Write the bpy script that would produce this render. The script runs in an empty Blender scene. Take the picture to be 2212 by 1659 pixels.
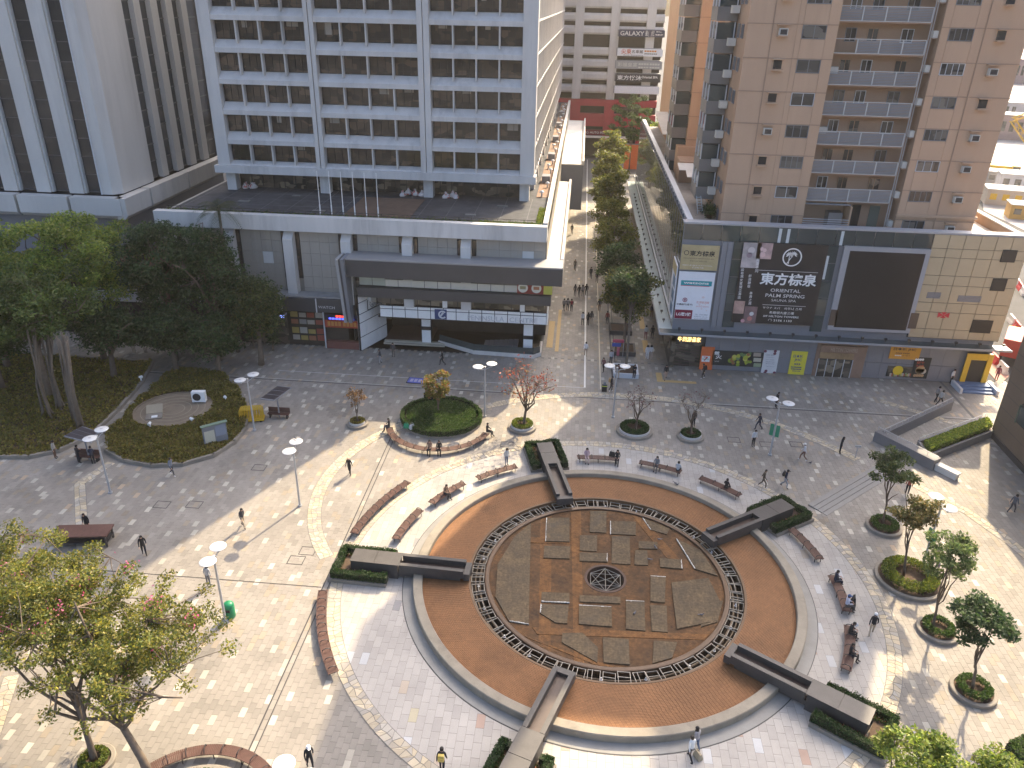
import bpy, math, random
import numpy as np
from mathutils import Vector, Matrix
random.seed(7); RNG = np.random.default_rng(11)
R = math.radians
scn = bpy.context.scene
col = scn.collection

# ---------------------------------------------------------------- camera, sky, sun, exposure
CAM_H = 35.0
PITCH, ROLL, YAW = R(26.404), R(1.226), R(4.55)
FPX = 1675.1                                   # focal length in units of a 2212 px wide picture
cy_, sy_ = math.cos(YAW), math.sin(YAW)
_fw = Vector((-sy_*math.cos(PITCH), cy_*math.cos(PITCH), -math.sin(PITCH)))
_r = Vector((cy_, sy_, 0)); _u = _r.cross(_fw)
CR = math.cos(ROLL)*_r + math.sin(ROLL)*_u
CU = -math.sin(ROLL)*_r + math.cos(ROLL)*_u
cam = bpy.data.cameras.new('camera'); camo = bpy.data.objects.new('camera', cam); col.objects.link(camo)
cam.sensor_fit = 'HORIZONTAL'; cam.angle = 2*math.atan(1106/FPX); cam.clip_start = .5; cam.clip_end = 4000
M = Matrix((CR, CU, -_fw)).transposed().to_4x4(); M.translation = (0, 0, CAM_H); camo.matrix_world = M
scn.camera = camo

SUN_AZ, SUN_EL = R(24.5), R(40)
w = bpy.data.worlds.new('World'); scn.world = w; w.use_nodes = True
nt = w.node_tree; bg = nt.nodes['Background']
sky = nt.nodes.new('ShaderNodeTexSky'); sky.sky_type = 'NISHITA'; sky.sun_disc = False
sky.sun_elevation = SUN_EL; sky.sun_rotation = SUN_AZ; sky.altitude = 50; sky.air_density = .75; sky.dust_density = 6.0; sky.ozone_density = 1.0
nt.links.new(sky.outputs[0], bg.inputs[0]); bg.inputs[1].default_value = 0.15
sun = bpy.data.lights.new('sun', 'SUN'); suno = bpy.data.objects.new('sun', sun); col.objects.link(suno)
sun.energy = 2.9; sun.angle = R(.53); sun.color = (1, .81, .54)
sd = Vector((math.sin(SUN_AZ)*math.cos(SUN_EL), math.cos(SUN_AZ)*math.cos(SUN_EL), math.sin(SUN_EL)))
suno.rotation_euler = sd.to_track_quat('Z', 'Y').to_euler(); suno.location = sd*120
vs = scn.view_settings; vs.view_transform = 'Standard'; vs.look = 'None'; vs.gamma = 1; vs.use_curve_mapping = False
vs.exposure = 1.68

# ---------------------------------------------------------------- pixels of the photograph (2212 wide) to rays
def ray(x, y):
    return CR*((x-1106)/FPX) - CU*((y-829.5)/FPX) + _fw
def P(x, y, z=0.0):
    d = ray(x, y); return Vector((0, 0, CAM_H)) + d*((z-CAM_H)/d.z)
def PY(x, y, Y):
    d = ray(x, y); return Vector((0, 0, CAM_H)) + d*(Y/d.y)

# ---------------------------------------------------------------- materials
MATS = {}
def mat(name, c, rough=.75, var=.12, scale=1.5, bump=0.0, metal=0.0, spec=.4, streak=False, stain=0.0, attr=False, emit=0.0, trans=0.0, bscale=None):
    if name in MATS: return MATS[name]
    m = bpy.data.materials.new(name); m.use_nodes = True; t = m.node_tree; b = t.nodes['Principled BSDF']; MATS[name] = m
    b.inputs['Roughness'].default_value = rough; b.inputs['Metallic'].default_value = metal; b.inputs['Specular IOR Level'].default_value = spec
    N = t.nodes.new; L = t.links.new
    geo = N('ShaderNodeNewGeometry')
    src = geo.outputs['Position']
    if streak:
        mp = N('ShaderNodeMapping'); mp.inputs['Scale'].default_value = (1, 1, .12); L(src, mp.inputs[0]); src2 = mp.outputs[0]
    else: src2 = src
    n1 = N('ShaderNodeTexNoise'); n1.inputs['Scale'].default_value = scale; n1.inputs['Detail'].default_value = 6; n1.inputs['Roughness'].default_value = .62; L(src2, n1.inputs['Vector'])
    n2 = N('ShaderNodeTexNoise'); n2.inputs['Scale'].default_value = scale*.13; n2.inputs['Detail'].default_value = 3; L(src, n2.inputs['Vector'])
    add = N('ShaderNodeMath'); add.operation = 'ADD'; L(n1.outputs[0], add.inputs[0]); L(n2.outputs[0], add.inputs[1])
    mr = N('ShaderNodeMapRange'); mr.inputs[1].default_value = .65; mr.inputs[2].default_value = 1.35; mr.inputs[3].default_value = 1-var; mr.inputs[4].default_value = 1+var; L(add.outputs[0], mr.inputs[0])
    vm = N('ShaderNodeVectorMath'); vm.operation = 'SCALE'
    if attr:
        at = N('ShaderNodeAttribute'); at.attribute_name = 'Col'; L(at.outputs['Color'], vm.inputs[0])
    else: vm.inputs[0].default_value = c[:3]
    L(mr.outputs[0], vm.inputs['Scale']); out = vm.outputs[0]
    if stain > 0:
        n3 = N('ShaderNodeTexNoise'); n3.inputs['Scale'].default_value = scale*.45; n3.inputs['Detail'].default_value = 8; n3.inputs['Roughness'].default_value = .7; L(src2, n3.inputs['Vector'])
        r3 = N('ShaderNodeMapRange'); r3.inputs[1].default_value = .52; r3.inputs[2].default_value = .72; r3.inputs[3].default_value = 1; r3.inputs[4].default_value = 1-stain; L(n3.outputs[0], r3.inputs[0])
        v2 = N('ShaderNodeVectorMath'); v2.operation = 'SCALE'; L(out, v2.inputs[0]); L(r3.outputs[0], v2.inputs['Scale']); out = v2.outputs[0]
    L(out, b.inputs['Base Color'])
    if bump > 0:
        nb = N('ShaderNodeTexNoise'); nb.inputs['Scale'].default_value = bscale or scale*14; nb.inputs['Detail'].default_value = 4; L(src, nb.inputs['Vector'])
        bp = N('ShaderNodeBump'); bp.inputs['Strength'].default_value = bump; bp.inputs['Distance'].default_value = .02; L(nb.outputs[0], bp.inputs['Height']); L(bp.outputs[0], b.inputs['Normal'])
    if emit > 0:
        L(out, b.inputs['Emission Color']); b.inputs['Emission Strength'].default_value = emit
    if trans > 0: b.inputs['Transmission Weight'].default_value = trans
    return m

def brickmat(name, c1, c2, cm, bw, bh, mortar=.02, rough=.7, stain=.4, sc=.6):
    if name in MATS: return MATS[name]
    m = bpy.data.materials.new(name); m.use_nodes = True; t = m.node_tree; b = t.nodes['Principled BSDF']; MATS[name] = m; N = t.nodes.new; L = t.links.new
    g = N('ShaderNodeNewGeometry'); br = N('ShaderNodeTexBrick'); L(g.outputs['Position'], br.inputs['Vector']); br.inputs['Scale'].default_value = 1
    br.inputs['Color1'].default_value = (*c1,1); br.inputs['Color2'].default_value = (*c2,1); br.inputs['Mortar'].default_value = (*cm,1); br.inputs['Mortar Size'].default_value = mortar; br.inputs['Brick Width'].default_value = bw; br.inputs['Row Height'].default_value = bh; br.inputs['Mortar Smooth'].default_value = .3
    n1 = N('ShaderNodeTexNoise'); n1.inputs['Scale'].default_value = sc; n1.inputs['Detail'].default_value = 9; n1.inputs['Roughness'].default_value = .68; L(g.outputs['Position'], n1.inputs['Vector'])
    n2 = N('ShaderNodeTexNoise'); n2.inputs['Scale'].default_value = sc*7; n2.inputs['Detail'].default_value = 5; L(g.outputs['Position'], n2.inputs['Vector'])
    r1 = N('ShaderNodeMapRange'); r1.inputs[1].default_value = .35; r1.inputs[2].default_value = .68; r1.inputs[3].default_value = 1+stain*.6; r1.inputs[4].default_value = 1-stain; L(n1.outputs[0], r1.inputs[0])
    r2 = N('ShaderNodeMapRange'); r2.inputs[1].default_value = .3; r2.inputs[2].default_value = .7; r2.inputs[3].default_value = .72; r2.inputs[4].default_value = 1.28; L(n2.outputs[0], r2.inputs[0])
    mm = N('ShaderNodeMath'); mm.operation = 'MULTIPLY'; L(r1.outputs[0], mm.inputs[0]); L(r2.outputs[0], mm.inputs[1])
    vm = N('ShaderNodeVectorMath'); vm.operation = 'SCALE'; L(br.outputs['Color'], vm.inputs[0]); L(mm.outputs[0], vm.inputs['Scale']); L(vm.outputs[0], b.inputs['Base Color'])
    rr = N('ShaderNodeMapRange'); rr.inputs[1].default_value = .35; rr.inputs[2].default_value = .65; b.inputs['Specular IOR Level'].default_value = .22; rr.inputs[3].default_value = .92; rr.inputs[4].default_value = rough; L(n1.outputs[0], rr.inputs[0]); L(rr.outputs[0], b.inputs['Roughness'])
    bp = N('ShaderNodeBump'); bp.inputs['Strength'].default_value = .5; bp.inputs['Distance'].default_value = .01; L(br.outputs['Fac'], bp.inputs['Height']); bp.invert = True; L(bp.outputs[0], b.inputs['Normal'])
    return m

def leafmat(name, rough=.55):
    if name in MATS: return MATS[name]
    m = bpy.data.materials.new(name); m.use_nodes = True; t = m.node_tree; b = t.nodes['Principled BSDF']; MATS[name] = m
    at = t.nodes.new('ShaderNodeAttribute'); at.attribute_name = 'Col'
    t.links.new(at.outputs['Color'], b.inputs['Base Color']); b.inputs['Roughness'].default_value = rough; b.inputs['Specular IOR Level'].default_value = .35
    tr = t.nodes.new('ShaderNodeBsdfTranslucent'); mx = t.nodes.new('ShaderNodeMixShader'); mx.inputs[0].default_value = .35
    hs = t.nodes.new('ShaderNodeHueSaturation'); hs.inputs['Value'].default_value = 1.9; hs.inputs['Saturation'].default_value = 1.1
    t.links.new(at.outputs['Color'], hs.inputs['Color']); t.links.new(hs.outputs[0], tr.inputs['Color'])
    t.links.new(b.outputs[0], mx.inputs[1]); t.links.new(tr.outputs[0], mx.inputs[2]); t.links.new(mx.outputs[0], t.nodes['Material Output'].inputs[0])
    return m

def winmat(name, c, c2, rough=.06, sc=.9):
    """dark window glass: smooth coat over a dim interior that varies from pane to pane"""
    if name in MATS: return MATS[name]
    m = bpy.data.materials.new(name); m.use_nodes = True; t = m.node_tree; b = t.nodes['Principled BSDF']; MATS[name] = m; N = t.nodes.new
    g = N('ShaderNodeNewGeometry'); mp = N('ShaderNodeMapping'); mp.inputs['Scale'].default_value = (sc, sc, sc*1.6); t.links.new(g.outputs['Position'], mp.inputs[0])
    vo = N('ShaderNodeTexVoronoi'); vo.distance = 'CHEBYCHEV'; vo.inputs['Scale'].default_value = .9; t.links.new(mp.outputs[0], vo.inputs['Vector'])
    sx = N('ShaderNodeSeparateColor'); t.links.new(vo.outputs['Color'], sx.inputs[0])
    mx = N('ShaderNodeMix'); mx.data_type = 'RGBA'; mx.inputs[6].default_value = (*c, 1); mx.inputs[7].default_value = (*c2, 1)
    pw = N('ShaderNodeMath'); pw.operation = 'POWER'; pw.inputs[1].default_value = 2.5; t.links.new(sx.outputs[0], pw.inputs[0]); t.links.new(pw.outputs[0], mx.inputs[0])
    t.links.new(mx.outputs[2], b.inputs['Base Color']); b.inputs['Roughness'].default_value = .35; b.inputs['Specular IOR Level'].default_value = .3
    b.inputs['Coat Weight'].default_value = 1; b.inputs['Coat Roughness'].default_value = rough; b.inputs['Coat IOR'].default_value = 1.6
    nz = N('ShaderNodeTexNoise'); nz.inputs['Scale'].default_value = .6; t.links.new(g.outputs['Position'], nz.inputs['Vector'])
    bp = N('ShaderNodeBump'); bp.inputs['Strength'].default_value = .08; bp.inputs['Distance'].default_value = .1; t.links.new(nz.outputs[0], bp.inputs['Height']); t.links.new(bp.outputs[0], b.inputs['Coat Normal'])
    return m

K = dict(
 concrete=mat('white_concrete', (.56,.545,.52), .8, .13, .8, .15, streak=True, stain=.32),
 concrete2=mat('pale_concrete', (.56,.54,.505), .8, .10, .7, .1, streak=True, stain=.18),
 stone=mat('beige_stone_cladding', (.34,.315,.275), .75, .10, .9, .1, streak=True, stain=.15),
 stone_lt=mat('pale_stone_slab', (.55,.56,.55), .75, .08, .9),
 darkmetal=mat('dark_cladding', (.055,.056,.060), .45, .12, .7, spec=.5),
 greymetal=mat('grey_cladding', (.20,.21,.23), .42, .08, .6, spec=.5),
 ltmetal=mat('light_metal', (.55,.57,.60), .35, .08, 1.0, spec=.5),
 whitepaint=mat('white_paint', (.78,.78,.76), .5, .06, 2),
 black=mat('black_trim', (.02,.02,.022), .5, .1, 2),
 deck=mat('weathered_deck', (.06,.062,.066), .9, .5, .8, .3, stain=.45),
 deckbrown=mat('brown_deck_boards', (.13,.085,.06), .85, .25, 1.2, .2, stain=.3),
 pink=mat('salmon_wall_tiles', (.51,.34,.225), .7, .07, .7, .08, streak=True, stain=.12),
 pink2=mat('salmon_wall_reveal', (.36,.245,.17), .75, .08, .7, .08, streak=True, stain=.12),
 baywall=mat('grey_bay_wall', (.20,.19,.18), .7, .08, .8),
 railing=mat('balcony_railing_metal', (.27,.26,.25), .5, .06, 1),
 glass=winmat('office_window_glass', (.012,.010,.009), (.11,.075,.05)),
 glassblue=winmat('tower_window_glass', (.012,.017,.022), (.03,.032,.034), sc=.35),
 glassflat=winmat('flat_window_glass', (.02,.022,.024), (.16,.15,.13), sc=.7),
 shopglass=winmat('shop_window_glass', (.03,.028,.024), (.22,.19,.14), sc=1.2),
 curtain=winmat('curtain_wall_glass', (.03,.05,.055), (.05,.075,.075), rough=.03, sc=.3),
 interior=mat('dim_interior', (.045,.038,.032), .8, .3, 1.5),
 beigetile=mat('beige_wall_tile', (.44,.36,.235), .3, .09, .6, spec=.5),
 poolfloor2=brickmat('wet_cobble_floor', (.15,.078,.034), (.115,.060,.027), (.08,.043,.02), .14, .07, .012, .62, .55),
 walk2=brickmat('orange_brick_walk', (.21,.10,.036), (.165,.08,.03), (.10,.05,.022), .2, .1, .012, .66, .35),
 slab2=brickmat('olive_slab_tiles', (.118,.084,.048), (.102,.073,.043), (.145,.105,.06), .62, .62, .012, .52, .45, .9),
 soil=mat('planter_soil', (.09,.06,.04), .95, .35, 5, .5),
 brick=mat('red_brown_brick', (.33,.145,.065), .75, .22, .45, .2, attr=True, stain=.35),
 poolfloor=mat('stained_pool_floor', (.115,.056,.023), .5, .35, .55, .2, stain=.45),
 slab=mat('grey_green_pool_slab', (.070,.058,.034), .5, .3, .8, .15, stain=.35),
 rim=mat('worn_stone_rim', (.27,.235,.18), .8, .22, 1.3, .25, stain=.3),
 granite=mat('dark_granite', (.066,.060,.056), .55, .18, 2.2, .1, spec=.45, stain=.25),
 paving=mat('paving_tiles', (.3,.3,.3), .72, .16, .35, .12, attr=True, stain=.26, bscale=30),
 joint=mat('paving_joint', (.15,.145,.135), .95, .15, 1),
 flag=mat('crazy_paving_stone', (.45,.40,.31), .8, .15, .9, .25, attr=True),
 wood=mat('bench_hardwood', (.092,.045,.034), .65, .28, 3.0, .1),
 iron=mat('dark_iron', (.035,.032,.032), .5, .15, 3, spec=.5),
 steel=mat('pale_steel_frame', (.30,.265,.21), .5, .25, 3, stain=.4),
 pole=mat('lamp_post_grey', (.42,.43,.44), .42, .06, 2, metal=.3),
 dish=mat('lamp_dish_white', (.60,.60,.59), .4, .06, 2),
 kerb=mat('planter_kerb_stone', (.23,.205,.17), .8, .18, 1.5, .2, stain=.2),
 greenbin=mat('green_plastic', (.015,.20,.085), .4, .1, 2),
 asphalt=mat('asphalt', (.055,.055,.055), .9, .2, .5, .3),
 leaf=leafmat('leaves'), bark=mat('bark', (.15,.115,.085), .9, .3, 4, .6), barklt=mat('pale_bark', (.13,.105,.08), .9, .25, 4, .5),
 skin=mat('skin', (.50,.31,.22), .5, .05, 6), hair=mat('hair', (.018,.014,.012), .55, .2, 8),
 red=mat('red_paint', (.40,.035,.05), .6, .12, .6), yellow=mat('yellow_paint', (.62,.40,.03), .5, .1, 2), orange=mat('orange_panel', (.70,.16,.05), .5, .08, 2),
 brownwall=mat('brown_stone_wall', (.20,.145,.105), .7, .12, .5, .15, streak=True, stain=.15),
 roofwhite=mat('roof_pale_surface', (.62,.60,.56), .8, .14, .7, .1, stain=.2),
 brownroof=mat('roof_brown_tiles', (.24,.15,.10), .85, .25, 1.2, .2, stain=.3),
)
def flat(name, c, rough=.6, emit=0): return mat('paint_'+name, c, rough, .05, 2, emit=emit)

# ---------------------------------------------------------------- mesh builder
class MB:
    def __init__(s): s.v = []; s.f = []; s.m = []
    def add(s, vs_, fs, m=0):
        o = len(s.v); s.v.extend([tuple(p) for p in vs_]); s.f.extend([tuple(i+o for i in f) for f in fs]); s.m.extend([m]*len(fs)); return s
    def box(s, x0, x1, y0, y1, z0, z1, m=0):
        return s.add([(x0,y0,z0),(x1,y0,z0),(x1,y1,z0),(x0,y1,z0),(x0,y0,z1),(x1,y0,z1),(x1,y1,z1),(x0,y1,z1)],
                     [(3,2,1,0),(4,5,6,7),(0,1,5,4),(1,2,6,5),(2,3,7,6),(3,0,4,7)], m)
    def prism(s, poly, z0, z1, m=0, cap=True):
        n = len(poly); vs_ = [(p[0],p[1],z0) for p in poly]+[(p[0],p[1],z1) for p in poly]
        fs = [(i,(i+1)%n,n+(i+1)%n,n+i) for i in range(n)]
        if cap: fs += [tuple(range(n))[::-1], tuple(range(n,2*n))]
        return s.add(vs_, fs, m)
    def ext(s, prof, axis, a, b, m=0):
        """extrude a closed 2-D profile along x or y: axis 'x': profile (y,z), axis 'y': profile (x,z)"""
        n = len(prof)
        mk = (lambda t,p:(t,p[0],p[1])) if axis == 'x' else (lambda t,p:(p[0],t,p[1]))
        vs_ = [mk(a,p) for p in prof]+[mk(b,p) for p in prof]
        return s.add(vs_, [(i,(i+1)%n,n+(i+1)%n,n+i) for i in range(n)]+[tuple(range(n))[::-1], tuple(range(n,2*n))], m)
    def tube(s, pts, rad, n=8, m=0, cap=True):
        pts = [Vector(p) for p in pts]; rad = rad if hasattr(rad,'__len__') else [rad]*len(pts)
        rings = []; up = Vector((0,0,1))
        for i, p in enumerate(pts):
            d = (pts[min(i+1,len(pts)-1)]-pts[max(i-1,0)]).normalized()
            a = d.cross(up if abs(d.z) < .95 else Vector((1,0,0))).normalized(); b = d.cross(a)
            rings.append([p+(a*math.cos(2*math.pi*k/n)+b*math.sin(2*math.pi*k/n))*rad[i] for k in range(n)])
        vs_ = [q for r_ in rings for q in r_]; fs = []
        for i in range(len(pts)-1):
            for k in range(n): fs.append((i*n+k, i*n+(k+1)%n, (i+1)*n+(k+1)%n, (i+1)*n+k))
        if cap: fs += [tuple(range(n))[::-1], tuple(range((len(pts)-1)*n, len(pts)*n))]
        return s.add(vs_, fs, m)
    def lathe(s, prof, c=(0,0,0), n=24, m=0, a0=0, a1=2*math.pi):
        full = abs(a1-a0-2*math.pi) < 1e-6; k = n if full else n+1
        vs_ = [(c[0]+r_*math.cos(a0+(a1-a0)*i/n), c[1]+r_*math.sin(a0+(a1-a0)*i/n), c[2]+z) for i in range(k) for r_, z in prof]
        q = len(prof); fs = []
        for i in range(n):
            j = (i+1) % k
            for t in range(q-1): fs.append((i*q+t, j*q+t, j*q+t+1, i*q+t+1))
        return s.add(vs_, fs, m)
    def build(s, name, mats, parent=None, loc=None, smooth=False):
        me = bpy.data.meshes.new(name); me.from_pydata(s.v, [], s.f)
        mats = mats if isinstance(mats, (list, tuple)) else [mats]
        for m_ in mats: me.materials.append(m_)
        if len(mats) > 1: me.polygons.foreach_set('material_index', s.m)
        if smooth: me.polygons.foreach_set('use_smooth', [True]*len(me.polygons))
        return link(name, me, parent, loc)
def link(name, me, parent=None, loc=None, rot=None, scale=None):
    o = bpy.data.objects.new(name, me); col.objects.link(o)
    if parent is not None: o.parent = parent
    if loc is not None: o.location = loc
    if rot is not None: o.rotation_euler = rot
    if scale is not None: o.scale = scale
    return o
def npmesh(name, v, f, mats, cols=None, mi=None):
    """v (n,3), f (m,k) uniform polygons; cols (m,3) colour per face"""
    me = bpy.data.meshes.new(name); v = np.asarray(v, np.float32); f = np.asarray(f, np.int32); k = f.shape[1]
    me.vertices.add(len(v)); me.vertices.foreach_set('co', v.ravel())
    me.loops.add(f.size); me.loops.foreach_set('vertex_index', f.ravel())
    me.polygons.add(len(f)); me.polygons.foreach_set('loop_start', np.arange(0, f.size, k, dtype=np.int32))
    for m_ in (mats if isinstance(mats, (list,tuple)) else [mats]): me.materials.append(m_)
    if mi is not None: me.polygons.foreach_set('material_index', np.asarray(mi, np.int32))
    if cols is not None:
        a = me.color_attributes.new('Col', 'FLOAT_COLOR', 'CORNER'); c = np.ones((len(f), k, 4), np.float32); c[:,:,:3] = np.asarray(cols, np.float32)[:,None,:]
        a.data.foreach_set('color', c.ravel())
    me.polygons.foreach_set('use_smooth', np.zeros(len(f), bool)); me.update(calc_edges=True); return me
def tag(o, label=None, cat=None, group=None, kind=None):
    if label: o['label'] = label
    if cat: o['category'] = cat
    if group: o['group'] = group
    if kind: o['kind'] = kind
    return o
def thing(name, label, cat, loc=(0,0,0), rotz=0, group=None):
    o = bpy.data.objects.new(name, None); o.empty_display_size = .3; col.objects.link(o); o.location = loc; o.rotation_euler = (0,0,rotz)
    return tag(o, label, cat, group)
def rbox(mb, c, sx, sy, z0, z1, ang, m=0):
    ca, sa = math.cos(ang), math.sin(ang)
    return mb.prism([(c[0]+x*ca-y*sa, c[1]+x*sa+y*ca) for x, y in ((-sx,-sy),(sx,-sy),(sx,sy),(-sx,sy))], z0, z1, m)
def boxm(name, sx, sy, sz, m):
    """centred box mesh standing on z=0, to be shared between alike pieces"""
    b = MB().box(-sx/2, sx/2, -sy/2, sy/2, 0, sz); me = bpy.data.meshes.new(name); me.from_pydata(b.v, [], b.f); me.materials.append(m); return me
def text(body, box, parent, m, name='lettering', depth=.02, spin=0, plane='xz', out=-1, bold=0.0):
    """lettering fitted to box=(x0,x1,z0,z1,y) on a wall facing -Y, or plane 'yz' (y0,y1,z0,z1,x) on a wall facing +-X"""
    cu = bpy.data.curves.new('lettering', 'FONT'); cu.body = body; cu.extrude = 0; cu.offset = bold; cu.align_x = 'LEFT'; cu.resolution_u = 2
    tmp = bpy.data.objects.new('tmp', cu); me = bpy.data.meshes.new_from_object(tmp); bpy.data.objects.remove(tmp)
    n = len(me.vertices)
    if n == 0: return None
    c = np.zeros(n*3, np.float32); me.vertices.foreach_get('co', c); c = c.reshape(-1,3)
    lo, hi = c.min(0), c.max(0); u = (c[:,0]-lo[0])/max(hi[0]-lo[0],1e-6); v_ = (c[:,1]-lo[1])/max(hi[1]-lo[1],1e-6)
    a0, a1, z0, z1, k = box
    if plane == 'xz': c = np.stack([a0+u*(a1-a0), np.full(n, k), z0+v_*(z1-z0)], 1)
    elif plane == 'yz': c = np.stack([np.full(n, k), a0+u*(a1-a0), z0+v_*(z1-z0)], 1)
    else: c = np.stack([a0+u*(a1-a0), z0+v_*(z1-z0), np.full(n, k)], 1)
    me.vertices.foreach_set('co', c.ravel().astype(np.float32)); me.materials.clear(); me.materials.append(m)
    me.update(); me.name = name
    return link(name, me, parent)
# ================================================================ ground and paving
FC = Vector((3.3, 41.45, 0))                    # centre of the fountain
g = MB(); g.add([(-1500,-300,-1.4),(1500,-300,-1.4),(1500,2500,-1.4),(-1500,2500,-1.4)], [(0,1,2,3)])
tag(g.build('ground', K['asphalt']), kind='structure')
pav = MB()
for ix in range(-62, 39):
    for iy in range(4, 77):
        if math.hypot(ix+.5-FC.x, iy+.5-FC.y) > 16.9: pav.add([(ix,iy,-.012),(ix+1,iy,-.012),(ix+1,iy+1.2 if iy == 76 else iy+1,-.012),(ix,iy+1.2 if iy == 76 else iy+1,-.012)], [(0,1,2,3)])
pav.box(-110, -62, 4, 77.2, -.09, -.012); pav.box(39, 52, 65.3, 77.2, -.09, -.012); pav.box(-3.2, 14.0, 77.2, 198, -.09, -.012)
PLAZA = tag(pav.build('plaza_pavement', K['joint']), kind='structure')

def tile_mesh(name, cx, cy, sx, sy, cols, z=0.0, dz=None):
    n = len(cx); dz = np.zeros(n) if dz is None else dz
    hx, hy = sx/2, sy/2
    X = np.stack([cx-hx, cx+hx, cx+hx, cx-hx], 1); Y = np.stack([cy-hy, cy-hy, cy+hy, cy+hy], 1)
    v = np.zeros((n, 8, 3)); v[:,:4,0] = X; v[:,4:,0] = X; v[:,:4,1] = Y; v[:,4:,1] = Y; v[:,:4,2] = z-.03; v[:,4:,2] = (z+dz)[:,None]
    fq = np.array([(4,5,6,7),(0,1,5,4),(1,2,6,5),(2,3,7,6),(3,0,4,7)])
    f = (np.arange(n)[:,None,None]*8+fq[None]).reshape(-1,4)
    return npmesh(name, v.reshape(-1,3), f, K['paving'], np.repeat(cols, 5, 0))
def grid(x0, x1, y0, y1, px, py):
    i = np.arange(int((x1-x0)/px)); j = np.arange(int((y1-y0)/py)+1); I, J = np.meshgrid(i, j, indexing='ij')
    cx = x0+(I+.5)*px; cy = y0+(J+.5)*py-(I % 2)*py/2
    return cx.ravel(), cy.ravel()
def accents(cx, cy, step, jit=.62):
    """a loose, uneven scatter of single pale tiles"""
    out = np.zeros(len(cx), bool); key = {}
    for k in range(len(cx)): key.setdefault((int(cx[k]//step), int(cy[k]//step)), []).append(k)
    for kk, lst in key.items():
        if random.random() < .62:
            gx, gy = (kk[0]+.5+random.uniform(-jit,jit)*.6)*step, (kk[1]+.5+random.uniform(-jit,jit)*.6)*step
            out[min(lst, key=lambda q: (cx[q]-gx)**2+(cy[q]-gy)**2)] = True
    return out
PXT, PYT = .36, .66
cx, cy = grid(-61, 39, 8, 77.2, PXT, PYT)
c2 = [grid(39, 51.5, 65.6, 77.2, PXT, PYT), grid(-3.0, 14.0, 77.2, 150, PXT, PYT)]
cx = np.concatenate([cx]+[a for a, b in c2]); cy = np.concatenate([cy]+[b for a, b in c2])
dist = np.hypot(cx-FC.x, cy-FC.y); keep = dist > 18.0
cx, cy = cx[keep], cy[keep]
acc = accents(cx, cy, 1.45)
n = len(cx); shade = .235*(1+RNG.normal(0,.055,n))*(1+.07*np.sin(cx*.21+np.cos(cy*.17)*2)*np.sin(cy*.26+1.3))
for _ in range(70):
    bx_, by_ = random.uniform(-50,38), random.uniform(20,110); rr_ = random.uniform(.5,2.2); hit = ((cx-bx_)/rr_)**2+((cy-by_)/(rr_*random.uniform(.5,1.6)))**2 < 1; shade[hit] *= random.uniform(.80,.92)
base = np.stack([shade*1.10, shade*1.0, shade*.86], 1)
warm = RNG.random(n) < .10; base[warm] *= np.array([1.10,1.03,.92])
ac = np.array([.40,.37,.31])*(1+RNG.normal(0,.10,(n,1))); peach = RNG.random(n) < .15; ac[peach] = np.array([.40,.31,.22])*(1+RNG.normal(0,.06,(peach.sum(),1)))
base[acc] = ac[acc]
dz = RNG.normal(0,.0012,n)
# the 300 tiles that show largest are objects of their own
camd = np.hypot(cx, cy)
rel = np.stack([cx, cy, np.full(n,-CAM_H)], 1); zf = rel@np.array(_fw); px_ = rel@np.array(CR)/zf*FPX+1106; py_ = -(rel@np.array(CU))/zf*FPX+829.5
vis = (px_ > 5) & (px_ < 2207) & (py_ < 1655); order = np.argsort(np.where(vis, camd, 1e9))[:300]
single = np.zeros(n, bool); single[order] = True
o = link('paver_field', tile_mesh('paver_field', cx[~single], cy[~single], PXT-.012, PYT-.012, base[~single], 0, dz[~single]), PLAZA); tag(o, kind='stuff')
PV = {}
for k in order:
    key = 'a%d' % (k % 2) if acc[k] else 'p%d' % (k % 5)
    if key not in PV:
        PV[key] = tile_mesh('paver', np.zeros(1), np.zeros(1), PXT-.012, PYT-.012, base[k:k+1])
    link('paver', PV[key], PLAZA, (cx[k], cy[k], dz[k]))
# pale terrace round the fountain
tx, ty = grid(FC.x-18.2, FC.x+18.2, FC.y-18.2, FC.y+18.2, .46, .92); dd = np.hypot(tx-FC.x, ty-FC.y); kp = (dd > 12.8) & (dd < 18.0); tx, ty = tx[kp], ty[kp]
acc2 = accents(tx, ty, 2.3); sh = .36*(1+RNG.normal(0,.04,len(tx))); tc = np.stack([sh*1.08, sh*1.0, sh*.89], 1)
pal = np.array([[.46,.46,.45],[.42,.35,.27],[.38,.27,.21],[.43,.38,.26],[.26,.25,.24]]); pk = RNG.choice(5, len(tx), p=[.5,.25,.1,.08,.07]); tc[acc2] = pal[pk][acc2]
tb = MB(); tb.lathe([(12.7,-.05),(12.7,.004),(18.0,.004)], (FC.x,FC.y,0), 96)
TER = tag(tb.build('fountain_terrace', K['joint']), kind='structure')
tag(link('terrace_slabs', tile_mesh('terrace_slabs', tx, ty, .448, .908, tc, .014, RNG.normal(0,.001,len(tx))), TER), kind='stuff')

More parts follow.
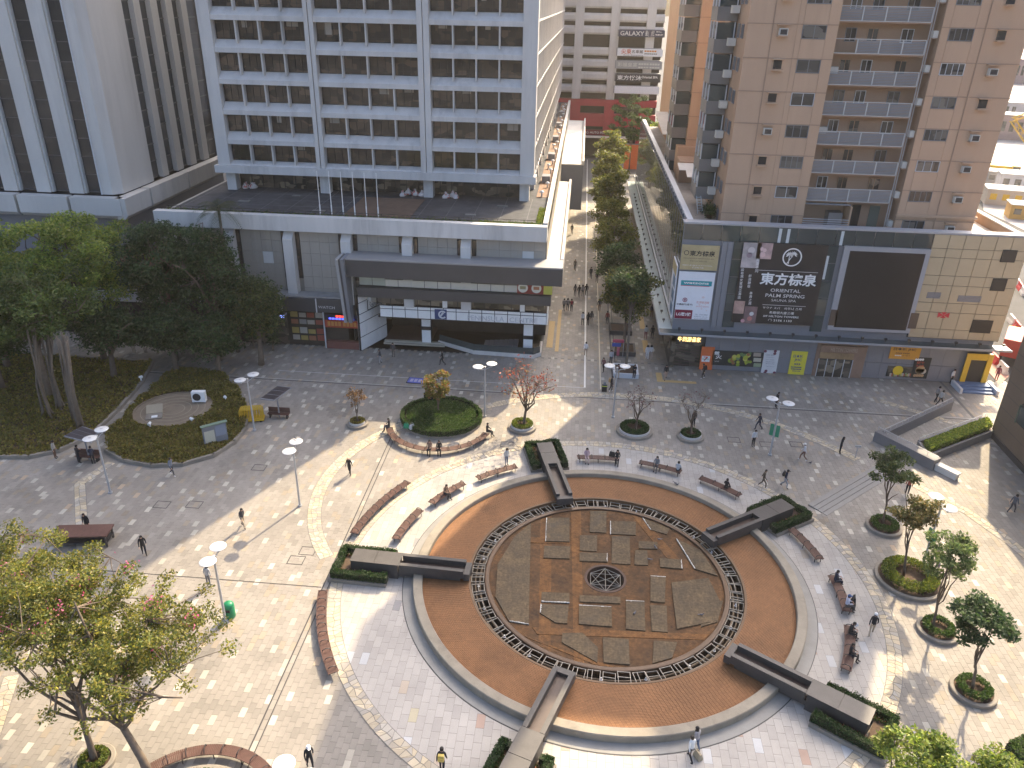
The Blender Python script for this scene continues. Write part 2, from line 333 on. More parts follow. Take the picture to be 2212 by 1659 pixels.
def crazy(name, pts, width, z=.02, cell=.36):
    """a band of irregular flagstones along a path of ground points"""
    pts = [Vector((p[0],p[1],0)) for p in pts]; L = [0]
    for a, b in zip(pts, pts[1:]): L.append(L[-1]+(b-a).length)
    na = max(2, int(L[-1]/cell)); nw = max(2, round(width/cell))
    def at(s):
        for i in range(len(L)-1):
            if s <= L[i+1]+1e-6:
                d = (pts[i+1]-pts[i]).normalized(); return pts[i]+d*(s-L[i]), Vector((-d.y, d.x, 0))
        d = (pts[-1]-pts[-2]).normalized(); return pts[-1], Vector((-d.y, d.x, 0))
    G = np.zeros((na+1, nw+1, 2))
    for i in range(na+1):
        for j in range(nw+1):
            s = L[-1]*i/na + (random.uniform(-.36,.36)*cell if 0 < i < na else 0)
            if 0 < i < na and i % 2 == 0: s += (j % 2-.5)*cell*.5
            p, nn = at(min(max(s,0),L[-1])); q = (j/nw-.5)*width + (random.uniform(-.30,.30)*cell if 0 < j < nw else 0)
            G[i,j] = (p.x+nn.x*q, p.y+nn.y*q)
    V, F, C = [], [], []
    for i in range(na):
        for j in range(nw):
            q = np.array([G[i,j],G[i+1,j],G[i+1,j+1],G[i,j+1]])
            e1 = q[1]-q[0]; e2 = q[3]-q[0]
            if e1[0]*e2[1]-e1[1]*e2[0] < 0: q = q[::-1]
            polys = [q] if random.random() > .35 else [np.array([q[0],q[1],q[2],(q[2]+q[0])/2]), np.array([q[0],(q[2]+q[0])/2,q[2],q[3]])]
            for pq in polys:
                c = pq.mean(0); pq = c+(pq-c)*.91; zz = z+random.uniform(-.003,.003); o = len(V)
                V += [(a,b,z-.03) for a,b in pq]+[(a,b,zz) for a,b in pq]
                F += [(o+4,o+5,o+6,o+7),(o,o+1,o+5,o+4),(o+1,o+2,o+6,o+5),(o+2,o+3,o+7,o+6),(o+3,o,o+4,o+7)]
                k = random.uniform(.8,1.15); cc = random.choice([(.46,.39,.28),(.42,.37,.29),(.50,.42,.29),(.37,.34,.29)]); C += [tuple(t*k for t in cc)]*5
    bed = MB()
    for i in range(len(pts)-1):
        pa, na_ = at(L[i]+1e-4); pb, nb_ = at(L[i+1])
        bed.add([(*(pa-na_*width*.52).xy,z-.012),(*(pb-nb_*width*.52).xy,z-.012),(*(pb+nb_*width*.52).xy,z-.012),(*(pa+na_*width*.52).xy,z-.012)], [(0,1,2,3)])
    o = tag(bed.build(name, K['joint']), kind='structure'); tag(link('flagstones', npmesh('flagstones', V, F, K['flag'], C), o), kind='stuff')
def arc(c, r_, a0, a1, n=40): return [(c[0]+r_*math.cos(R(a0+(a1-a0)*i/n)), c[1]+r_*math.sin(R(a0+(a1-a0)*i/n))) for i in range(n+1)]
crazy('crazy_paving_path', arc(FC, 17.95, 0, 360, 120), .85, .030)
crazy('crazy_paving_path', arc((-4.68,50.45), 14.3, 218, 118, 40), 1.0, .020)
crazy('crazy_paving_path', arc((5.8,44.77), 24.4, 126, 37, 60), .95, .024)
crazy('crazy_paving_path', [(27.6,57.4),(28.8,56.0),(31.5,52.5),(33.0,49.0),(34.0,45.5),(34.4,42)], .9, .020)
crazy('crazy_paving_path', [(-30.2,20),(-32.5,24),(-36,29)], .9, .020)
crazy('crazy_paving_path', [(-33,40.5),(-36.2,45.5),(-38,48.3),(-37.2,51.5)], .8, .020)
crazy('crazy_paving_path', [(31,71.2),(36.9,67.0),(39.4,62.5)], .8, .020)
crazy('crazy_paving_path', [(-25.6,20.2),(-28.6,25.0),(-30.5,29.5)], .8, .024)
# drain slots and painted lines
def strip(name, x0, x1, y0, y1, m, z=.006): tag(MB().box(x0, x1, y0, y1, z-.02, z).build(name, m), kind='structure')
strip('drain_channel', -61, 51, 68.15, 68.27, K['iron']); strip('drain_channel', -61, 51, 68.42, 68.50, flat('drain_cover',(.40,.39,.36)))
strip('drain_channel', -15.35, -15.27, 8, 61, K['iron']); strip('drain_channel', -15.0, -14.94, 8, 61, K['iron'], .005)
strip('drain_channel', -61, -15.4, 38.6, 38.68, K['iron'], .005); strip('drain_channel', 4.55, 4.70, 71.0, 196, K['iron']); strip('drain_channel', 4.95, 5.05, 71.0, 196, K['iron'])
strip('painted_line', 1.68, 1.86, 70.4, 196, flat('line_white',(.66,.65,.60))); strip('painted_line', 3.30, 3.42, 70.2, 150, flat('line_cream',(.56,.50,.36)))
strip('painted_line', -30, 1.7, 70.3, 70.38, flat('line_grey',(.46,.45,.42)))
for x0, x1, y0, y1 in ((9.2,9.8,72.7,74.9),(9.8,13.2,72.7,73.2),(8.3,8.9,80,83.5),(8.3,8.9,87,91),(-2.6,-1.9,80,88),(-1.6,-1.2,79,92)):
    strip('tactile_strip', x0, x1, y0, y1, flat('tactile_yellow',(.44,.30,.12)), .012)
for px0, py0 in ((665,1190),(640,1210),(350,985),(560,1010),(1655,960),(1720,960),(1585,950),(1095,960),(350,1090),(420,1090),(885,1320),(960,1420)):
    q = P(px0, py0); b = MB()
    for s0, s1, t0, t1 in ((-.55,.55,-.45,-.40),(-.55,.55,.40,.45),(-.55,-.50,-.40,.40),(.50,.55,-.40,.40)): b.box(q.x+s0, q.x+s1, q.y+t0, q.y+t1, -.01, .012)
    tag(b.build('access_cover_frame', K['iron']), kind='structure')
# diagonal steps beside the ramp
a, b_ = Vector((19.6,51.6,0)), Vector((27.3,58.6,0)); dn = (b_-a).normalized(); nn = Vector((dn.y,-dn.x,0))
for k in range(4):
    q = MB(); s = a+nn*(.42*k-.5); e = b_+nn*(.42*k-.5); hh = .12-.03*k
    q.prism([(s.x,s.y),((s+nn*.40).x,(s+nn*.40).y),((e+nn*.40).x,(e+nn*.40).y),(e.x,e.y)][::1], -.02, hh)
    tag(q.build('stone_step', mat('step_stone', (.25,.24,.22), .75, .1, 1.2, .1)), kind='structure')
MB_ = MB().box(39.2, 130, 30, 260, -.09, -.05); tag(MB_.build('road', K['asphalt']), kind='structure')

# ================================================================ fountain
FT = thing('fountain', 'large round fountain with orange brick basin and stone rim in the plaza', 'fountain', FC)
def part(mb, name, m, parent, smooth=False): return mb.build(name, m, parent, smooth=smooth)
rm = part(MB().lathe([(12.88,.0),(12.88,.50),(12.84,.55),(12.30,.55),(12.26,.50),(12.26,.05)], n=128), 'rim_wall', K['rim'], FT)
part(MB().lathe([(13.55,.0),(13.55,.045),(12.87,.055)], n=128), 'rim_step', mat('rim_step_stone',(.27,.26,.235),.8,.15,1.2,.2), FT)
part(MB().lathe([(13.6,.0),(13.6,.03),(13.5,.03),(13.5,.0)], n=128), 'drain_slot', K['iron'], FT)
part(MB().lathe([(12.3,.20),(9.10,.30)], n=128), 'basin_bed', mat('basin_mortar',(.11,.055,.026),.85,.2,.8), FT)
bv, bf, bc = [], [], []
rr = 12.22; row = 0
while rr > 9.2:
    nb = int(2*math.pi*rr/.215)
    for k in range(nb):
        a0 = 2*math.pi*(k+(row % 2)*.5)/nb; a1 = a0+2*math.pi*.93/nb; r1 = rr-.092; z0 = .225+(12.3-rr)*.03125; o = len(bv)
        for zz in (z0-.04, z0):
            bv += [(rr*math.cos(a0),rr*math.sin(a0),zz),(r1*math.cos(a0),r1*math.sin(a0),zz+.003),(r1*math.cos(a1),r1*math.sin(a1),zz+.003),(rr*math.cos(a1),rr*math.sin(a1),zz)]
        bf += [(o+7,o+6,o+5,o+4),(o+1,o,o+4,o+5),(o+2,o+1,o+5,o+6),(o+3,o+2,o+6,o+7),(o,o+3,o+7,o+4)]
        t = random.gauss(1,.05); bc += [(.225*t,.105*t,.042*t)]*5
    rr -= .1; row += 1
tag(link('basin_bricks', npmesh('basin_bricks', bv, bf, K['brick'], bc), FT), kind='stuff')
part(MB().lathe([(8.13,-.2),(8.13,.22),(8.06,.24),(7.86,.24),(7.82,.20)], n=96), 'inner_kerb', mat('wet_brown_kerb',(.10,.055,.028),.5,.25,1.2,.15), FT)
FLO = part(MB().lathe([(7.9,.12),(1.38,.121)], n=96), 'pool_floor', K['poolfloor2'], FT)
part(MB().lathe([(9.08,.30),(9.08,-1.0),(8.10,-1.0),(8.10,.18)], n=128), 'trench_channel', mat('trench_dark',(.045,.03,.02),.8,.35,1.5), FT); part(MB().lathe([(9.22,.30),(9.22,.335),(9.07,.335),(9.07,-.1)], n=128), 'trench_edge', mat('trench_edge_stone',(.14,.08,.04),.6,.2,1.5), FT)
# pipes and ladder frames in the ring trench
for pr, pz, rad in ((8.45,-.25,.07),(8.75,-.22,.05)):
    part(MB().tube([(pr*math.cos(2*math.pi*k/96), pr*math.sin(2*math.pi*k/96), pz) for k in range(97)], rad, 6, cap=False), 'ring_pipe', mat('rusty_pipe',(.22,.16,.10),.6,.3,3), FT)
fm = MB()
for y in (-.36,.36): fm.box(-.43,.43, y-.02, y+.02, .0, .06)
for x in (-.40,-.02,.40): fm.box(x-.018, x+.018, -.34, .34, .004, .056)
fme = bpy.data.meshes.new('grille_frame'); fme.from_pydata(fm.v, [], fm.f); fme.materials.append(K['steel'])
fm2 = MB()
for y in (-.36,-.1,.36): fm2.box(-.43,.43, y-.02, y+.02, .0, .06)
for x in (-.40,.40): fm2.box(x-.018, x+.018, -.34, .34, .004, .056)
fme2 = bpy.data.meshes.new('grille_frame'); fme2.from_pydata(fm2.v, [], fm2.f); fme2.materials.append(K['steel'])
for k in range(60):
    a = 2*math.pi*k/60+random.uniform(-.012,.012)
    link('grille_frame', random.choice((fme,fme2)), FT, (8.6*math.cos(a), 8.6*math.sin(a), .12+random.uniform(-.06,.06)), (random.uniform(-.06,.06), random.uniform(-.06,.06), a+random.uniform(-.07,.07)))
nzl = MB().lathe([(.0,.16),(.05,.15),(.05,.0),(.09,.0)], n=8)
nme = bpy.data.meshes.new('floodlight'); nme.from_pydata(nzl.v, [], nzl.f); nme.materials.append(K['whitepaint'])
for k in range(22):
    a = 2*math.pi*(k+.5)/22+random.uniform(-.05,.05); link('floodlight', nme, FT, (8.55*math.cos(a), 8.55*math.sin(a), -.1))
# paler brick walkways across the pool floor, then the slabs
def poolq(pts): return [P(x,y,.14)-FC for x, y in pts]
wk = mat('orange_brick_walk',(.175,.085,.035),.65,.2,.7,.2,stain=.2)
for pts in ([(1150,1105),(1185,1105),(1150,1460),(1118,1440)],[(1228,1095),(1252,1095),(1250,1475),(1222,1472)],[(1370,1098),(1400,1100),(1470,1210),(1440,1205)],[(1120,1385),(1150,1380),(1330,1470),(1285,1472)],[(1150,1355),(1560,1385),(1550,1400),(1160,1370)],[(1135,1160),(1230,1163),(1230,1175),(1130,1172)]):
    q = poolq(pts); q = [Vector((p.x,p.y,0)) if p.xy.length < 7.8 else Vector((*(p.xy.normalized()*7.75),0)) for p in q]
    b = MB(); WK = globals().get('WK',0)+1; b.prism([(p.x,p.y) for p in q], .10, .126+.004*WK); part(b, 'brick_walkway', K['walk2'], FT)
slabs = [[(1180,1120),(1230,1120),(1230,1172),(1178,1170)],[(1176,1180),(1232,1182),(1230,1208),(1174,1206)],[(1275,1105),(1310,1105),(1310,1152),(1274,1150)],[(1318,1126),(1374,1128),(1373,1157),(1318,1154)],
 [(1253,1157),(1290,1157),(1289,1192),(1252,1190)],[(1252,1195),(1312,1197),(1312,1215),(1252,1213)],[(1322,1160),(1360,1160),(1362,1220),(1321,1218)],[(1380,1170),(1420,1172),(1420,1187),(1380,1186)],[(1372,1190),(1398,1190),(1400,1222),(1370,1221)],
 [(1425,1207),(1472,1210),(1474,1230),(1426,1226)],[(1170,1280),(1230,1283),(1230,1304),(1169,1301)],[(1168,1306),(1228,1309),(1225,1348),(1200,1346),(1166,1325)],[(1252,1287),(1340,1291),(1340,1305),(1252,1301)],[(1251,1308),(1321,1312),(1322,1355),(1250,1349)],
 [(1352,1298),(1392,1300),(1394,1364),(1352,1360)],[(1405,1245),(1438,1247),(1436,1303),(1405,1300)],[(1404,1308),(1440,1310),(1442,1367),(1408,1364)],[(1302,1378),(1358,1382),(1360,1437),(1304,1432)],[(1412,1385),(1463,1388),(1466,1440),(1416,1446)],
 [(1215,1368),(1258,1368),(1292,1400),(1290,1432),(1213,1388)],[(1450,1260),(1530,1250),(1555,1300),(1535,1345),(1462,1360)],[(1460,1165),(1515,1190),(1550,1245),(1500,1230)],[(1390,1115),(1450,1140),(1440,1155),(1405,1145)],[(1112,1160),(1146,1130),(1142,1350),(1095,1345),(1070,1290),(1075,1220)],[(1512,1300),(1570,1300),(1565,1350),(1514,1355)]]
for pts in slabs:
    q = poolq(pts); q = [p if p.xy.length < 7.75 else Vector((*(p.xy.normalized()*7.72),0)) for p in q]
    b = MB(); zt = .20+random.uniform(-.02,.02); b.prism([(p.x,p.y) for p in q], .10, zt); part(b, 'floor_slab', K['slab2'], FT)
    if random.random() < .45:
        k = random.randrange(len(q)); pa, pb = q[k], q[(k+1) % len(q)]; d = pb-pa
        if d.xy.length > .4:
            b = MB(); 
            for t in range(9):
                u0 = t/9; u1 = (t+.9)/9; wv = random.uniform(.02,.07); e = Vector((-d.y,d.x,0)).normalized()*-wv
                A, B_ = pa+d*u0, pa+d*u1; b.prism([(A.x,A.y),(B_.x,B_.y),((B_+e).x,(B_+e).y),((A+e).x,(A+e).y)], .14, zt+.012)
            part(b, 'lime_edge', mat('lime_crust',(.62,.60,.54),.8,.1,5), FT)
# central pit with star frame
part(MB().lathe([(1.42,.10),(1.42,.15),(1.25,.15),(1.22,-1.1),(0,-1.1)], n=40), 'centre_pit', mat('pit_wall',(.085,.05,.035),.7,.2,2), FT)
part(MB().lathe([(1.21,-.95),(.0,-.94)], n=40), 'pit_water', mat('dark_pit_bed',(.035,.025,.02),.3,.3,2), FT)
st = MB(); hexp = [(1.15*math.cos(R(30+60*k)), 1.15*math.sin(R(30+60*k))) for k in range(6)]
for k in range(6):
    for a, b_ in ((hexp[k], hexp[(k+2) % 6]), ((0,0), (hexp[k][0]*.95, hexp[k][1]*.95)), (hexp[k], hexp[(k+1) % 6])): st.tube([(*a,.02+.008*k),(*b_,.02+.008*k)], .024, 4)
part(st, 'star_frame', K['steel'], FT)

# ---------------------------------------------------------------- granite spouts and their hedged planters
def foliage(name, pts_fn, n, size, cols, parent, m=None, flat_=.5, seed=0):
    """n small leaf quads; pts_fn(n) gives centres and (optional) outward normals"""
    rg = np.random.default_rng(seed+n); C = pts_fn(n, rg)
    d = rg.normal(size=(n,3)); d[:,2] = np.abs(d[:,2])*flat_+.25; d /= np.linalg.norm(d,axis=1,keepdims=True)
    a = np.cross(d, rg.normal(size=(n,3))); a /= np.linalg.norm(a,axis=1,keepdims=True); b = np.cross(d, a)
    s = size*rg.uniform(.65,1.35,(n,1)); wd = .55*s
    v = np.stack([C-a*s, C+b*wd+d*s*.15, C+a*s, C-b*wd+d*s*.15], 1)
    f = np.arange(n*4).reshape(n,4); cols = np.asarray(cols); ci = cols[rg.integers(0,len(cols),n)]*rg.uniform(.7,1.3,(n,1))
    return link(name, npmesh(name, v.reshape(-1,3), f, m or K['leaf'], ci), parent)
GREEN = [(.045,.085,.022),(.06,.105,.025),(.035,.07,.02),(.08,.12,.03)]
DKGREEN = [(.03,.062,.02),(.04,.075,.022),(.025,.05,.018)]
YGREEN = [(.13,.16,.025),(.10,.14,.03),(.16,.17,.03),(.08,.11,.025)]
def hedge_wall(parent, segs, wdt, h, z0=.0, dens=520, cols=DKGREEN):
    """clipped hedge along a closed line: a leafy skin over a solid core"""
    core = MB()
    L = [(Vector(a)-Vector(b)).length for a, b in segs]
    for a, b in segs:
        a, b = Vector((*a,0)), Vector((*b,0)); d = (b-a).normalized(); c = (a+b)/2
        rbox(core, c, (b-a).length/2+wdt*.40, wdt*.42, z0, h-.05, math.atan2(d.y,d.x))
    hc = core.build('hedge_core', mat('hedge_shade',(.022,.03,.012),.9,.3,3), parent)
    def fn(n, rg):
        k = rg.choice(len(segs), n, p=np.array(L)/sum(L)); A = np.array([s[0] for s in segs])[k]; B = np.array([s[1] for s in segs])[k]
        t = rg.uniform(-.03,1.03,(n,1)); p = A+(B-A)*t; d = (B-A)/np.linalg.norm(B-A,axis=1,keepdims=True); nr = np.stack([-d[:,1],d[:,0]],1)
        u = rg.uniform(0,1,n); topf = u < .45
        off = np.where(topf, rg.uniform(-.5,.5,n), rg.choice([-.5,.5],n)+rg.normal(0,.04,n))*wdt; wob = .05*np.sin(p[:,0]*2.3+p[:,1]*1.7)+.04*np.sin(p[:,0]*5.1-p[:,1]*4.3); z = np.where(topf, h+wob+rg.normal(0,.045,n), rg.uniform(z0,h,n)); off = off+nr[:,0]*wob*.6
        return np.c_[p+nr*off[:,None], z]
    foliage('hedge_leaves', fn, int(dens*sum(L)), .055, cols, parent, seed=len(segs))
def flowers(parent, poly_fn, n, cols, size=.06, seed=3): foliage('flowers', poly_fn, n, size, cols, parent, seed=seed)
beams = [(184.5,'beside the left bench'),(109.3,'nearest the red-leaved tree'),(31.6,'nearest the stone steps'),(-40.2,'with the wide planter at lower right'),(-106.6,'at the bottom edge of the picture')]
BPX = [((17.06,-177.6),(9.47,-173.7)),((16.34,107.7),(8.06,111.0)),((16.44,32.7),(8.75,30.4)),((17.51,-37.9),(9.9,-42.1)),((16.38,-107.1),(10.87,-105.9))]
for (ang0, where), (po_, pi_) in zip(beams, BPX):
    vo_, vi_ = [Vector((q[0]*math.cos(R(q[1])), q[0]*math.sin(R(q[1])), 0)) for q in (po_, pi_)]; dv_ = (vo_-vi_).normalized(); ang = math.degrees(math.atan2(dv_.y,dv_.x)); ORG = FC+vo_-dv_*(17.2 if ang0 != -106.6 else 16.2)
    T = thing('granite_spout', 'dark granite water spout beam over the rim, '+where, 'water spout', ORG, R(ang), 'granite spouts around the fountain')
    b = MB(); b.box(14.0,17.2,-.62,.62,.0,1.15); part(b, 'pier_block', K['granite'], T)
    part(MB().box(15.63,17.25,-.66,.66,1.153,1.20), 'cap_slab', K['granite'], T); part(MB().box(13.9,15.60,-.66,.66,1.153,1.20), 'cap_slab', K['granite'], T)
    for s in (-1,1): part(MB().box(9.55,13.88,s*.50-.14,s*.50+.14,.62,1.21), 'trough_side', K['granite'], T)
    part(MB().box(9.3,13.98,-.355,.355,.55,.78), 'trough_bed', mat('trough_bed_stain',(.075,.05,.04),.5,.3,2), T)
    part(MB().box(9.15,9.54,-.62,.62,.45,1.0), 'spout_lip', K['granite'], T)
    part(MB().box(9.8,13.99,-.5,.5,.20,.545), 'support_wall', K['granite'], T)
    T2 = thing('hedge_planter', 'clipped hedge planter of the granite spout '+where, 'planter', ORG, R(ang), 'hedge planters of the granite spouts')
    wv = 1.5; x0, x1 = 14.7, 18.4
    k = MB(); k.box(x0-.12, x1+.12, -wv-.12, -.69, 0, .28); k.box(x0-.12, x1+.12, .69, wv+.12, 0, .28); k.box(17.30, x1+.12, -.69, .69, 0, .28); part(k, 'kerb', K['kerb'], T2)
    k = MB(); k.box(x0+.2,x1-.2,-wv+.2,-.70,.25,.36); k.box(x0+.2,x1-.2,.70,wv-.2,.25,.36); k.box(17.32,x1-.2,-.7,.7,.25,.36); part(k, 'soil', K['soil'], T2)
    hedge_wall(T2, [((x0,-wv+.2),(x1-.2,-wv+.2)),((x1-.2,-wv+.2),(x1-.2,wv-.2)),((x1-.2,wv-.2),(x0,wv-.2)),((x0+.1,-wv+.2),(x0+.1,-.95)),((x0+.1,wv-.2),(x0+.1,.95))], .42, .78, .25)
    def fl(n, rg, wv=wv): 
        s = rg.choice([-1,1],n); return np.c_[rg.uniform(15.1,18.1,n), s*rg.uniform(.72,wv-.4,n), rg.uniform(.36,.55,n)]
    foliage('bedding_plants', fl, 1500, .06, GREEN+[(.16,.05,.03),(.10,.07,.03)], T2, seed=int(ang)+400)
    foliage('blossoms', fl, 160, .045, [(.55,.25,.22),(.6,.42,.36),(.45,.12,.06)], T2, seed=int(ang)+500)

# ---------------------------------------------------------------- curved slatted benches
def arc_bench(c, r_, a0, a1, nh, label, wdt=.62, group='curved slatted benches', hoops=None):
    T = thing('curved_bench', label, 'bench', (c[0],c[1],0), 0, group)
    L = abs(R(a1-a0))*r_; ns = int(L/.085); b = MB()
    for k in range(ns):
        q0 = R(a0+(a1-a0)*(k+.07)/ns); q1 = R(a0+(a1-a0)*(k+.93)/ns); ri, ro = r_-wdt/2, r_+wdt/2
        b.prism([(ri*math.cos(q0),ri*math.sin(q0)),(ro*math.cos(q0),ro*math.sin(q0)),(ro*math.cos(q1),ro*math.sin(q1)),(ri*math.cos(q1),ri*math.sin(q1))][::(1 if a1>a0 else -1)], .41, .455)
    part(b, 'seat', K['wood'], T)
    lo, hi = min(a0,a1), max(a0,a1)
    for rad in (r_-.22, r_+.22): part(MB().tube([(rad*math.cos(R(lo+(hi-lo)*k/12)), rad*math.sin(R(lo+(hi-lo)*k/12)), .385) for k in range(13)], .022, 5), 'rail', K['iron'], T)
    nl = max(2, int(L/1.6)+1)
    for k in range(nl):
        q = R(lo+(hi-lo)*(.06+.88*k/(nl-1))); b = MB()
        for rad in (r_-.22, r_+.22): b.tube([(rad*math.cos(q),rad*math.sin(q),.0),(rad*math.cos(q),rad*math.sin(q),.38)], .028, 5)
        b.tube([((r_-.22)*math.cos(q),(r_-.22)*math.sin(q),.33),((r_+.22)*math.cos(q),(r_+.22)*math.sin(q),.33)], .022, 5)
        part(b, 'leg', K['iron'], T)
    for k in range(nh):
        q = R(a0+(a1-a0)*(.04+.92*k/max(1,nh-1))); er = Vector((math.cos(q),math.sin(q),0)); pts = []
        for t in range(9):
            u = math.pi*t/8; pts.append(er*(r_-.24*math.cos(u))+Vector((0,0,.45+.22*math.sin(u)**.6 if 0 < t < 8 else .45)))
        part(MB().tube(pts, .027, 5), 'armrest', K['iron'], T)
    return T
arc_bench(FC, 18.15, 148.4, 172, 10, 'long bench of ten armrests above the left spout, outside the crazy-paving ring')
arc_bench(FC, 15.0, 156.8, 171.5, 5, 'short sunlit bench just above the left granite spout')
arc_bench(FC, 14.8, 138.3, 152.5, 5, 'sunlit bench where a person in brown sits alone with a bag')
arc_bench(FC, 14.65, 119, 133.4, 5, 'bench under the branch shadow of the red-leaved tree')
arc_bench(FC, 15.0, 98.1, 84.5, 4, 'bench behind the fountain with a person in pink at its end')
arc_bench(FC, 15.0, 78.2, 64.6, 4, 'bench behind the fountain where two people in grey sit apart')
arc_bench(FC, 15.1, 58.6, 44.8, 4, 'bench with one dark-jacketed sitter left of the hedge by the steps')
arc_bench(FC, 15.3, 26.1, 12.6, 5, 'empty shaded bench right of the fountain, below the hedge by the steps')
arc_bench(FC, 15.4, 6.3, -6.7, 5, 'shaded bench with a sitter in a blue cap and a black bag')
arc_bench(FC, 15.35, -11.6, -26.2, 5, 'shaded bench with two sitters in black near the wide planter')
arc_bench(FC, 18.65, 190.9, 213.1, 10, 'long bench of ten armrests below the left spout, casting a dark shadow')
arc_bench((-11.3,60.6), 4.55, 196, 345, 12, 'curved bench wrapped round the big oval hedge planter')
arc_bench((-16.44,21.66), 4.1, 172, 20, 12, 'curved bench round the planter at the bottom left edge')
# ================================================================ white office tower on its podium
def shared(mb, name, m):
    me = bpy.data.meshes.new(name); me.from_pydata(mb.v, [], mb.f)
    for q in (m if isinstance(m,(list,tuple)) else [m]): me.materials.append(q)
    if isinstance(m,(list,tuple)): me.polygons.foreach_set('material_index', mb.m)
    return me
WT = thing('office_tower', 'white concrete office tower with rows of deep-set dark windows above a flat podium roof', 'building', (-23.5,89,14))
wo = Vector((23.5,-89,-14))
def wpart(mb, name, m, parent=None):
    mb.v = [(x+wo.x, y+wo.y, z+wo.z) for x, y, z in mb.v]; return mb.build(name, m, parent or WT)
YF, YG = 89.0, 89.85
ZS0, PITCHF, WH = 17.5, 3.24, 1.93
bays = [(-40.5,-30.2),(-29.2,-18.0),(-16.7,-6.7)]
XL, XR = -41.9, -5.1
wpart(MB().box(XL+.5, XR-.9, 90.1, 188, 16.4, 60), 'core', K['concrete'])
for x0, x1 in ((XL,-40.5),(-30.2,-29.75),(-29.65,-29.2),(-18.0,-17.42),(-17.34,-16.7),(-6.7,XR)):
    wpart(MB().box(x0, x1, YF-.12, 90.12, 16.35, 42), 'pier', K['concrete'])
wpart(MB().box(XL, XR, YF-.05, 90.1, 42, 60), 'upper_wall', K['concrete'])
wpart(MB().box(XL-.4, XR+.25, YF-.42, 90.3, 16.2, 17.05), 'base_band', K['concrete'])
NF = 8
wins = {}
def window_mesh(wd):
    key = round(wd,2)
    if key not in wins:
        b = MB(); t = .05
        b.box(0,wd,-.04,.04,0,t); b.box(0,wd,-.04,.04,WH-t,WH); b.box(0,t,-.04,.04,t,WH-t); b.box(wd-t,wd,-.04,.04,t,WH-t)
        b.box(wd*.34-.02,wd*.34+.02,-.035,.035,t,WH-t); b.box(wd*.67-.02,wd*.67+.02,-.035,.035,t,WH-t); b.box(t,wd-t,-.03,.03,.42,.45)
        wins[key] = (shared(b,'window',K['black']), shared(MB().add([(0,.01,0),(wd,.01,0),(wd,.01,WH),(0,.01,WH)],[(0,1,2,3)]),'pane',K['glass']))
    return wins[key]
blind = mat('window_blind',(.30,.27,.23),.8,.15,3)
for k in range(NF):
    zs = ZS0+PITCHF*k; zh = zs+WH
    for b0, b1 in bays:
        # sloping sill below the window row
        zb = zs-1.31+.5 if k else zs-.45
        sp = MB().ext([(YF, zb),(YG+.3, zb-.02),(YG+.3, zs),(YG+.02, zs),(YF+.08, zb+.12)] if not k else [(YF,zb-.5),(YG+.3,zb-.5),(YG+.3,zs),(YG+.02,zs),(YF,zb)], 'x', b0, b1)
        wpart(sp, 'sloped_sill', K['concrete'])
        wd = (b1-b0)/4
        for i in range(4):
            fme_, pme = window_mesh(wd-.16)
            x = b0+wd*i+.08
            wo_ = link('window', fme_, WT, (x+wo.x, YG-.02+wo.y, zs+.01+wo.z)); link('pane', pme, wo_)
            if random.random() < .16:
                h_ = random.uniform(.3,1.2); bx0 = random.uniform(0,.4)*wd; bl = MB().box(bx0, min(wd-.3,bx0+random.uniform(.5,1.3)), .006, .009, WH-h_-.05, WH-.06); bl.build('blind', blind, wo_)
            if i: wpart(MB().box(b0+wd*i-.07, b0+wd*i+.07, YF+.05, YG+.2, zs-.35, zh), 'mullion_fin', K['concrete'])
    # side facing the street: bands, fins and window strips
    wpart(MB().ext([(XR-.85,zs-.81),(XR,zs-.81),(XR,zs-.65),(XR-.75,zs),(XR-.85,zs)], 'y', 90.2, 188), 'side_sill', K['concrete'])
    wpart(MB().add([(XR-.86,90.2,zs),(XR-.86,188,zs),(XR-.86,188,zh),(XR-.86,90.2,zh)],[(0,1,2,3)]), 'side_pane', K['glass'])
sf = shared(MB().box(-.85,.02,-.09,.09,0,26), 'side_fin', K['concrete'])
for k in range(37): link('side_fin', sf, WT, (XR+wo.x, 91.2+2.62*k+wo.y, 16.4+wo.z))
# recessed storey on the deck
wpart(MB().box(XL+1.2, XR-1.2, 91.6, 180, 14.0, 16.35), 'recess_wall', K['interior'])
wpart(MB().add([(XL+1.2,91.57,14.05),(XR-1.2,91.57,14.05),(XR-1.2,91.57,16.2),(XL+1.2,91.57,16.2)],[(0,1,2,3)]), 'recess_glazing', K['shopglass'])
for x in (-41.0,-29.7,-17.4,-6.2): wpart(MB().box(x-.55, x+.55, 89.7, 90.9, 14.0, 16.25), 'column', K['concrete'])
for i in range(26): wpart(MB().box(XL+1.3+i*1.35, XL+1.36+i*1.35, 91.45, 91.55, 14.0, 16.3), 'glazing_bar', K['black'])
for y in range(6): pass
for i in range(11): wpart(MB().box(XR-1.3, XR-.3, 96+8*i, 97.2+8*i, 14.0, 16.3), 'side_column', K['concrete'])

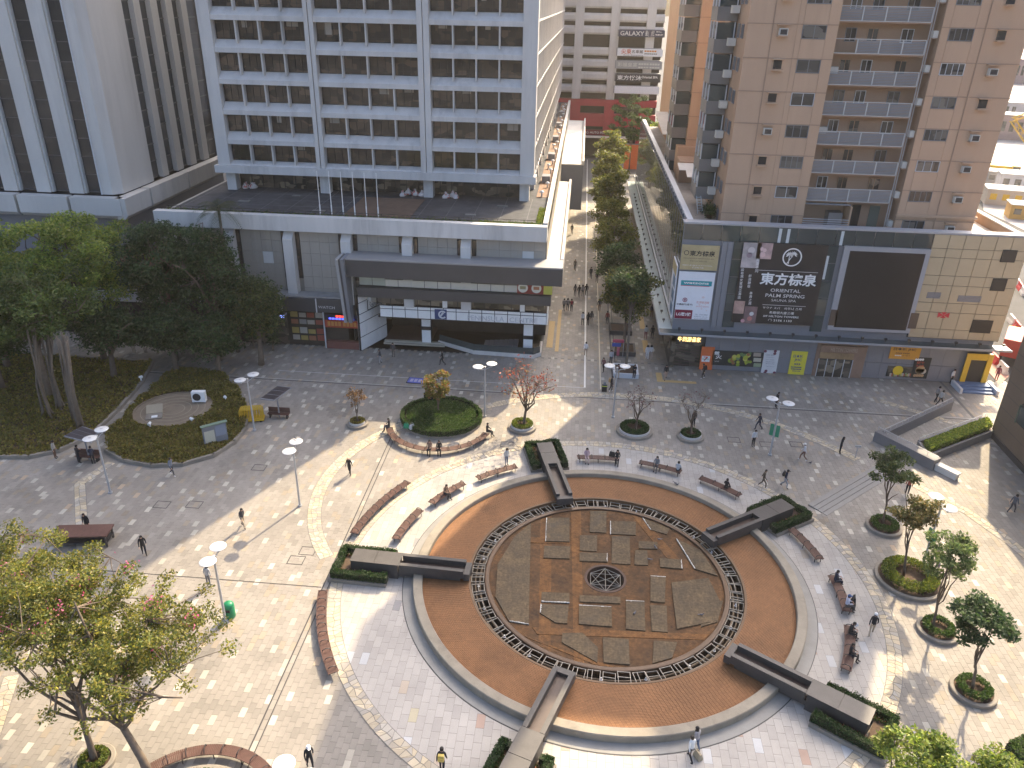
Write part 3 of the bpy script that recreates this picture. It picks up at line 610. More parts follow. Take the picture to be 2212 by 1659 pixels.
# ---------------------------------------------------------------- podium
PD = thing('podium_building', 'low stone-clad podium with white parapet and a dark canopy over the shopping centre entrance', 'building', (-23,77,0))
po = Vector((23,-77,0))
def pp(mb, name, m, parent=None):
    mb.v = [(x+po.x, y+po.y, z+po.z) for x, y, z in mb.v]; return mb.build(name, m, parent or PD)
PXL, PXR = -44.0, -2.9
pp(MB().box(PXL, PXR, 79.2, 188, 6.5, 13.98), 'podium_body', K['stone'])
pp(MB().box(PXL, -24.2, 79.2, 188, 0, 6.48), 'ground_storey', K['stone']); pp(MB().box(-24.2, PXR, 86.0, 188, 0, 6.48), 'ground_storey', K['stone'])
pp(MB().box(PXL+.4, PXR-.6, 78.4, 188, 13.985, 14.02), 'deck', K['deck'])
pp(MB().box(-24.8, -17.6, 78.6, 88.6, 14.022, 14.06), 'timber_deck', K['deckbrown'])
# deck slab joints, proud by a hair
for i in range(14): pp(MB().box(PXL+1+i*2.9, PXL+1.06+i*2.9, 78.6, 91, 14.022, 14.030), 'deck_joint', mat('deck_joint_grey',(.14,.145,.15),.9)) if not (-25 < PXL+1+i*2.9 < -17.5) else None
for i in range(4): pp(MB().box(PXL+1, -25, 80.5+i*2.6, 80.56+i*2.6, 14.022, 14.030), 'deck_joint', mat('deck_joint_grey',(.14,.145,.15),.9))
pp(MB().box(PXL, PXR, 76.7, 77.6, 13.0, 14.55), 'parapet', K['concrete']); pp(MB().box(PXL+.3, PXR-.4, 77.62, 78.3, 13.3, 14.35), 'roof_planter', mat('planter_liner',(.10,.09,.07),.9))
pp(MB().box(PXR-.45, PXR, 77.62, 186, 13.0, 14.75), 'side_parapet', K['concrete2'])
foliage('parapet_plants', lambda n, rg: np.c_[np.where(rg.random(n)<.7, rg.uniform(PXL+.4,PXR-.5,n), rg.uniform(-10,PXR-.5,n)), rg.uniform(77.65,78.25,n), 14.36+np.abs(rg.normal(0,.12,n))]+np.array(po), 5000, .08, GREEN+[(.10,.09,.03)], PD, seed=5)
foliage('side_plants', lambda n, rg: np.c_[rg.uniform(PXR-1.3,PXR-.5,n), rg.uniform(78.3,86,n), 14.1+np.abs(rg.normal(0,.12,n))]+np.array(po), 2500, .08, YGREEN, PD, seed=6)
pp(MB().box(-4.9, PXR-.5, 92, 186, 14.022, 14.05), 'side_deck', K['brownroof'])
vm_ = MB(); vm_.tube([(0,0,0),(0,0,.55)], .10, 8); vm_.lathe([(.30,.5),(.30,.56),(.12,.72),(0,.74)], n=10); vme = shared(vm_, 'roof_vent', K['ltmetal'])
for k in range(22): link('roof_vent', vme, PD, (-4.3+(k % 2)*.45+po.x, 93+4.1*k+random.uniform(-1,1)+po.y, 14.05))
for k in range(5): pp(MB().box(-4.7,-3.7,100+16*k,101.6+16*k,14.05,14.9), 'roof_plant', K['greymetal'])
for k, (x, y) in enumerate(((-38,84),(-33,87.5),(-12,82),(-9,86.5),(-28.5,81))): pp(MB().box(x,x+random.uniform(.8,1.8),y,y+.6,14.03,14.12), 'loose_board', mat('board_grey',(.17,.17,.165),.9,.2,2))
# terrace rail
rb = MB()
for i in range(30): rb.box(PXL+.8+i*1.35, PXL+.85+i*1.35, 78.45, 78.5, 14.0, 14.75)
for z in (14.45,14.7): rb.box(PXL+.6, PXR-1.2, 78.44, 78.49, z, z+.05)
pp(rb, 'terrace_rail', K['iron'])
# upper wall with panels, piers and slit windows
WY = 77.75
pp(MB().box(PXL, PXR, WY+.05, 79.3, 5.2, 13.0), 'upper_backing', mat('panel_joint',(.20,.185,.16),.9))
piers = [PY(x, 530, 77.2).x for x in (372, 497.5, 624.7, 748.6, 880, 1006.7)]
piers = [x for x in piers if x > PXL+1]; edges = [PXL]+piers+[PXR]
pan = {}
for i in range(len(edges)-1):
    x0 = edges[i]+(1.0 if i else .1); x1 = edges[i+1]-(1.0 if i < len(edges)-2 else .1); nx = max(2, round((x1-x0)/1.15)); sx = (x1-x0)/nx; nz = 6; sz = 7.7/nz
    for a in range(nx):
        for c in range(nz):
            key = (round(sx,3), random.random() < .035)
            if key not in pan: pan[key] = shared(MB().box(.012,key[0]-.012,0,.06,.012,sz-.012), 'stone_panel', K['stone_lt'] if key[1] else K['stone'])
            link('stone_panel', pan[key], PD, (x0+a*sx+po.x, WY-.015+po.y+random.uniform(0,.006), 5.25+c*sz))
for x in piers:
    pp(MB().ext([(WY+.05,5.2),(76.75,5.2),(76.75,12.1),(WY-.1,12.95),(WY+.05,12.95)], 'x', x-.52, x+.52), 'pier', K['concrete'])
    for s in (-1,1):
        w_ = pp(MB().box(x+s*.76-.22, x+s*.76+.22, WY-.06, WY+.04, 7.6, 12.6), 'slit_window', K['black'])
        for z0, z1 in ((7.7,9.2),(9.3,10.8),(10.9,12.5)): pp(MB().box(x+s*.76-.17, x+s*.76+.17, WY-.075, WY-.061, z0, z1), 'pane', K['glass'], w_)
# ledge over the shops at left
pp(MB().box(PXL, -24.3, 76.1, 77.73, 5.75, 6.15), 'ledge', mat('ledge_concrete',(.30,.30,.29),.85,.15,1.2,stain=.3)); pp(MB().box(PXL, -24.4, 75.85, 76.08, 4.5, 6.0), 'shop_fascia', K['darkmetal'])
for x in (-40,-35.5,-31.0,-27.2): pp(MB().box(x-.06, x+.06, 75.8, 75.84, 4.45, 6.05), 'fascia_joint', K['ltmetal'])
# dark canopy box
pp(MB().box(-23.4, -1.1, 75.0, 77.73, 8.95, 10.75), 'canopy_fascia', K['darkmetal']); pp(MB().box(-23.4, -1.1, 74.9, 77.72, 10.76, 10.92), 'canopy_cap', flat('cap_grey',(.27,.27,.27)))
pp(MB().box(-2.88, -1.1, 77.75, 118, 8.95, 10.6), 'side_canopy', K['concrete2']); pp(MB().box(-1.38, -1.1, 77.75, 118, 10.61, 11.0), 'side_canopy_lip', K['concrete2'])
pp(MB().box(-2.88, .6, 126, 176, 4.5, 11.6), 'side_annex', K['greymetal']); pp(MB().box(-2.88, .65, 125.9, 176, 11.61, 11.75), 'annex_roof', K['roofwhite']); pp(MB().box(.4, .68, 125.8, 176, 11.76, 12.3), 'annex_lip', K['concrete2'])
# slanting end bracket
pp(MB().ext([(74.3,10.95),(77.7,10.95),(77.7,3.2),(75.7,3.5)], 'x', -24.25, -23.95), 'bracket_edge', flat('bracket_grey',(.34,.34,.34)))
pp(MB().ext([(74.4,10.85),(77.7,10.85),(77.7,3.3),(75.8,3.6)], 'x', -23.94, -23.75), 'bracket_face', K['darkmetal']); pp(MB().ext([(74.3,10.95),(77.7,10.95),(77.7,3.2),(75.7,3.5)], 'x', -23.74, -23.42), 'bracket_edge', K['greymetal'])
# first glazed strip, dark band, second glazed strip
pp(MB().box(-22.6, -2.9, 76.9, 77.7, 6.3, 8.94), 'storey_back', K['interior'])
GP = shared(MB().box(0,1.34,0,.03,0,1.35), 'pane', mat('lit_frosted_glass',(.40,.43,.36),.35,.12,1.5)); GP2 = shared(MB().box(0,1.34,0,.03,0,.75), 'lower_panel', mat('cream_panel',(.62,.60,.52),.5,.08,2))
for i in range(14):
    x = -22.5+i*1.4
    if i < 2: link('pane', GP, PD, (x+po.x, 76.55+po.y, 7.6))
    elif i < 12: link('lower_panel', GP2, PD, (x+po.x, 76.45+po.y, 7.6)); link('glazing_strip', shared(MB().box(0,1.34,0,.03,.78,1.33),'glazing_strip',K['shopglass']), PD, (x+po.x, 76.55+po.y, 7.6))
sg = pp(MB().box(-5.75,-2.2,76.3,76.42,7.55,8.9), 'menu_sign', flat('menu_red',(.25,.04,.03)))
pp(MB().box(-3.0,-2.1,76.25,76.29,7.6,8.9), 'menu_panel', flat('menu_yellow',(.55,.52,.10)), sg)
for x in (-5.15,-3.75): pp(MB().lathe([(0,.0),(.52,.0)],(x,76.27,8.2),20), 'dish_picture', flat('plate',(.70,.68,.60)), sg).rotation_euler = (0,0,0)
for o in [c for c in sg.children if c.name.startswith('dish_picture')]:
    me = o.data
    for v in me.vertices: dy = v.co.y-(76.27+po.y); v.co.z = v.co.z+dy; v.co.y = 76.27+po.y
for x, c in ((-5.15,(.30,.28,.16)),(-3.75,(.40,.16,.08))): pp(MB().box(x-.3,x+.3,76.24,76.265,8.05,8.38), 'food_picture', flat('food%d'%int(c[0]*100),c), sg)
pp(MB().box(-22.6, -2.2, 75.9, 76.9, 6.45, 7.5), 'second_fascia', K['darkmetal']); 
pp(MB().box(-21.0, -2.9, 77.2, 77.3, 5.35, 6.4), 'mezzanine_glazing', K['shopglass'])
for i in range(13): pp(MB().box(-20.9+i*1.45, -20.83+i*1.45, 77.1, 77.19, 5.3, 6.44), 'mezzanine_bar', K['black'])
for x in (-13.5,-5.2): pp(MB().box(x-.25, x+.25, 76.95, 77.15, 5.3, 6.44), 'mezzanine_post', K['whitepaint'])
# white tiled sign band
BX0, BX1, nb_ = -20.6, -2.6, 13; pp(MB().box(BX0, BX1, 77.0, 77.08, 3.9, 5.3), 'band_backing', K['black'])
bw = (BX1-BX0)/nb_
wt = shared(MB().box(.04,bw-.04,0,.06,0,.88), 'band_tile', K['whitepaint']); wt2 = shared(MB().box(.04,bw-.04,0,.06,0,.28), 'band_tile', K['whitepaint'])
for i in range(nb_): link('band_tile', wt, PD, (BX0+i*bw+po.x, 76.94+po.y, 3.95)); link('band_tile', wt2, PD, (BX0+i*bw+po.x, 76.94+po.y, 4.92))
pp(MB().ext([(77.0,3.9),(79.5,3.9),(79.5,5.3),(77.0,5.3)], 'x', BX1+.01, BX1+.12), 'band_return', K['whitepaint'])
ltr = flat('sign_letters',(.52,.53,.55),.35)
o = text('PENINSULA', (-11.05+po.x,-7.1+po.x,4.06,4.62,76.9+po.y), PD, ltr, bold=.012); o = text('CENTRE', (-6.55+po.x,-3.55+po.x,4.06,4.62,76.9+po.y), PD, ltr, bold=.012)
lg = pp(MB().box(-14.6,-13.3,76.85,76.93,4.0,5.1), 'logo_square', flat('logo_navy',(.04,.06,.16)))
cr_ = MB(); 
for rr_, m_ in ((.46,.30),): cr_.lathe([(m_,0),(rr_,0)], (0,0,0), 20, a0=R(40), a1=R(320))
cr_.v = [(x-13.75, 76.83, z0+4.55) for (x, z0, _) in cr_.v]; pp(cr_, 'logo_crescent', K['ltmetal'], lg)
cr_ = MB().add([(-14.1,76.82,4.35),(-13.9,76.82,4.3),(-13.55,76.82,4.75),(-13.75,76.82,4.85)],[(0,1,2,3)]); pp(cr_, 'logo_leaf', flat('logo_pale',(.5,.52,.55)), lg)
# diagonal white panel wall with the clock
A, B2 = Vector((-22.75,76.3,0)), Vector((-20.9,80.6,0)); dv = (B2-A); dl = dv.length; du = dv.normalized(); dnn = Vector((du.y,-du.x,0))
def wallbox(s0, s1, z0, z1, t0, t1, name, m, parent=None):
    q = [A+du*s0+dnn*t0, A+du*s0+dnn*t1, A+du*s1+dnn*t1, A+du*s1+dnn*t0]; return pp(MB().prism([(p.x,p.y) for p in q], z0, z1), name, m, parent)
wallbox(0, dl, 0, 6.42, -.25, 0, 'panel_wall', K['black'])
rows = [(.05,1.55,[0,.62,.74,1]),(1.62,3.2,[0,.22,.70,1]),(3.27,4.2,[0,.42,.52,1]),(4.27,5.5,[0,.26,.66,1]),(5.57,6.36,[0,.44,.50,1])]
for z0, z1, cuts in rows:
    for a, b_ in zip(cuts, cuts[1:]): wallbox(a*dl+.035, b_*dl-.035, z0+.035, z1-.0, .002, .06, 'wall_panel', K['whitepaint'])
ck = wallbox(dl*.30, dl*.63, 4.35, 5.45, .065, .11, 'clock', K['black']); wallbox(dl*.32, dl*.61, 4.42, 5.38, .112, .13, 'clock_face', K['whitepaint'], ck)
cc = A+du*dl*.465+dnn*.14; 
for k in range(12):
    a = R(30*k); q = cc+du*(.36*math.sin(a)); b = MB(); zc = 4.9+.36*math.cos(a); e = .05
    b.add([tuple(q-du*e+Vector((0,0,zc-e))),tuple(q+du*e+Vector((0,0,zc-e))),tuple(q+du*e+Vector((0,0,zc+e))),tuple(q-du*e+Vector((0,0,zc+e)))],[(0,1,2,3)]); pp(b, 'hour_mark', K['black'], ck)
for ang, ln in ((220,.22),(155,.32)):
    a = R(ang); t_ = cc+dnn*.01; e = du*(.03*math.cos(a))-Vector((0,0,.03*math.sin(a))); d_ = du*(ln*math.sin(a))+Vector((0,0,ln*math.cos(a))); z_ = Vector((0,0,4.9))
    pp(MB().add([tuple(t_+z_-e),tuple(t_+z_+e),tuple(t_+z_+e+d_),tuple(t_+z_-e+d_)],[(0,1,2,3)]), 'clock_hand', K['black'], ck)
# entrance recess, columns, steps, sunken stair well
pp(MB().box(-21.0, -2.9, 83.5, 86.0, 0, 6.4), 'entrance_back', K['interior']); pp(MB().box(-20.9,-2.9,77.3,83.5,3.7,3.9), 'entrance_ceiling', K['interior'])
pp(MB().box(-20.8, -15.6, 79.3, 83.5, .0, .32), 'entrance_landing', mat('brown_floor',(.09,.055,.045),.5,.15,2))
for k in range(2): pp(MB().box(-20.8, -13.9, 78.5+.4*k, 78.9+.4*k, 0, .14+.14*k), 'entrance_step', mat('pale_step',(.40,.37,.30),.7,.1,2))
for x, y in ((-16.0,79.0),(-4.55,77.9)):
    pp(MB().box(x-.55,x+.55,y,y+.5,0,3.88), 'column_core', K['black'])
    for z0, z1 in ((.1,1.75),(2.2,3.8)): pp(MB().box(x-.5,x+.5,y-.05,y-.004,z0,z1), 'column_panel', K['whitepaint'])
well = [(-14.6,79.4),(-10.4,77.2),(-3.9,76.9),(-3.2,77.6),(-3.2,80.6)]
for a, b_ in zip(well, well[1:]):
    a, b_ = Vector((*a,0)), Vector((*b_,0)); d_ = (b_-a); q = MB(); rbox(q, (a+b_)/2, d_.length/2+.1, .14, 0, .42, math.atan2(d_.y,d_.x)); pp(q, 'well_kerb', K['concrete2'])
    q = MB(); rbox(q, (a+b_)/2, d_.length/2, .015, .42, 1.15, math.atan2(d_.y,d_.x)); pp(q, 'glass_rail', K['curtain'])
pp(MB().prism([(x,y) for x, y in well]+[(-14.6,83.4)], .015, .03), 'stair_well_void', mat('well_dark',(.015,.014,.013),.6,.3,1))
for k in range(7): pp(MB().box(-9.6+.55*k, -9.1+.55*k, 79.2, 81.0, .03, .09+.05*k), 'escalator_step', K['greymetal'])
# shopfronts in the ground storey
SY = 76.9
pp(MB().box(PXL, -24.3, SY+.25, 79.2, 0, 4.5), 'shop_backing', K['interior'])
posters = [(x, z) for x in np.arange(-30.6,-27.0,.92) for z in (.7,1.5,2.6,3.4)]
pc = [(.34,.31,.27),(.26,.07,.05),(.32,.25,.08),(.25,.25,.25),(.38,.36,.32),(.27,.12,.07)]
for x, z in posters: pp(MB().box(x+random.uniform(0,.05), x+.82, SY, SY+.03, z, z+random.uniform(.5,.72)), 'poster', flat('poster%d' % (k:=random.randrange(6)), pc[k]))
kk = pp(MB().box(-26.7,-22.95,SY-.35,SY+.2,0,.85), 'counter', flat('counter_maroon',(.16,.06,.05))); pp(MB().box(-26.7,-22.95,SY-.3,SY-.25,2.5,3.35), 'shop_sign', flat('shop_red',(.36,.06,.03)))
text('■■■■ ■■■■', (-26.4+po.x,-23.2+po.x,2.68,3.2,SY-.31+po.y), PD, flat('shop_gold',(.50,.22,.06)))
pp(MB().box(-26.6,-23.05,SY-.32,SY-.26,3.42,4.0), 'led_sign', flat('led_dark',(.02,.02,.05)))
text('■■■■■■■■', (-26.2+po.x,-23.4+po.x,3.45,3.65,SY-.33+po.y), PD, flat('led_blue',(.08,.10,.85),emit=1.0)); text('■■■', (-25.4+po.x,-24.4+po.x,3.72,3.95,SY-.33+po.y), PD, flat('led_red',(.85,.05,.03),emit=1.0))
for x in (-26.8,-22.98): pp(MB().box(x-.06,x+.06,SY-.36,SY-.2,0,4.45), 'shop_post', K['ltmetal'])
for x0, x1, c in ((-36,-33,(.6,.07,.04)),(-33,-31,(.4,.38,.36)),(-40,-36.5,(.36,.36,.36))): pp(MB().box(x0,x1,SY-.05,SY,.2,3.9), 'shop_window', K['shopglass'])
pp(MB().box(-33.4,-31.2,SY-.4,SY-.3,3.2,4.0), 'neon_board', K['black'])
for x, z, c in ((-34.6,3.6,(.9,.03,.03)),(-33.9,3.75,(.9,.03,.03)),(-32.9,3.5,(.85,.85,.9)),(-31.6,3.4,(.25,.35,.95))): pp(MB().box(x,x+.45,SY-.45,SY-.41,z,z+.3), 'neon_sign', flat('neon%d'%int(x*-10),c,emit=1.5))
text('WATCH', (-27.0+po.x,-25.2+po.x,4.95,5.25,75.83+po.y), PD, K['ltmetal'])
# flag poles on the deck
for k in range(6):
    q = P(702+25.6*k, 458, 14.1)
    if k in (0,1,2,3,4,5):
        ht_ = [5.0]*6
        FP = thing('flag_pole', 'slim white terrace flagpole, number %s counting from the glass tower side' % ('one','two','three','four','five','six')[k], 'flagpole', (q.x, 79.3, 14.06), 0, 'flagpoles on the podium terrace')
        part(MB().tube([(0,0,0),(0,0,1.2)], .07, 8), 'pole_base', K['whitepaint'], FP); part(MB().tube([(0,0,1.2),(0,0,4.6)], [.045,.03], 8), 'pole', K['whitepaint'], FP); part(MB().lathe([(0,.06),(.05,.03),(.05,0),(0,-.02)],(0,0,4.62),8), 'finial', K['whitepaint'], FP)
# sandbags against the recessed wall
for k, (x, y) in enumerate([(515,405),(530,407),(540,402),(548,405),(556,403),(870,424),(883,420),(897,422),(912,424),(963,428),(978,426),(985,429)]):
    q = P(x, y, 14.05); b = MB(); b.lathe([(0,.0),(.32,.05),(.38,.2),(.28,.42),(.10,.55),(.14,.72),(.05,.70),(0,.60)], n=9)
    b.v = [(vx*random.uniform(.8,1.2)*1.3, vy*.9, vz*random.uniform(.75,1.1)) for vx, vy, vz in b.v]
    o = b.build('rubbish_sack', [flat('sack_white',(.62,.57,.55)),flat('sack_red',(.5,.16,.14))], None, (q.x, min(q.y,90.8), 14.03)); o.rotation_euler = (0,0,random.random()*6)
    for pl_ in o.data.polygons: pl_.material_index = 1 if random.random() < .2 else 0
    tag(o, ('white sack slumped by the terrace column above the tall palm','white sack slumped beside the terrace column past the flagpoles','white sack slumped by the terrace glazing nearest the street')[0 if k < 5 else (1 if k < 9 else 2)], 'sack', 'white sacks on the podium terrace')

# ================================================================ dark glass tower at left
LT = thing('glass_tower', 'dark glass tower with tall pale vertical fins and white planter boxes at its foot', 'building', (-51.5,83.5,0))
lo_ = Vector((51.5,-83.5,0))
def lp(mb, name, m, parent=None):
    mb.v = [(x+lo_.x, y+lo_.y, z) for x, y, z in mb.v]; return mb.build(name, m, parent or LT)
lp(MB().box(-100, -52.1, 84.1, 112, 11.5, 70), 'core', K['black'])
ZB, ZT = 14.4, 70
fr = [(-53.3,-51.5),(-57.15,-55.5),(-61.05,-59.4),(-64.95,-63.3),(-68.85,-67.2),(-72.75,-71.1),(-76.65,-75.0)]
cp = MB(); cp.prism([(-53.3,83.3),(-52.1,83.3),(-51.3,84.2),(-51.3,91.0),(-52.2,91.0),(-53.3,84.2)], ZB, ZT); lp(cp, 'corner_pier', K['concrete2'])
lp(MB().box(-53.42,-53.3,83.2,84.2,ZB,ZT), 'pier_edge', K['ltmetal'])
for x0, x1 in fr[1:]:
    lp(MB().box(x0, x1, 83.3, 84.2, ZB, ZT), 'fin', K['concrete2']); lp(MB().box(x0-.2, x0-.01, 83.55, 84.2, ZB, ZT), 'fin_edge', K['stone_lt']); lp(MB().box(x1+.01, x1+.2, 83.55, 84.2, ZB, ZT), 'fin_edge', K['stone_lt'])
sr = [(91.0,93.5),(94.9,97.3),(98.9,101.0),(102.6,104.9),(106.4,109.5)]
for (a0, a1), (b0, b1) in zip(sr, sr[1:]): lp(MB().box(-52.2, -51.35, a1, b0, ZB, ZT), 'fin', K['concrete2'])
zz = ZB+.1; gp = {}
while zz < 44:
    for (a0, a1), (b0, b1) in zip(fr, fr[1:]):
        wd = a0-b1-.4
        if 'f' not in gp: gp['f'] = shared(MB().box(.04,wd-.04,0,.02,.04,1.9), 'pane', K['glassblue']); gp['fb'] = shared(MB().box(0,wd,-.06,.0,0,.07), 'transom', mat('transom_grey',(.10,.10,.10),.4))
        link('pane', gp['f'], LT, (b1+.2+lo_.x, 83.95+lo_.y, zz)); link('transom', gp['fb'], LT, (b1+.2+lo_.x, 83.95+lo_.y, zz-.03))
    for a0, a1 in sr:
        k = round(a1-a0,2)
        if k not in gp: gp[k] = shared(MB().box(-.02,0,.04,k-.04,.04,1.9), 'pane', K['glassblue']); gp[-k] = shared(MB().box(0,.07,0,k,0,.12), 'transom', mat('transom_grey',(.10,.10,.10),.4))
        link('pane', gp[k], LT, (-51.95+lo_.x, a0+lo_.y, zz)); link('transom', gp[-k], LT, (-51.95+lo_.x, a0+lo_.y, zz-.05))
    zz += 1.95
for y0, y1 in ((82.2,87.6),(88.0,97.2),(97.6,110)): lp(MB().ext([(-51.4,11.9),(-50.55,11.9),(-50.2,12.3),(-50.2,14.25),(-51.4,14.25)], 'y', y0, y1), 'planter_box', K['concrete2'])
for k in range(5): lp(MB().ext([(83.2,11.9),(82.5,11.9),(82.1,12.3),(82.1,14.25),(83.2,14.25)], 'x', -56.6-6.2*k, -50.75-6.2*k), 'planter_box', K['concrete2'])
lp(MB().box(-100,-52.3,84.0,112,0,11.8), 'lower_wall', K['greymetal']); lp(MB().box(-100,-45.0,79.6,84.0,0,3.2), 'arcade', K['interior']); lp(MB().box(-100,-44.6,79.2,84.0,3.25,4.7), 'arcade_canopy', K['concrete2']); lp(MB().box(-100,-44.9,79.5,84.0,4.71,6.0), 'canopy_roof', K['black'])
lp(MB().box(-52.2,-46.2,81.5,81.7,6.1,9.0), 'lattice_screen', mat('brown_lattice',(.24,.13,.08),.7,.25,2)); 
for k in range(14):
    x = -52+.42*k; lp(MB().tube([(x,81.45,6.2),(x+.9,81.45,8.9)], .03, 4), 'lattice_bar', mat('lattice_pale',(.32,.18,.11),.7)); lp(MB().tube([(x+.9,81.42,6.2),(x,81.42,8.9)], .03, 4), 'lattice_bar', mat('lattice_pale',(.32,.18,.11),.7))
# ================================================================ shopping podium at right with the residential tower
HP = thing('shopping_podium', 'glass and grey panel shopping podium carrying billboards under the salmon tower', 'building', (10.6,76.3,0))
ho = Vector((-10.6,-76.3,0))
def hp(mb, name, m, parent=None):
    mb.v = [(x+ho.x, y+ho.y, z) for x, y, z in mb.v]; return mb.build(name, m, parent or HP)
def r4(x, y, Y=76.2): q = PY(1371.5+.2976*x, 438.9+.2976*y, Y); return q.x, q.z
def r4box(x0, y0, x1, y1, Y=76.2): a = r4(x0,y0,Y); b = r4(x1,y1,Y); return a[0], b[0], b[1], a[1]
HX0, HX1 = 10.6, 43.0
hp(MB().box(HX0+.6, HX1-.2, 77.2, 150, 0, 14.5), 'podium_body', K['greymetal'])
hp(MB().box(HX0+.4, HX1-.2, 77.0, 150, 14.51, 14.55), 'roof_deck', mat('roof_deck_grey',(.26,.24,.22),.85,.2,1,stain=.3))
# curtain wall of the street side
CG = shared(MB().box(-.03,.03,.03,1.97,.03,2.17), 'pane', K['curtain'])
for j in range(36):
    for k in range(5): link('pane', CG, HP, (HX0+ho.x, 76.5+2*j+ho.y, 4.6+2.2*k))
for j in range(37): hp(MB().box(HX0-.05, HX0+.6, 76.45+2*j, 76.52+2*j, 4.5, 15.6), 'mullion', K['greymetal'])
hp(MB().box(HX0+.1, HX0+.55, 76.5, 149, .0, 4.2), 'side_shopfront', K['shopglass'])
hp(MB().box(HX0+.35, HX0+.95, 77.0, 150, 15.3, 15.75), 'side_coping', K['ltmetal'])
# front: upper glass strip
gx0, gx1 = HX0, 34.3; npn = 13; wdp = (gx1-gx0)/npn
TG = shared(MB().box(.03,wdp-.03,-.03,.03,0,1.55), 'pane', K['curtain'])
for i in range(npn): link('pane', TG, HP, (gx0+i*wdp+ho.x, 76.35+ho.y, 14.05))
hp(MB().box(HX0-.1, HX1, 76.2, 77.3, 15.62, 15.80), 'coping', flat('coping_grey',(.36,.36,.37)))
for x in (19.7,20.5,25.6): hp(MB().box(x, x+.28, 76.28, 76.31, 14.1, 15.5), 'light_strip', flat('strip_pale',(.55,.60,.60)))
# middle wall
hp(MB().box(HX0, HX1-.2, 76.42, 77.15, 4.3, 14.0), 'front_wall', K['greymetal'])
for i, x in enumerate((14.45,15.0)): hp(MB().box(x, x+.5, 76.22, 76.42, 4.9, 14.0), 'pilaster', K['greymetal'])
MG = shared(MB().box(.02,1.2,-.03,.03,.02,1.78), 'pane', K['curtain'])
for x in (15.6, 24.45):
    for k in range(5): link('pane', MG, HP, (x+ho.x, 76.36+ho.y, 4.95+1.82*k))
hp(MB().box(24.6,24.9,76.25,76.3,10.6,13.0), 'light_strip', flat('strip_pale',(.55,.60,.60)))
# beige tiled wall
hp(MB().box(34.2, HX1, 76.30, 76.42, 4.9, 15.6), 'tile_backing', mat('dark_joint',(.06,.055,.05),.8))
bx = np.linspace(34.25, HX1, 7); bz = [4.95,5.95,7.75,8.75,10.55,11.55,13.35,14.25,15.6]
for a, b_ in zip(bx, bx[1:]):
    for c, d in zip(bz, bz[1:]): hp(MB().box(a+.025, b_-.025, 76.20, 76.29, c+.025, d-.025), 'wall_tile', K['beigetile'])
hp(MB().box(HX1-.02, HX1+.1, 76.2, 110, 4.9, 15.6), 'side_wall', K['beigetile'])
for x, z in ((35.0,9.2),(38.0,9.0)): 
    for q in range(5): hp(MB().box(x, x+(1.3 if x < 36 else 2.2), 76.14, 76.195, z+q*.13, z+q*.13+.09), 'vent_louvre', K['greymetal'])
for px0, py0, px1, py1 in ((680,880,725,955),(620,1050,665,1125),(500,1295,580,1375)):
    q0 = PY(1920+.364*px0, 219.4+.364*py0, 76.15); q1 = PY(1920+.364*px1, 219.4+.364*py1, 76.15); hp(MB().box(min(q0.x,q1.x), max(q0.x,q1.x)+.3, 76.12, 76.19, q1.z, q0.z), 'wall_opening', K['black'])
# reversed reflection of a bank sign is left as a small plain red-white emblem in the glazing
em = MB(); q = PY(1920+.364*325, 219.4+.364*1268, 76.1)
for s in (-1,1): em.add([(q.x,76.12,q.z),(q.x+s*.55,76.12,q.z+.3),(q.x+s*.55,76.12,q.z-.3)],[(0,1,2) if s < 0 else (0,2,1)]); em.add([(q.x,76.12,q.z),(q.x-.3,76.12,q.z+s*.3),(q.x+.3,76.12,q.z+s*.3)],[(0,1,2)])
hp(em, 'reflected_emblem', flat('emblem_red',(.55,.05,.06)))
# glass canopy with brackets and spotlights
hp(MB().box(9.2, 44.0, 74.9, 76.25, 4.42, 4.50), 'glass_canopy', K['curtain']); hp(MB().box(9.2, 44.0, 74.82, 74.9, 4.36, 4.56), 'canopy_edge', flat('edge_grey',(.30,.31,.32)))
hp(MB().box(9.2, 10.55, 76.26, 150, 4.42, 4.50), 'glass_canopy', mat('canopy_pale_glass',(.48,.55,.54),.15,.1,.5,spec=.6)); hp(MB().box(9.1, 9.2, 74.9, 150, 4.34, 4.58), 'canopy_edge', flat('edge_grey',(.30,.31,.32))); hp(MB().box(10.30, 10.42, 76.4, 150, 5.6, 5.75), 'canopy_rail', K['ltmetal'])
sl = MB(); sl.box(-.03,.03,-.03,.03,0,.25); sl.box(-.13,.13,-.12,.10,.25,.42); sle = shared(sl, 'spotlight', K['iron'])
for i in range(15): link('spotlight', sle, HP, (11.2+2.3*i+ho.x, 75.6+ho.y, 4.5)); hp(MB().box(11.1+2.3*i, 11.2+2.3*i, 74.95, 76.25, 4.28, 4.41), 'canopy_bracket', K['greymetal'])
for i in range(24): link('spotlight', sle, HP, (9.8+ho.x, 78+2.6*i+ho.y, 4.5))
hp(MB().box(HX0, HX1-.2, 76.36, 77.15, 3.75, 4.29), 'shop_header', K['greymetal'])
# ground floor wall panels
gb = np.linspace(14.2, 43, 20)
hp(MB().box(14.2, HX1-.2, 76.5, 77.15, 0, 3.74), 'shop_backing', mat('dark_joint',(.06,.055,.05),.8))
for a, b_ in zip(gb, gb[1:]):
    for c, d in ((.05,1.8),(1.84,3.72)): hp(MB().box(a+.012, b_-.012, 76.43, 76.495, c, d), 'wall_panel', K['greymetal'])
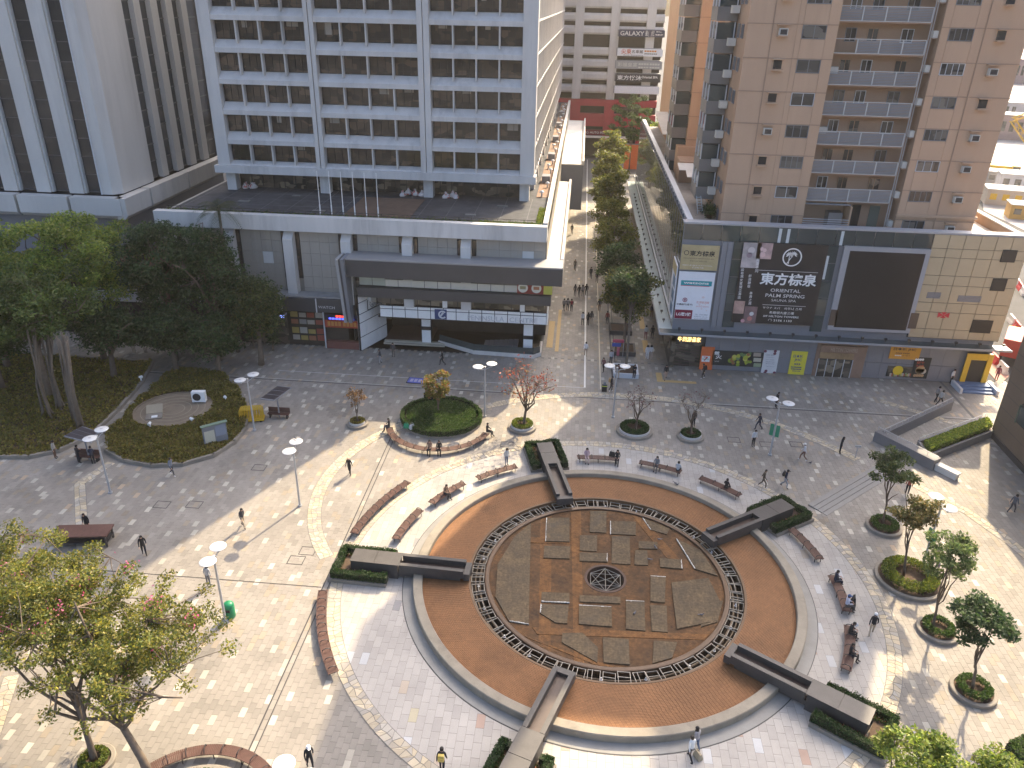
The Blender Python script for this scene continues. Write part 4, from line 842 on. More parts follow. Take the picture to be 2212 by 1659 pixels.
# signs on the podium: things of their own, each a board with its lettering
def sign(name, label, bxx, m, Y=76.2, cat='sign', d=.10, z=None):
    x0, x1, z0, z1 = bxx
    T = thing(name, label, cat, ((x0+x1)/2, Y, z0)); MB().box(x0-(x0+x1)/2, x1-(x0+x1)/2, -d, -.004, 0, z1-z0).build('board', m, T)
    return T, ((x0+x1)/2, z0)
def st_(T, o, body, bxx, m, yo=-.115, bold=0.0):
    x0, x1, z0, z1 = bxx; return text(body, (x0-o[0], x1-o[0], z0-o[1], z1-o[1], yo), T, m, bold=bold)
def srect(T, o, bxx, m, yo=-.108, name='panel', t=.004):
    x0, x1, z0, z1 = bxx; return MB().box(x0-o[0], x1-o[0], yo-t, yo, z0-o[1], z1-o[1]).build(name, m, T)
def sdisc(T, o, cx_, cz, r0, r1, m, yo=-.112, name='emblem', n=28, a0=0, a1=2*math.pi):
    b = MB(); b.lathe([(r0,0),(r1,0)] if r0 > 0 else [(.0001,0),(r1,0)], n=n, a0=a0, a1=a1); b.v = [(cx_-o[0]+x, yo, cz-o[1]+y) for x, y, _ in b.v]; b.f = [f[::-1] for f in b.f]; return b.build(name, m, T)
cw = flat('lettering_white',(.80,.80,.78)); ck_ = flat('lettering_black',(.03,.03,.03)); gy = flat('lettering_grey',(.62,.62,.62))
# 1 golden board, 2 white board
T, o = sign('sign_board', 'tan sign board with black Chinese characters above the white shop sign', r4box(345,298,592,490), mat('gold_board',(.46,.37,.20),.6,.22,1.2))
st_(T,o,'東方棕泉', r4box(400,340,580,388), ck_, bold=.02); st_(T,o,'ORIENTAL PALM SPRING SAUNA SPA', r4box(352,392,572,408), ck_); st_(T,o,'サウナ スパ  사우나 스파', r4box(400,412,520,428), ck_); st_(T,o,'希爾頓大廈三樓 3/F HILTON TOWERS', r4box(345,442,560,458), cw); st_(T,o,'✆ 2156 1133', r4box(415,458,495,473), cw)
c_ = r4(374,357); sdisc(T,o,c_[0],c_[1],.19,.25,ck_); 
T, o = sign('sign_board', 'tall white sign board with teal logo plate at the podium corner', r4box(324,492,537,846), flat('sign_white',(.74,.75,.78)))
bt = r4box(336,556,555,602); srect(T,o,bt,flat('teal',(.02,.30,.33))); st_(T,o,'watsons', (bt[0]+.25,bt[1]-.3,bt[2]+.16,bt[3]-.12), cw, bold=.02)
srect(T,o,(bt[0]+.0,bt[1]-.2,bt[2]-.06,bt[2]),flat('sign_red',(.55,.05,.08)))
c_ = r4(362,699); sdisc(T,o,c_[0],c_[1],.17,.24,flat('bank_maroon',(.30,.02,.06))); srect(T,o,(c_[0]-.02,c_[0]+.02,c_[1]-.24,c_[1]+.24),flat('bank_maroon',(.30,.02,.06)),-.113); srect(T,o,(c_[0]-.09,c_[0]+.09,c_[1]-.07,c_[1]+.07),flat('bank_maroon',(.30,.02,.06)),-.113)
st_(T,o,'中國銀行(香港)', r4box(303,722,416,744), ck_, bold=.015); st_(T,o,'BANK OF CHINA (HONG KONG)', r4box(300,746,412,754), flat('sign_grey',(.25,.25,.27)))
bt = r4box(292,768,410,838); srect(T,o,bt,flat('maroon',(.20,.012,.04))); st_(T,o,'LG層3號', (bt[0]+.15,bt[1]-.15,bt[2]+.3,bt[3]-.28), cw, bold=.02)
pk_ = flat('sign_pink',(.62,.24,.20)); st_(T,o,'花月居酒屋', r4box(447,708,537,729), pk_); st_(T,o,'KAGETSU IZAKAYA', r4box(444,741,533,755), pk_); st_(T,o,'TEL. 2723-0800', r4box(434,800,526,814), flat('sign_grey',(.25,.25,.27))); st_(T,o,'希爾頓大廈 1 樓 2A 舖', r4box(430,816,524,828), flat('sign_grey',(.25,.25,.27)))
st_(T,o,'SHOP 2A 1/F HILTON TOWERS', r4box(428,831,522,841), ck_)
for k in range(9): c_ = r4(random.uniform(425,530),random.uniform(670,790)); sdisc(T,o,c_[0],c_[1],0,random.uniform(.04,.13),flat('blossom_pale',(.72,.62,.60)),-.1085,'blossom',8)
# street-side sign of the corner
T = thing('side_sign', 'narrow white sign with grey-blue squares on the street side of the podium corner', 'sign', (10.5,78.3,5.6)); MB().box(-.12,0,-1.7,1.7,0,5.6).build('board', flat('sign_white',(.74,.75,.78)), T)
for z0 in (.2,1.7,3.1): MB().box(-.14,-.122,-1.5,.2,z0,z0+1.1).build('panel', flat('side_blue',(.16,.24,.32)), T)
MB().box(-.14,-.122,-1.65,1.65,4.4,5.5).build('panel', mat('gold_board',(.46,.37,.20),.6,.22,1.2), T)
# big dark billboard
T, o = sign('billboard', 'huge dark billboard with white Chinese characters and a palm emblem', r4box(790,278,1287,889), mat('billboard_black',(.030,.027,.028),.45,.35,.6), cat='billboard')
st_(T,o,'東方棕泉', r4box(916,498,1310,606), cw, bold=.025); st_(T,o,'ORIENTAL', r4box(985,616,1198,650), gy, bold=.01); st_(T,o,'PALM SPRING', r4box(948,652,1226,690), gy, bold=.01); st_(T,o,'SAUNA SPA', r4box(990,692,1165,718), gy)
st_(T,o,'サウナ スパ', r4box(928,746,1050,768), cw); st_(T,o,'사우나 스파', r4box(1083,752,1208,778), cw); st_(T,o,'希爾頓大廈三樓', r4box(975,780,1150,808), cw); st_(T,o,'3/F HILTON TOWERS', r4box(930,808,1185,834), cw, bold=.012); st_(T,o,'✆ 2156 1133', r4box(966,836,1134,862), cw, bold=.012)
for y0, xa, xb in ((482,900,1330),(732,925,1240)): b = r4box(xa,y0,xb,y0+6); srect(T,o,(b[0],b[1],b[3]-.04,b[3]),gy)
def vert(s, x, y0, y1, wpx=24):
    n_ = len(s)
    for k, ch in enumerate(s):
        yy0 = y0+(y1-y0)*k/n_; yy1 = y0+(y1-y0)*(k+.86)/n_; xx = x-(yy0-y0)*.115; a_ = r4(xx,yy0); b = r4(xx,yy1); w2 = abs(a_[1]-b[1])*.46; st_(T,o,ch,(a_[0]-w2,a_[0]+w2,b[1],a_[1]),cw)
# photo strips of the billboard (soft abstract pictures)
for bxp, c, nm in ((r4box(792,282,893,470),(.42,.37,.36),'hand_picture'),(r4box(893,284,985,405),(.50,.34,.32),'foot_picture'),(r4box(722,705,785,800),(.46,.30,.25),'skin_picture'),(r4box(800,745,870,872),(.20,.13,.13),'flower_picture')): srect(T,o,bxp,mat('photo_'+nm,c,.5,.45,1.6),name=nm)
for (x,y,w1,c) in ((845,340,22,(.60,.54,.52)),(830,375,18,(.30,.22,.24)),(920,330,12,(.72,.52,.50)),(940,340,13,(.70,.50,.48)),(925,372,18,(.66,.46,.44)),(845,800,14,(.62,.60,.58)),(830,835,16,(.45,.18,.16)),(780,850,13,(.55,.30,.32))):
    c_ = r4(x,y); sdisc(T,o,c_[0],c_[1],0,w1*.0155,flat('photo_spot%d'%(x+y),c),-.114,'picture_shape',14)
vert('設有男女賓獨立專區', 782, 470, 695); vert('舒適體驗', 836, 515, 615); vert('尊貴之選', 843, 640, 738); vert('與眾不同', 893, 400, 505)
c_ = r4(1140,391); sdisc(T,o,c_[0],c_[1],.80,.93,cw,n=40)
for s, h_ in ((-.28,.28),(.10,.34)):
    b = MB(); x0_, z0_ = c_[0]-o[0]+s, c_[1]-o[1]+h_; zb = c_[1]-o[1]-.66; xb = c_[0]-o[0]+(-.42 if s > 0 else -.28)
    b.add([(xb-.05,-.113,zb),(xb+.05,-.113,zb),(x0_+.03,-.113,z0_),(x0_-.03,-.113,z0_)],[(0,1,2,3)])
    for k in range(9):
        a_ = R(-25+k*28.5); e = Vector((math.cos(a_),0,math.sin(a_)-.25))*.40; nrm = Vector((-e.z,0,e.x))*.16
        b.add([(x0_,-.113,z0_),tuple(Vector((x0_,-.113,z0_))+e*.5+nrm),tuple(Vector((x0_,-.113,z0_))+e),tuple(Vector((x0_,-.113,z0_))+e*.5-nrm)],[(0,1,2,3)])
    b.build('palm_emblem', cw, T)
# blank LED screen
bx_ = r4box(1520,306,1985,940); T, o = sign('led_screen', 'large blank dark video screen in a pale metal frame', bx_, flat('screen_frame',(.33,.33,.34)), cat='screen', d=.25)
b = r4box(1557,340,1958,918); srect(T,o,b,mat('screen_black',(.022,.022,.024),.28,.2,.5,spec=.5),-.255,'screen')
for s in (r4box(1420,765,1450,882),r4box(2000,790,2030,905)): srect(T,o,s,flat('speaker_brown',(.10,.07,.05)),-.255,'speaker_strip')
# ground floor shops
def g4(x0,y0,x1,y1): return r4box(x0,y0,x1,y1,76.4)
T, o = sign('shop_sign', 'orange convenience shop panel with a white square numeral logo', g4(487,1040,556,1213), K['orange'], 76.42)
b = g4(487,1105,540,1150); srect(T,o,b,cw); st_(T,o,'7', (b[0]+.18,b[1]-.18,b[2]+.12,b[3]-.08), flat('seven_red',(.60,.05,.03)), -.116, .02); st_(T,o,'ELEVEN', (b[0]+.08,b[1]-.08,b[2]+.24,b[2]+.40), flat('seven_green',(.02,.20,.08)), -.119)
T, o = sign('window_poster', 'wide dark restaurant window poster with yellow-green pictures', g4(568,1066,918,1190), mat('poster_dark',(.03,.035,.035),.4,.3,1.5), 76.42, 'poster')
st_(T,o,'螢', g4(578,1072,612,1100), cw, bold=.02); st_(T,o,'火', g4(588,1095,628,1130), cw, bold=.02); st_(T,o,'燒鳥居', g4(578,1140,608,1150), gy)
for k in range(26):
    c_ = r4(random.uniform(680,840),random.uniform(1085,1180),76.4); sdisc(T,o,c_[0],c_[1],0,random.uniform(.06,.28),flat('dish%d' % (k % 5),[(.40,.42,.05),(.24,.32,.04),(.55,.52,.12),(.10,.20,.08),(.30,.12,.05)][k % 5]),-.110-.0004*k,'picture_shape',12)
for k, yy in enumerate((1082,1120,1158)): srect(T,o,g4(862,yy,912,yy+30),flat('thumb%d'%k,[(.35,.30,.25),(.45,.44,.36),(.28,.34,.22)][k]),name='picture_panel'); 
T, o = sign('salon_sign', 'white ornamental salon poster with flowered corners', g4(942,1064,1020,1236), flat('salon_white',(.66,.66,.66)), 76.42)
for s, y0, y1 in (('Cattre salon',1090,1106),('G/F Tower Hilton',1112,1120),('Hair Design',1128,1140),('Fashion',1143,1154),('Beauty',1157,1168),('www.cattresalon',1178,1186)): st_(T,o,s,g4(950,y0,1010,y1),flat('sign_grey',(.25,.25,.27)))
for x, y in ((946,1072),(1018,1072),(942,1228),(1010,1228),(1014,1090),(950,1215)): c_ = r4(x,y,76.4); sdisc(T,o,c_[0],c_[1],0,.17,flat('salon_flower',(.18,.06,.09)),name='flower',n=7)
T, o = sign('shop_sign', 'tall yellow shop poster with dark blue lettering and arrows', g4(1141,1072,1222,1244), flat('jhc_yellow',(.70,.62,.06)), 76.42); nv = flat('navy',(.03,.04,.20))
st_(T,o,'日本城', g4(1152,1096,1216,1122), nv, bold=.02); st_(T,o,'JHC', g4(1158,1124,1206,1150), nv, bold=.02); st_(T,o,'>>>', g4(1156,1156,1198,1176), nv, bold=.03); st_(T,o,'■■■■■■■■', g4(1132,1182,1206,1194), nv); st_(T,o,'■■■■■■■', g4(1134,1196,1204,1208), nv); st_(T,o,'■■■■■ ■■■', g4(1140,1212,1196,1220), nv); 
T, o = sign('shop_sign', 'orange shop sign with dark lettering beside the tower entrance', g4(1866,1022,2056,1136), flat('jhc_orange',(.66,.33,.05)), 76.42); dkb = flat('dark_brown',(.08,.05,.05))
st_(T,o,'日本城 JHC', g4(1880,1044,2036,1076), dkb, bold=.02); st_(T,o,'■■■■ ■■■■', g4(1892,1080,1990,1094), flat('brown_mid',(.30,.13,.04))); st_(T,o,'■■■■', g4(1885,1098,1930,1108), cw); st_(T,o,'全·場·9', g4(1940,1096,1990,1112), flat('brown_mid',(.30,.13,.04)))
T, o = sign('food_poster', 'black hot pot food poster with red lettering and dish pictures', g4(2036,1118,2112,1272), mat('poster_dark',(.03,.035,.035),.4,.3,1.5), 76.42, 'poster')
st_(T,o,'銀牛', g4(2046,1144,2098,1166), flat('poster_red',(.55,.10,.05))); st_(T,o,'夫夫鍋', g4(2040,1168,2092,1188), flat('poster_red',(.55,.10,.05)))
for x, y, r_ in ((2070,1205,.45),(2055,1215,.3),(2090,1218,.3),(2028,1248,.16),(2046,1248,.16),(2064,1248,.16),(2082,1249,.16)): c_ = r4(x,y,76.4); sdisc(T,o,c_[0],c_[1],0,r_,flat('dishp%d'%(x%3),[(.45,.30,.16),(.50,.22,.10),(.55,.48,.38)][x%3]),name='dish_picture',n=14)
for x in (2040,2056,2072,2088): c_ = r4(x,1133,76.4); sdisc(T,o,c_[0],c_[1],0,.13,cw,name='dot',n=10)
T, o = sign('shop_window', 'small shop window with a round yellow sign', g4(1838,1180,2006,1264), K['shopglass'], 76.42, 'window', .06); c_ = r4(1908,1212,76.4); sdisc(T,o,c_[0],c_[1],0,.52,flat('round_yellow',(.70,.52,.03)),-.08,'round_sign',24)
for k in range(14): xk = 1850+11*k; srect(T,o,g4(xk,1236+random.uniform(-10,4),xk+8,1256),flat('goods%d'%(k%4),[(.5,.48,.42),(.4,.1,.06),(.2,.3,.15),(.55,.5,.2)][k%4]),-.065,'goods')
# tower entrance
EN = hp(MB().box(r4(1332,1012,76.3)[0],r4(1700,1012,76.3)[0],76.30,76.42,0,3.72), 'entrance_surround', mat('entrance_brick',(.27,.18,.13),.7,.2,2,.2)); e0, e1 = r4(1345,1080,76.3)[0], r4(1595,1080,76.3)[0]
hp(MB().box(e0, e1, 76.24, 76.295, 0, 2.05), 'doorway', K['shopglass'], EN); hp(MB().box(e0, e1, 76.20, 76.295, 2.08, 2.75), 'entrance_panel', mat('entrance_gold',(.32,.22,.12),.6,.35,3), EN)
for k in range(5): hp(MB().box(e0+(e1-e0)*k/4-.03, e0+(e1-e0)*k/4+.03, 76.18, 76.24, 0, 2.05), 'door_bar', K['ltmetal'], EN)
hp(MB().box(r4(1332,1012,76.3)[0]+.3,r4(1700,1012,76.3)[0]-.3,76.02,76.28,2.85,3.62), 'entrance_lintel', mat('entrance_brick',(.27,.18,.13),.7,.2,2,.2), EN)
b = g4(1420,1030,1610,1055); text('HILTON TOWERS', (b[0]+ho.x,b[1]+ho.x,3.0,3.42,76.0+ho.y), HP, flat('entrance_letters',(.42,.34,.26)), bold=.01)
# corner shop with lit characters
hp(MB().box(HX0+.1, 14.15, 77.0, 77.15, 0, 3.74), 'corner_shop_glass', K['shopglass']); hp(MB().box(HX0+.1, 14.15, 76.5, 76.98, 2.9, 3.74), 'corner_header', K['darkmetal'])
b = r4box(335,950,440,985,76.3); text('牛涮源餐家', (11.3+ho.x,13.7+ho.x,3.05,3.6,76.45+ho.y), HP, flat('lit_gold',(.95,.62,.22),emit=1.2), bold=.01)
for k in range(6): hp(MB().tube([(11.0,76.9,.3+k*.42),(13.8,76.9,.1+k*.36)], .035, 4), 'shutter_bar', flat('shutter_brown',(.12,.085,.085)))
# yellow stair lobby and blue steps at the far corner
hp(MB().box(40.6,43.0,76.0,76.35,0,3.6), 'stair_lobby', K['black']); 
for x in (40.4,42.5): hp(MB().box(x,x+.5,75.85,76.0,0,3.6), 'yellow_jamb', K['yellow'])
hp(MB().box(40.9,42.5,75.9,76.0,2.9,3.6), 'yellow_header', K['yellow'])
for k in range(3): hp(MB().box(39.9,43.2,74.0+.5*k,76.0,.0+.15*k,.14+.15*k), 'blue_step', flat('step_blue',(.10,.17,.30))); 
for x in (39.65,43.2): hp(MB().box(x,x+.25,73.8,76.0,0,.55), 'step_wall', K['ltmetal'])

# ---------------------------------------------------------------- residential tower
RT = thing('residential_tower', 'salmon-tiled apartment tower with louvred balconies and air conditioners', 'building', (14.7,80.5,14.5))
ro_ = Vector((-14.7,-80.5,-14.5))
def rp(mb, name, m, parent=None):
    mb.v = [(x+ro_.x, y+ro_.y, z+ro_.z) for x, y, z in mb.v]; return mb.build(name, m, parent or RT)
ZF = [15.86+2.93*k for k in range(8)]; ZTOP = 62
rp(MB().box(39.56,41.2,84.6,96,14.5,54), 'unseen_shadow_bay', K['pink']); rp(MB().box(14.75,22.9,80.56,94,14.5,54), 'core', K['pink2']); rp(MB().box(22.9,32.0,82.6,100,14.5,47), 'core', K['pink2']); rp(MB().box(32.0,39.55,80.56,100,14.5,54), 'core', K['pink2'])  # first box: unseen bay added behind the wing to widen its cast shadow
rp(MB().box(14.7,39.6,80.5,82.6,39.3,47), 'upper_wall', K['pink'])
pcache = {}
def panels(x0, x1, cuts, holes, y, nm='wall_panel'):
    """storey-high wall panels split at cuts, leaving holes for windows"""
    for k, zt in enumerate(ZF):
        zb_ = (ZF[k-1] if k else 14.55)
        xs = [x0]+cuts+[x1]
        for a, b_ in zip(xs, xs[1:]):
            h_ = [q for q in holes if q[0] >= a-.01 and q[1] <= b_+.01]
            if h_:
                q0, q1, hd = h_[0]
                segs = [(a,q0,zb_,zt),(q1,b_,zb_,zt),(q0,q1,zb_,zt-hd)]
            else: segs = [(a,b_,zb_,zt)]
            for s0, s1, t0, t1 in segs:
                if s1-s0 < .03: continue
                key = (round(s1-s0,3), round(t1-t0,3))
                if key not in pcache: pcache[key] = shared(MB().box(.012,key[0]-.012 if key[0] > .1 else key[0],0,.055,.02,key[1]-.015), nm, K['pink'])
                link(nm, pcache[key], RT, (s0+ro_.x, y+ro_.y, t0+ro_.z))
panels(14.7,22.9,[17.0,18.8,20.9],[], 80.5) if 0 else panels(14.7,22.9,[17.0,19.2],[(19.7,21.9,1.25)], 80.5)
panels(32.0,39.6,[35.8,],[(32.7,34.9,1.12)], 80.5)
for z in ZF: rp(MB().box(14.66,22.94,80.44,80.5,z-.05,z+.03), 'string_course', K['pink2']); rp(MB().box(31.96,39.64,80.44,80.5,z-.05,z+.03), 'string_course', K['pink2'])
rp(MB().box(35.76,35.84,80.42,80.5,14.5,39.3), 'down_pipe', K['pink2']); rp(MB().box(16.96,17.04,80.44,80.5,14.5,39.3), 'down_pipe', K['pink2'])
def flatwin(x, y, z0, wd, ht, mull=(.25,.5,.75), fm_=K['greymetal'], face='y'):
    b = MB(); t = .055; b.box(0,wd,-.05,.03,0,t); b.box(0,wd,-.05,.03,ht-t,ht); b.box(0,t,-.05,.03,t,ht-t); b.box(wd-t,wd,-.05,.03,t,ht-t)
    for q in mull: b.box(wd*q-.025, wd*q+.025, -.045, .03, t, ht-t)
    o = b.build('window', fm_, RT); p = MB().box(.02,wd-.02,-.005,.02,.02,ht-.02).build('pane', K['glassflat'], o)
    o.location = (x+ro_.x, y+ro_.y, z0+ro_.z)
    if face == 'x': o.rotation_euler = (0,0,R(-90))
    return o
def aircon(x, y, z, parent, fx=None, face='y', kind=0):
    T = bpy.data.objects.new('air_conditioner', None)
    b = MB(); b.box(-.48,.48,-.62,0,-.10,0); b.box(-.50,.50,-.02,.0,-.02,.85); b.box(-.55,.55,-.5,0,.86,.93)
    o = b.build('air_conditioner_hood', K['pink'], parent, (x+ro_.x, y+ro_.y, z+ro_.z))
    if kind:
        u = MB().box(-.38,.38,-.55,-.05,.02,.60).build('air_conditioner', flat('ac_cream',(.60,.58,.52)), o); MB().box(-.31,.31,-.565,-.552,.08,.54).build('grille', K['iron'], u)
    else: MB().box(-.38,.38,-.06,-.025,.05,.8).build('opening', K['black'], o)
    if face == 'x': o.rotation_euler = (0,0,R(-90))
for k, zt in enumerate(ZF):
    if k and (k-1) >= 0 or True:
        flatwin(19.72, 80.52, zt-1.23, 2.16, 1.18, mull=random.choice([(.25,.5,.75),(.33,.66),(.5,)]), fm_=K['ltmetal'] if k in (1,4) else K['greymetal'])
        aircon(17.95, 80.49, zt-.98, RT, kind=1 if k in (3,6) else 0)
        flatwin(32.72, 80.52, zt-1.10, 2.16, 1.06, mull=random.choice([(.33,.66),(.25,.5,.75)]), fm_=K['ltmetal'] if k in (2,5) else K['greymetal'])
        aircon(37.3, 80.49, zt-.98, RT, kind=1 if k in (0,1,2,3,5) else 0)
        # side face to the street
        for yy in (82.0, 84.0):
            o = flatwin(14.68, yy+1.1, zt-1.4, 1.0, 1.25, mull=(.5,), face='x')
        if k >= 1:
            b = MB(); b.box(12.7,14.7,86.3,90.5,zt-2.93,zt-1.65); rp(b, 'bay_wall', K['baywall']); b = MB(); b.box(12.8,14.7,86.4,90.4,zt-1.64,zt-.12); bw_ = rp(b, 'bay_window', K['curtain'])
            for yy in (86.32,88.3,90.36): rp(MB().box(12.72,12.84,yy,yy+.12,zt-1.64,zt-.05), 'bay_bar', K['ltmetal'], bw_)
            for xx in (12.72,14.5): rp(MB().box(xx,xx+.1,86.28,86.4,zt-1.64,zt-.05), 'bay_bar', K['ltmetal'], bw_)
            b = MB(); b.box(13.9,14.66,85.2,86.1,zt-2.2,zt-1.5); rp(b, 'air_conditioner', flat('ac_cream',(.60,.58,.52)))
# side returns of the right wing
for zt in ZF:
    rp(MB().box(31.55,31.98,80.9,81.6,zt-.9,zt-.3), 'air_conditioner', flat('ac_cream',(.60,.58,.52))); rp(MB().box(31.5,31.99,80.8,81.7,zt-1.0,zt-.92), 'bracket_shelf', K['pink2'])
for x in (31.3,31.5): rp(MB().tube([(x,81.2,14.5),(x,81.2,40)], .05, 6), 'drain_pipe', flat('pipe_grey',(.45,.42,.40)))
# balconies
for k in range(9):
    zb = 17.33+2.745*k-(0 if k else 0)
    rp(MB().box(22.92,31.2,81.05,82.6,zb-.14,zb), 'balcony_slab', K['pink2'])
    fr_ = MB(); fr_.box(22.95,31.15,80.98,81.04,zb-.02,zb+.05); fr_.box(22.95,31.15,80.98,81.04,zb+1.2,zb+1.27)
    for q in range(5): x = 22.95+q*2.05; fr_.box(x-.05 if q else x, x+.05, 80.975, 81.045, zb+.05, zb+1.2)
    rl = rp(fr_, 'balcony_rail', flat('rail_pale',(.50,.49,.47)))
    for q in range(4):
        if k == 5 and q == 0: continue
        lv = MB(); x = 22.98+q*2.05
        for t in range(8): lv.add([(x+.02,80.985,zb+.10+t*.135),(x+2.0,80.985,zb+.10+t*.135),(x+2.0,81.035,zb+.185+t*.135),(x+.02,81.035,zb+.185+t*.135)],[(0,1,2,3)])
        rp(lv, 'louvre_panel', K['railing'], rl)
    for x, wd in ((24.2,1.0),(26.2,1.0),(29.3,1.1)): flatwin(x, 82.55, zb+.95, wd, 1.2, mull=(.5,), fm_=random.choice([K['ltmetal'],K['greymetal'],K['pink2']]))
    if random.random() < .4: rp(MB().box(23.2,24.0,81.9,82.5,zb+.9,zb+1.5), 'air_conditioner', flat('ac_cream',(.60,.58,.52)))
# clutter at the foot of the balconies
rp(MB().ext([(80.6,17.0),(82.6,16.6),(82.6,16.75),(80.6,17.15)], 'x', 23.0, 27.4), 'lean_to_roof', K['greymetal']); rp(MB().box(27.4,27.55,80.4,82.6,14.55,16.9), 'screen_wall', K['pink']); rp(MB().box(25.6,27.0,81.2,82.5,14.55,16.1), 'plant_box', K['baywall'])
for q in range(5): rp(MB().box(22.9,27.4,80.35,80.4,14.7+.22*q,14.74+.22*q), 'guard_rail', K['ltmetal'])
rp(MB().box(28.2,29.1,82.5,82.58,14.55,16.7), 'roof_door', K['black']); rp(MB().box(30.0,31.0,82.5,82.58,14.55,16.7), 'roof_door', flat('door_green',(.12,.15,.13)))
rp(MB().box(31.9,39.7,80.2,80.5,16.2,16.45), 'ledge_moulding', K['pink'])
# second wing further along the street
RW = thing('residential_wing', 'salmon wing further along the street with grey bay windows', 'building', (13.9,108,14.5)); ro_ = Vector((-13.9,-108,-14.5)); 
def wp(mb, name, m, parent=None): return rp(mb, name, m, parent or RW)
wp(MB().box(13.9,32,108,150,14.5,36.6), 'wall', K['pink'])
for k, zt in enumerate(ZF):
    wp(MB().box(13.85,20,107.9,108.0,zt-.05,zt+.03), 'string_course', K['pink2'])
    b = MB(); b.box(11.9,13.85,109,115,zt-2.93,zt-1.6); wp(b, 'bay_wall', K['baywall']); b = MB().box(12.0,13.85,109.1,114.9,zt-1.58,zt-.1); bw_ = wp(b, 'bay_window', K['curtain'])
    for yy in (109.0,111.9,114.8): wp(MB().box(11.92,12.04,yy,yy+.14,zt-1.6,zt-.05), 'bay_bar', K['ltmetal'], bw_)
    wp(MB().box(16.2,17.2,107.4,107.99,zt-1.1,zt-.45), 'air_conditioner', flat('ac_cream',(.60,.58,.52))); wp(MB().box(16.0,17.4,107.3,107.99,zt-1.25,zt-1.12), 'air_conditioner_shelf', K['pink2'])
    for yy in (108.6,): wp(MB().box(13.84,13.898,yy,yy+.35,zt-1.6,zt-.3), 'side_window', K['glassflat'])
# roof-top clutter on the podium
RC = thing('rooftop_shed', 'pink rooftop shed with white awnings on the podium roof beside the tower', 'shed', (12.5,100,14.55))
for bxx, m in (((0,3.6,1,5,0,2.6),K['pink2']),((.2,5,7,12,0,3.4),K['pink'])): part(MB().box(*bxx), 'shed_wall', m, RC)
for a_ in ((-.3,2.6,-1.6,.9,2.0),(.4,2.4,-4.2,-2.2,1.7)): part(MB().ext([(a_[2],a_[4]),(a_[3],a_[4]+.4),(a_[3],a_[4]+.46),(a_[2],a_[4]+.06)], 'x', a_[0], a_[1]), 'awning', K['roofwhite'], RC)
part(MB().ext([(20,3.0),(36,4.2),(36,4.3),(20,3.1)], 'x', -.6, 2.2), 'awning', K['roofwhite'], RC)
for q in range(12): part(MB().box(.2+.3*q,.24+.3*q,6.6,6.65,0,1.1), 'rail_bar', K['iron'], RC)
RL = thing('step_ladder', 'pale blue step ladder leaning on the podium roof', 'ladder', (13.3,85.0,14.56), .3)
for s in (-.3,.3): part(MB().tube([(s,0,0),(s*.8,.9,1.7)], .04, 5), 'stile', flat('ladder_blue',(.42,.52,.56)), RL)
for q in range(6): part(MB().box(-.28,.28,.12+.14*q,.2+.14*q,.25+.26*q,.29+.26*q), 'tread', flat('ladder_blue',(.42,.52,.56)), RL)
BS = thing('roof_shrub', 'dark potted shrub on the podium roof by the step ladder', 'plant', (14.0,83.2,14.56)); foliage('leaves', lambda n, rg: np.c_[rg.normal(0,.35,n), rg.normal(0,.35,n), np.abs(rg.normal(.8,.35,n))], 900, .09, DKGREEN, BS); part(MB().lathe([(0,0),(.3,0),(.38,.45),(.3,.45)], n=12), 'pot', K['soil'], BS)

# ================================================================ car park block closing the street
CPK = thing('car_park', 'white multi-storey car park with a red lower part closing off the street', 'building', (0,200,0))
def cp_(mb, name, m, parent=None):
    mb.v = [(x, y-200, z) for x, y, z in mb.v]; return mb.build(name, m, parent or CPK)
def c5(x, y, Y=200.0): q = PY(1179.5+.2314*x, .2314*y, Y); return q.x, q.z
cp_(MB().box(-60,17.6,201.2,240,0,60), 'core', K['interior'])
rowsY = [(75,120),(200,240),(320,440),(515,550),(630,670),(745,790),(865,905)]
levels = [(c5(450,b)[1], c5(450,a)[1]) for a, b in rowsY]; levels.sort()
prev = c5(450,905)[1]-.2; z0 = c5(450,905)[1]
levels = levels+[(levels[-1][1]+3.2, levels[-1][1]+4.4)]
for (a, b_), (c, d) in zip(levels, levels[1:]):
    cp_(MB().ext([(199.6,b_),(201.2,b_),(201.2,c),(199.6,c),(199.3,c-.5),(199.3,b_+.4)], 'x', -60, 17.6), 'spandrel', K['concrete'])
cp_(MB().box(-60,17.6,199.6,201.2,levels[-1][1],60), 'upper_wall', K['concrete'])
cxs = [c5(310,300)[0], c5(640,300)[0]]
step = cxs[1]-cxs[0]
for k in range(-7,3):
    x = cxs[0]+k*step; 
    if x < 17: cp_(MB().box(x-1.0,x+1.0,199.0,201.2,z0-.4,60), 'pier', K['concrete'])
zr = c5(300,905)[1]
cp_(MB().box(-60,17.6,199.5,201.2,zr-1.9,zr-.4), 'red_spandrel', K['red']); zq = c5(300,1055)[1]
cp_(MB().box(-60,17.6,199.5,201.2,zq-2.9,zq), 'red_spandrel', K['red'])
for k in range(-7,3):
    x = cxs[0]+k*step; cp_(MB().box(x-1.2,x+1.2,199.2,201.2,0,zr-.4), 'red_pier', K['red'])
    for q in range(7):
        xx = x+1.5+q*.85
        for zz in (zr-1.3, zq-1.6, zr+1.6): cp_(MB().add([(xx,199.25,zz+.5),(xx+.1,199.25,zz+.5),(xx+.45,199.25,zz-.35),(xx+.35,199.25,zz-.35)],[(0,1,2,3)]), 'zigzag', K['red'] if zz < zr else K['concrete']) if xx < 17 else None
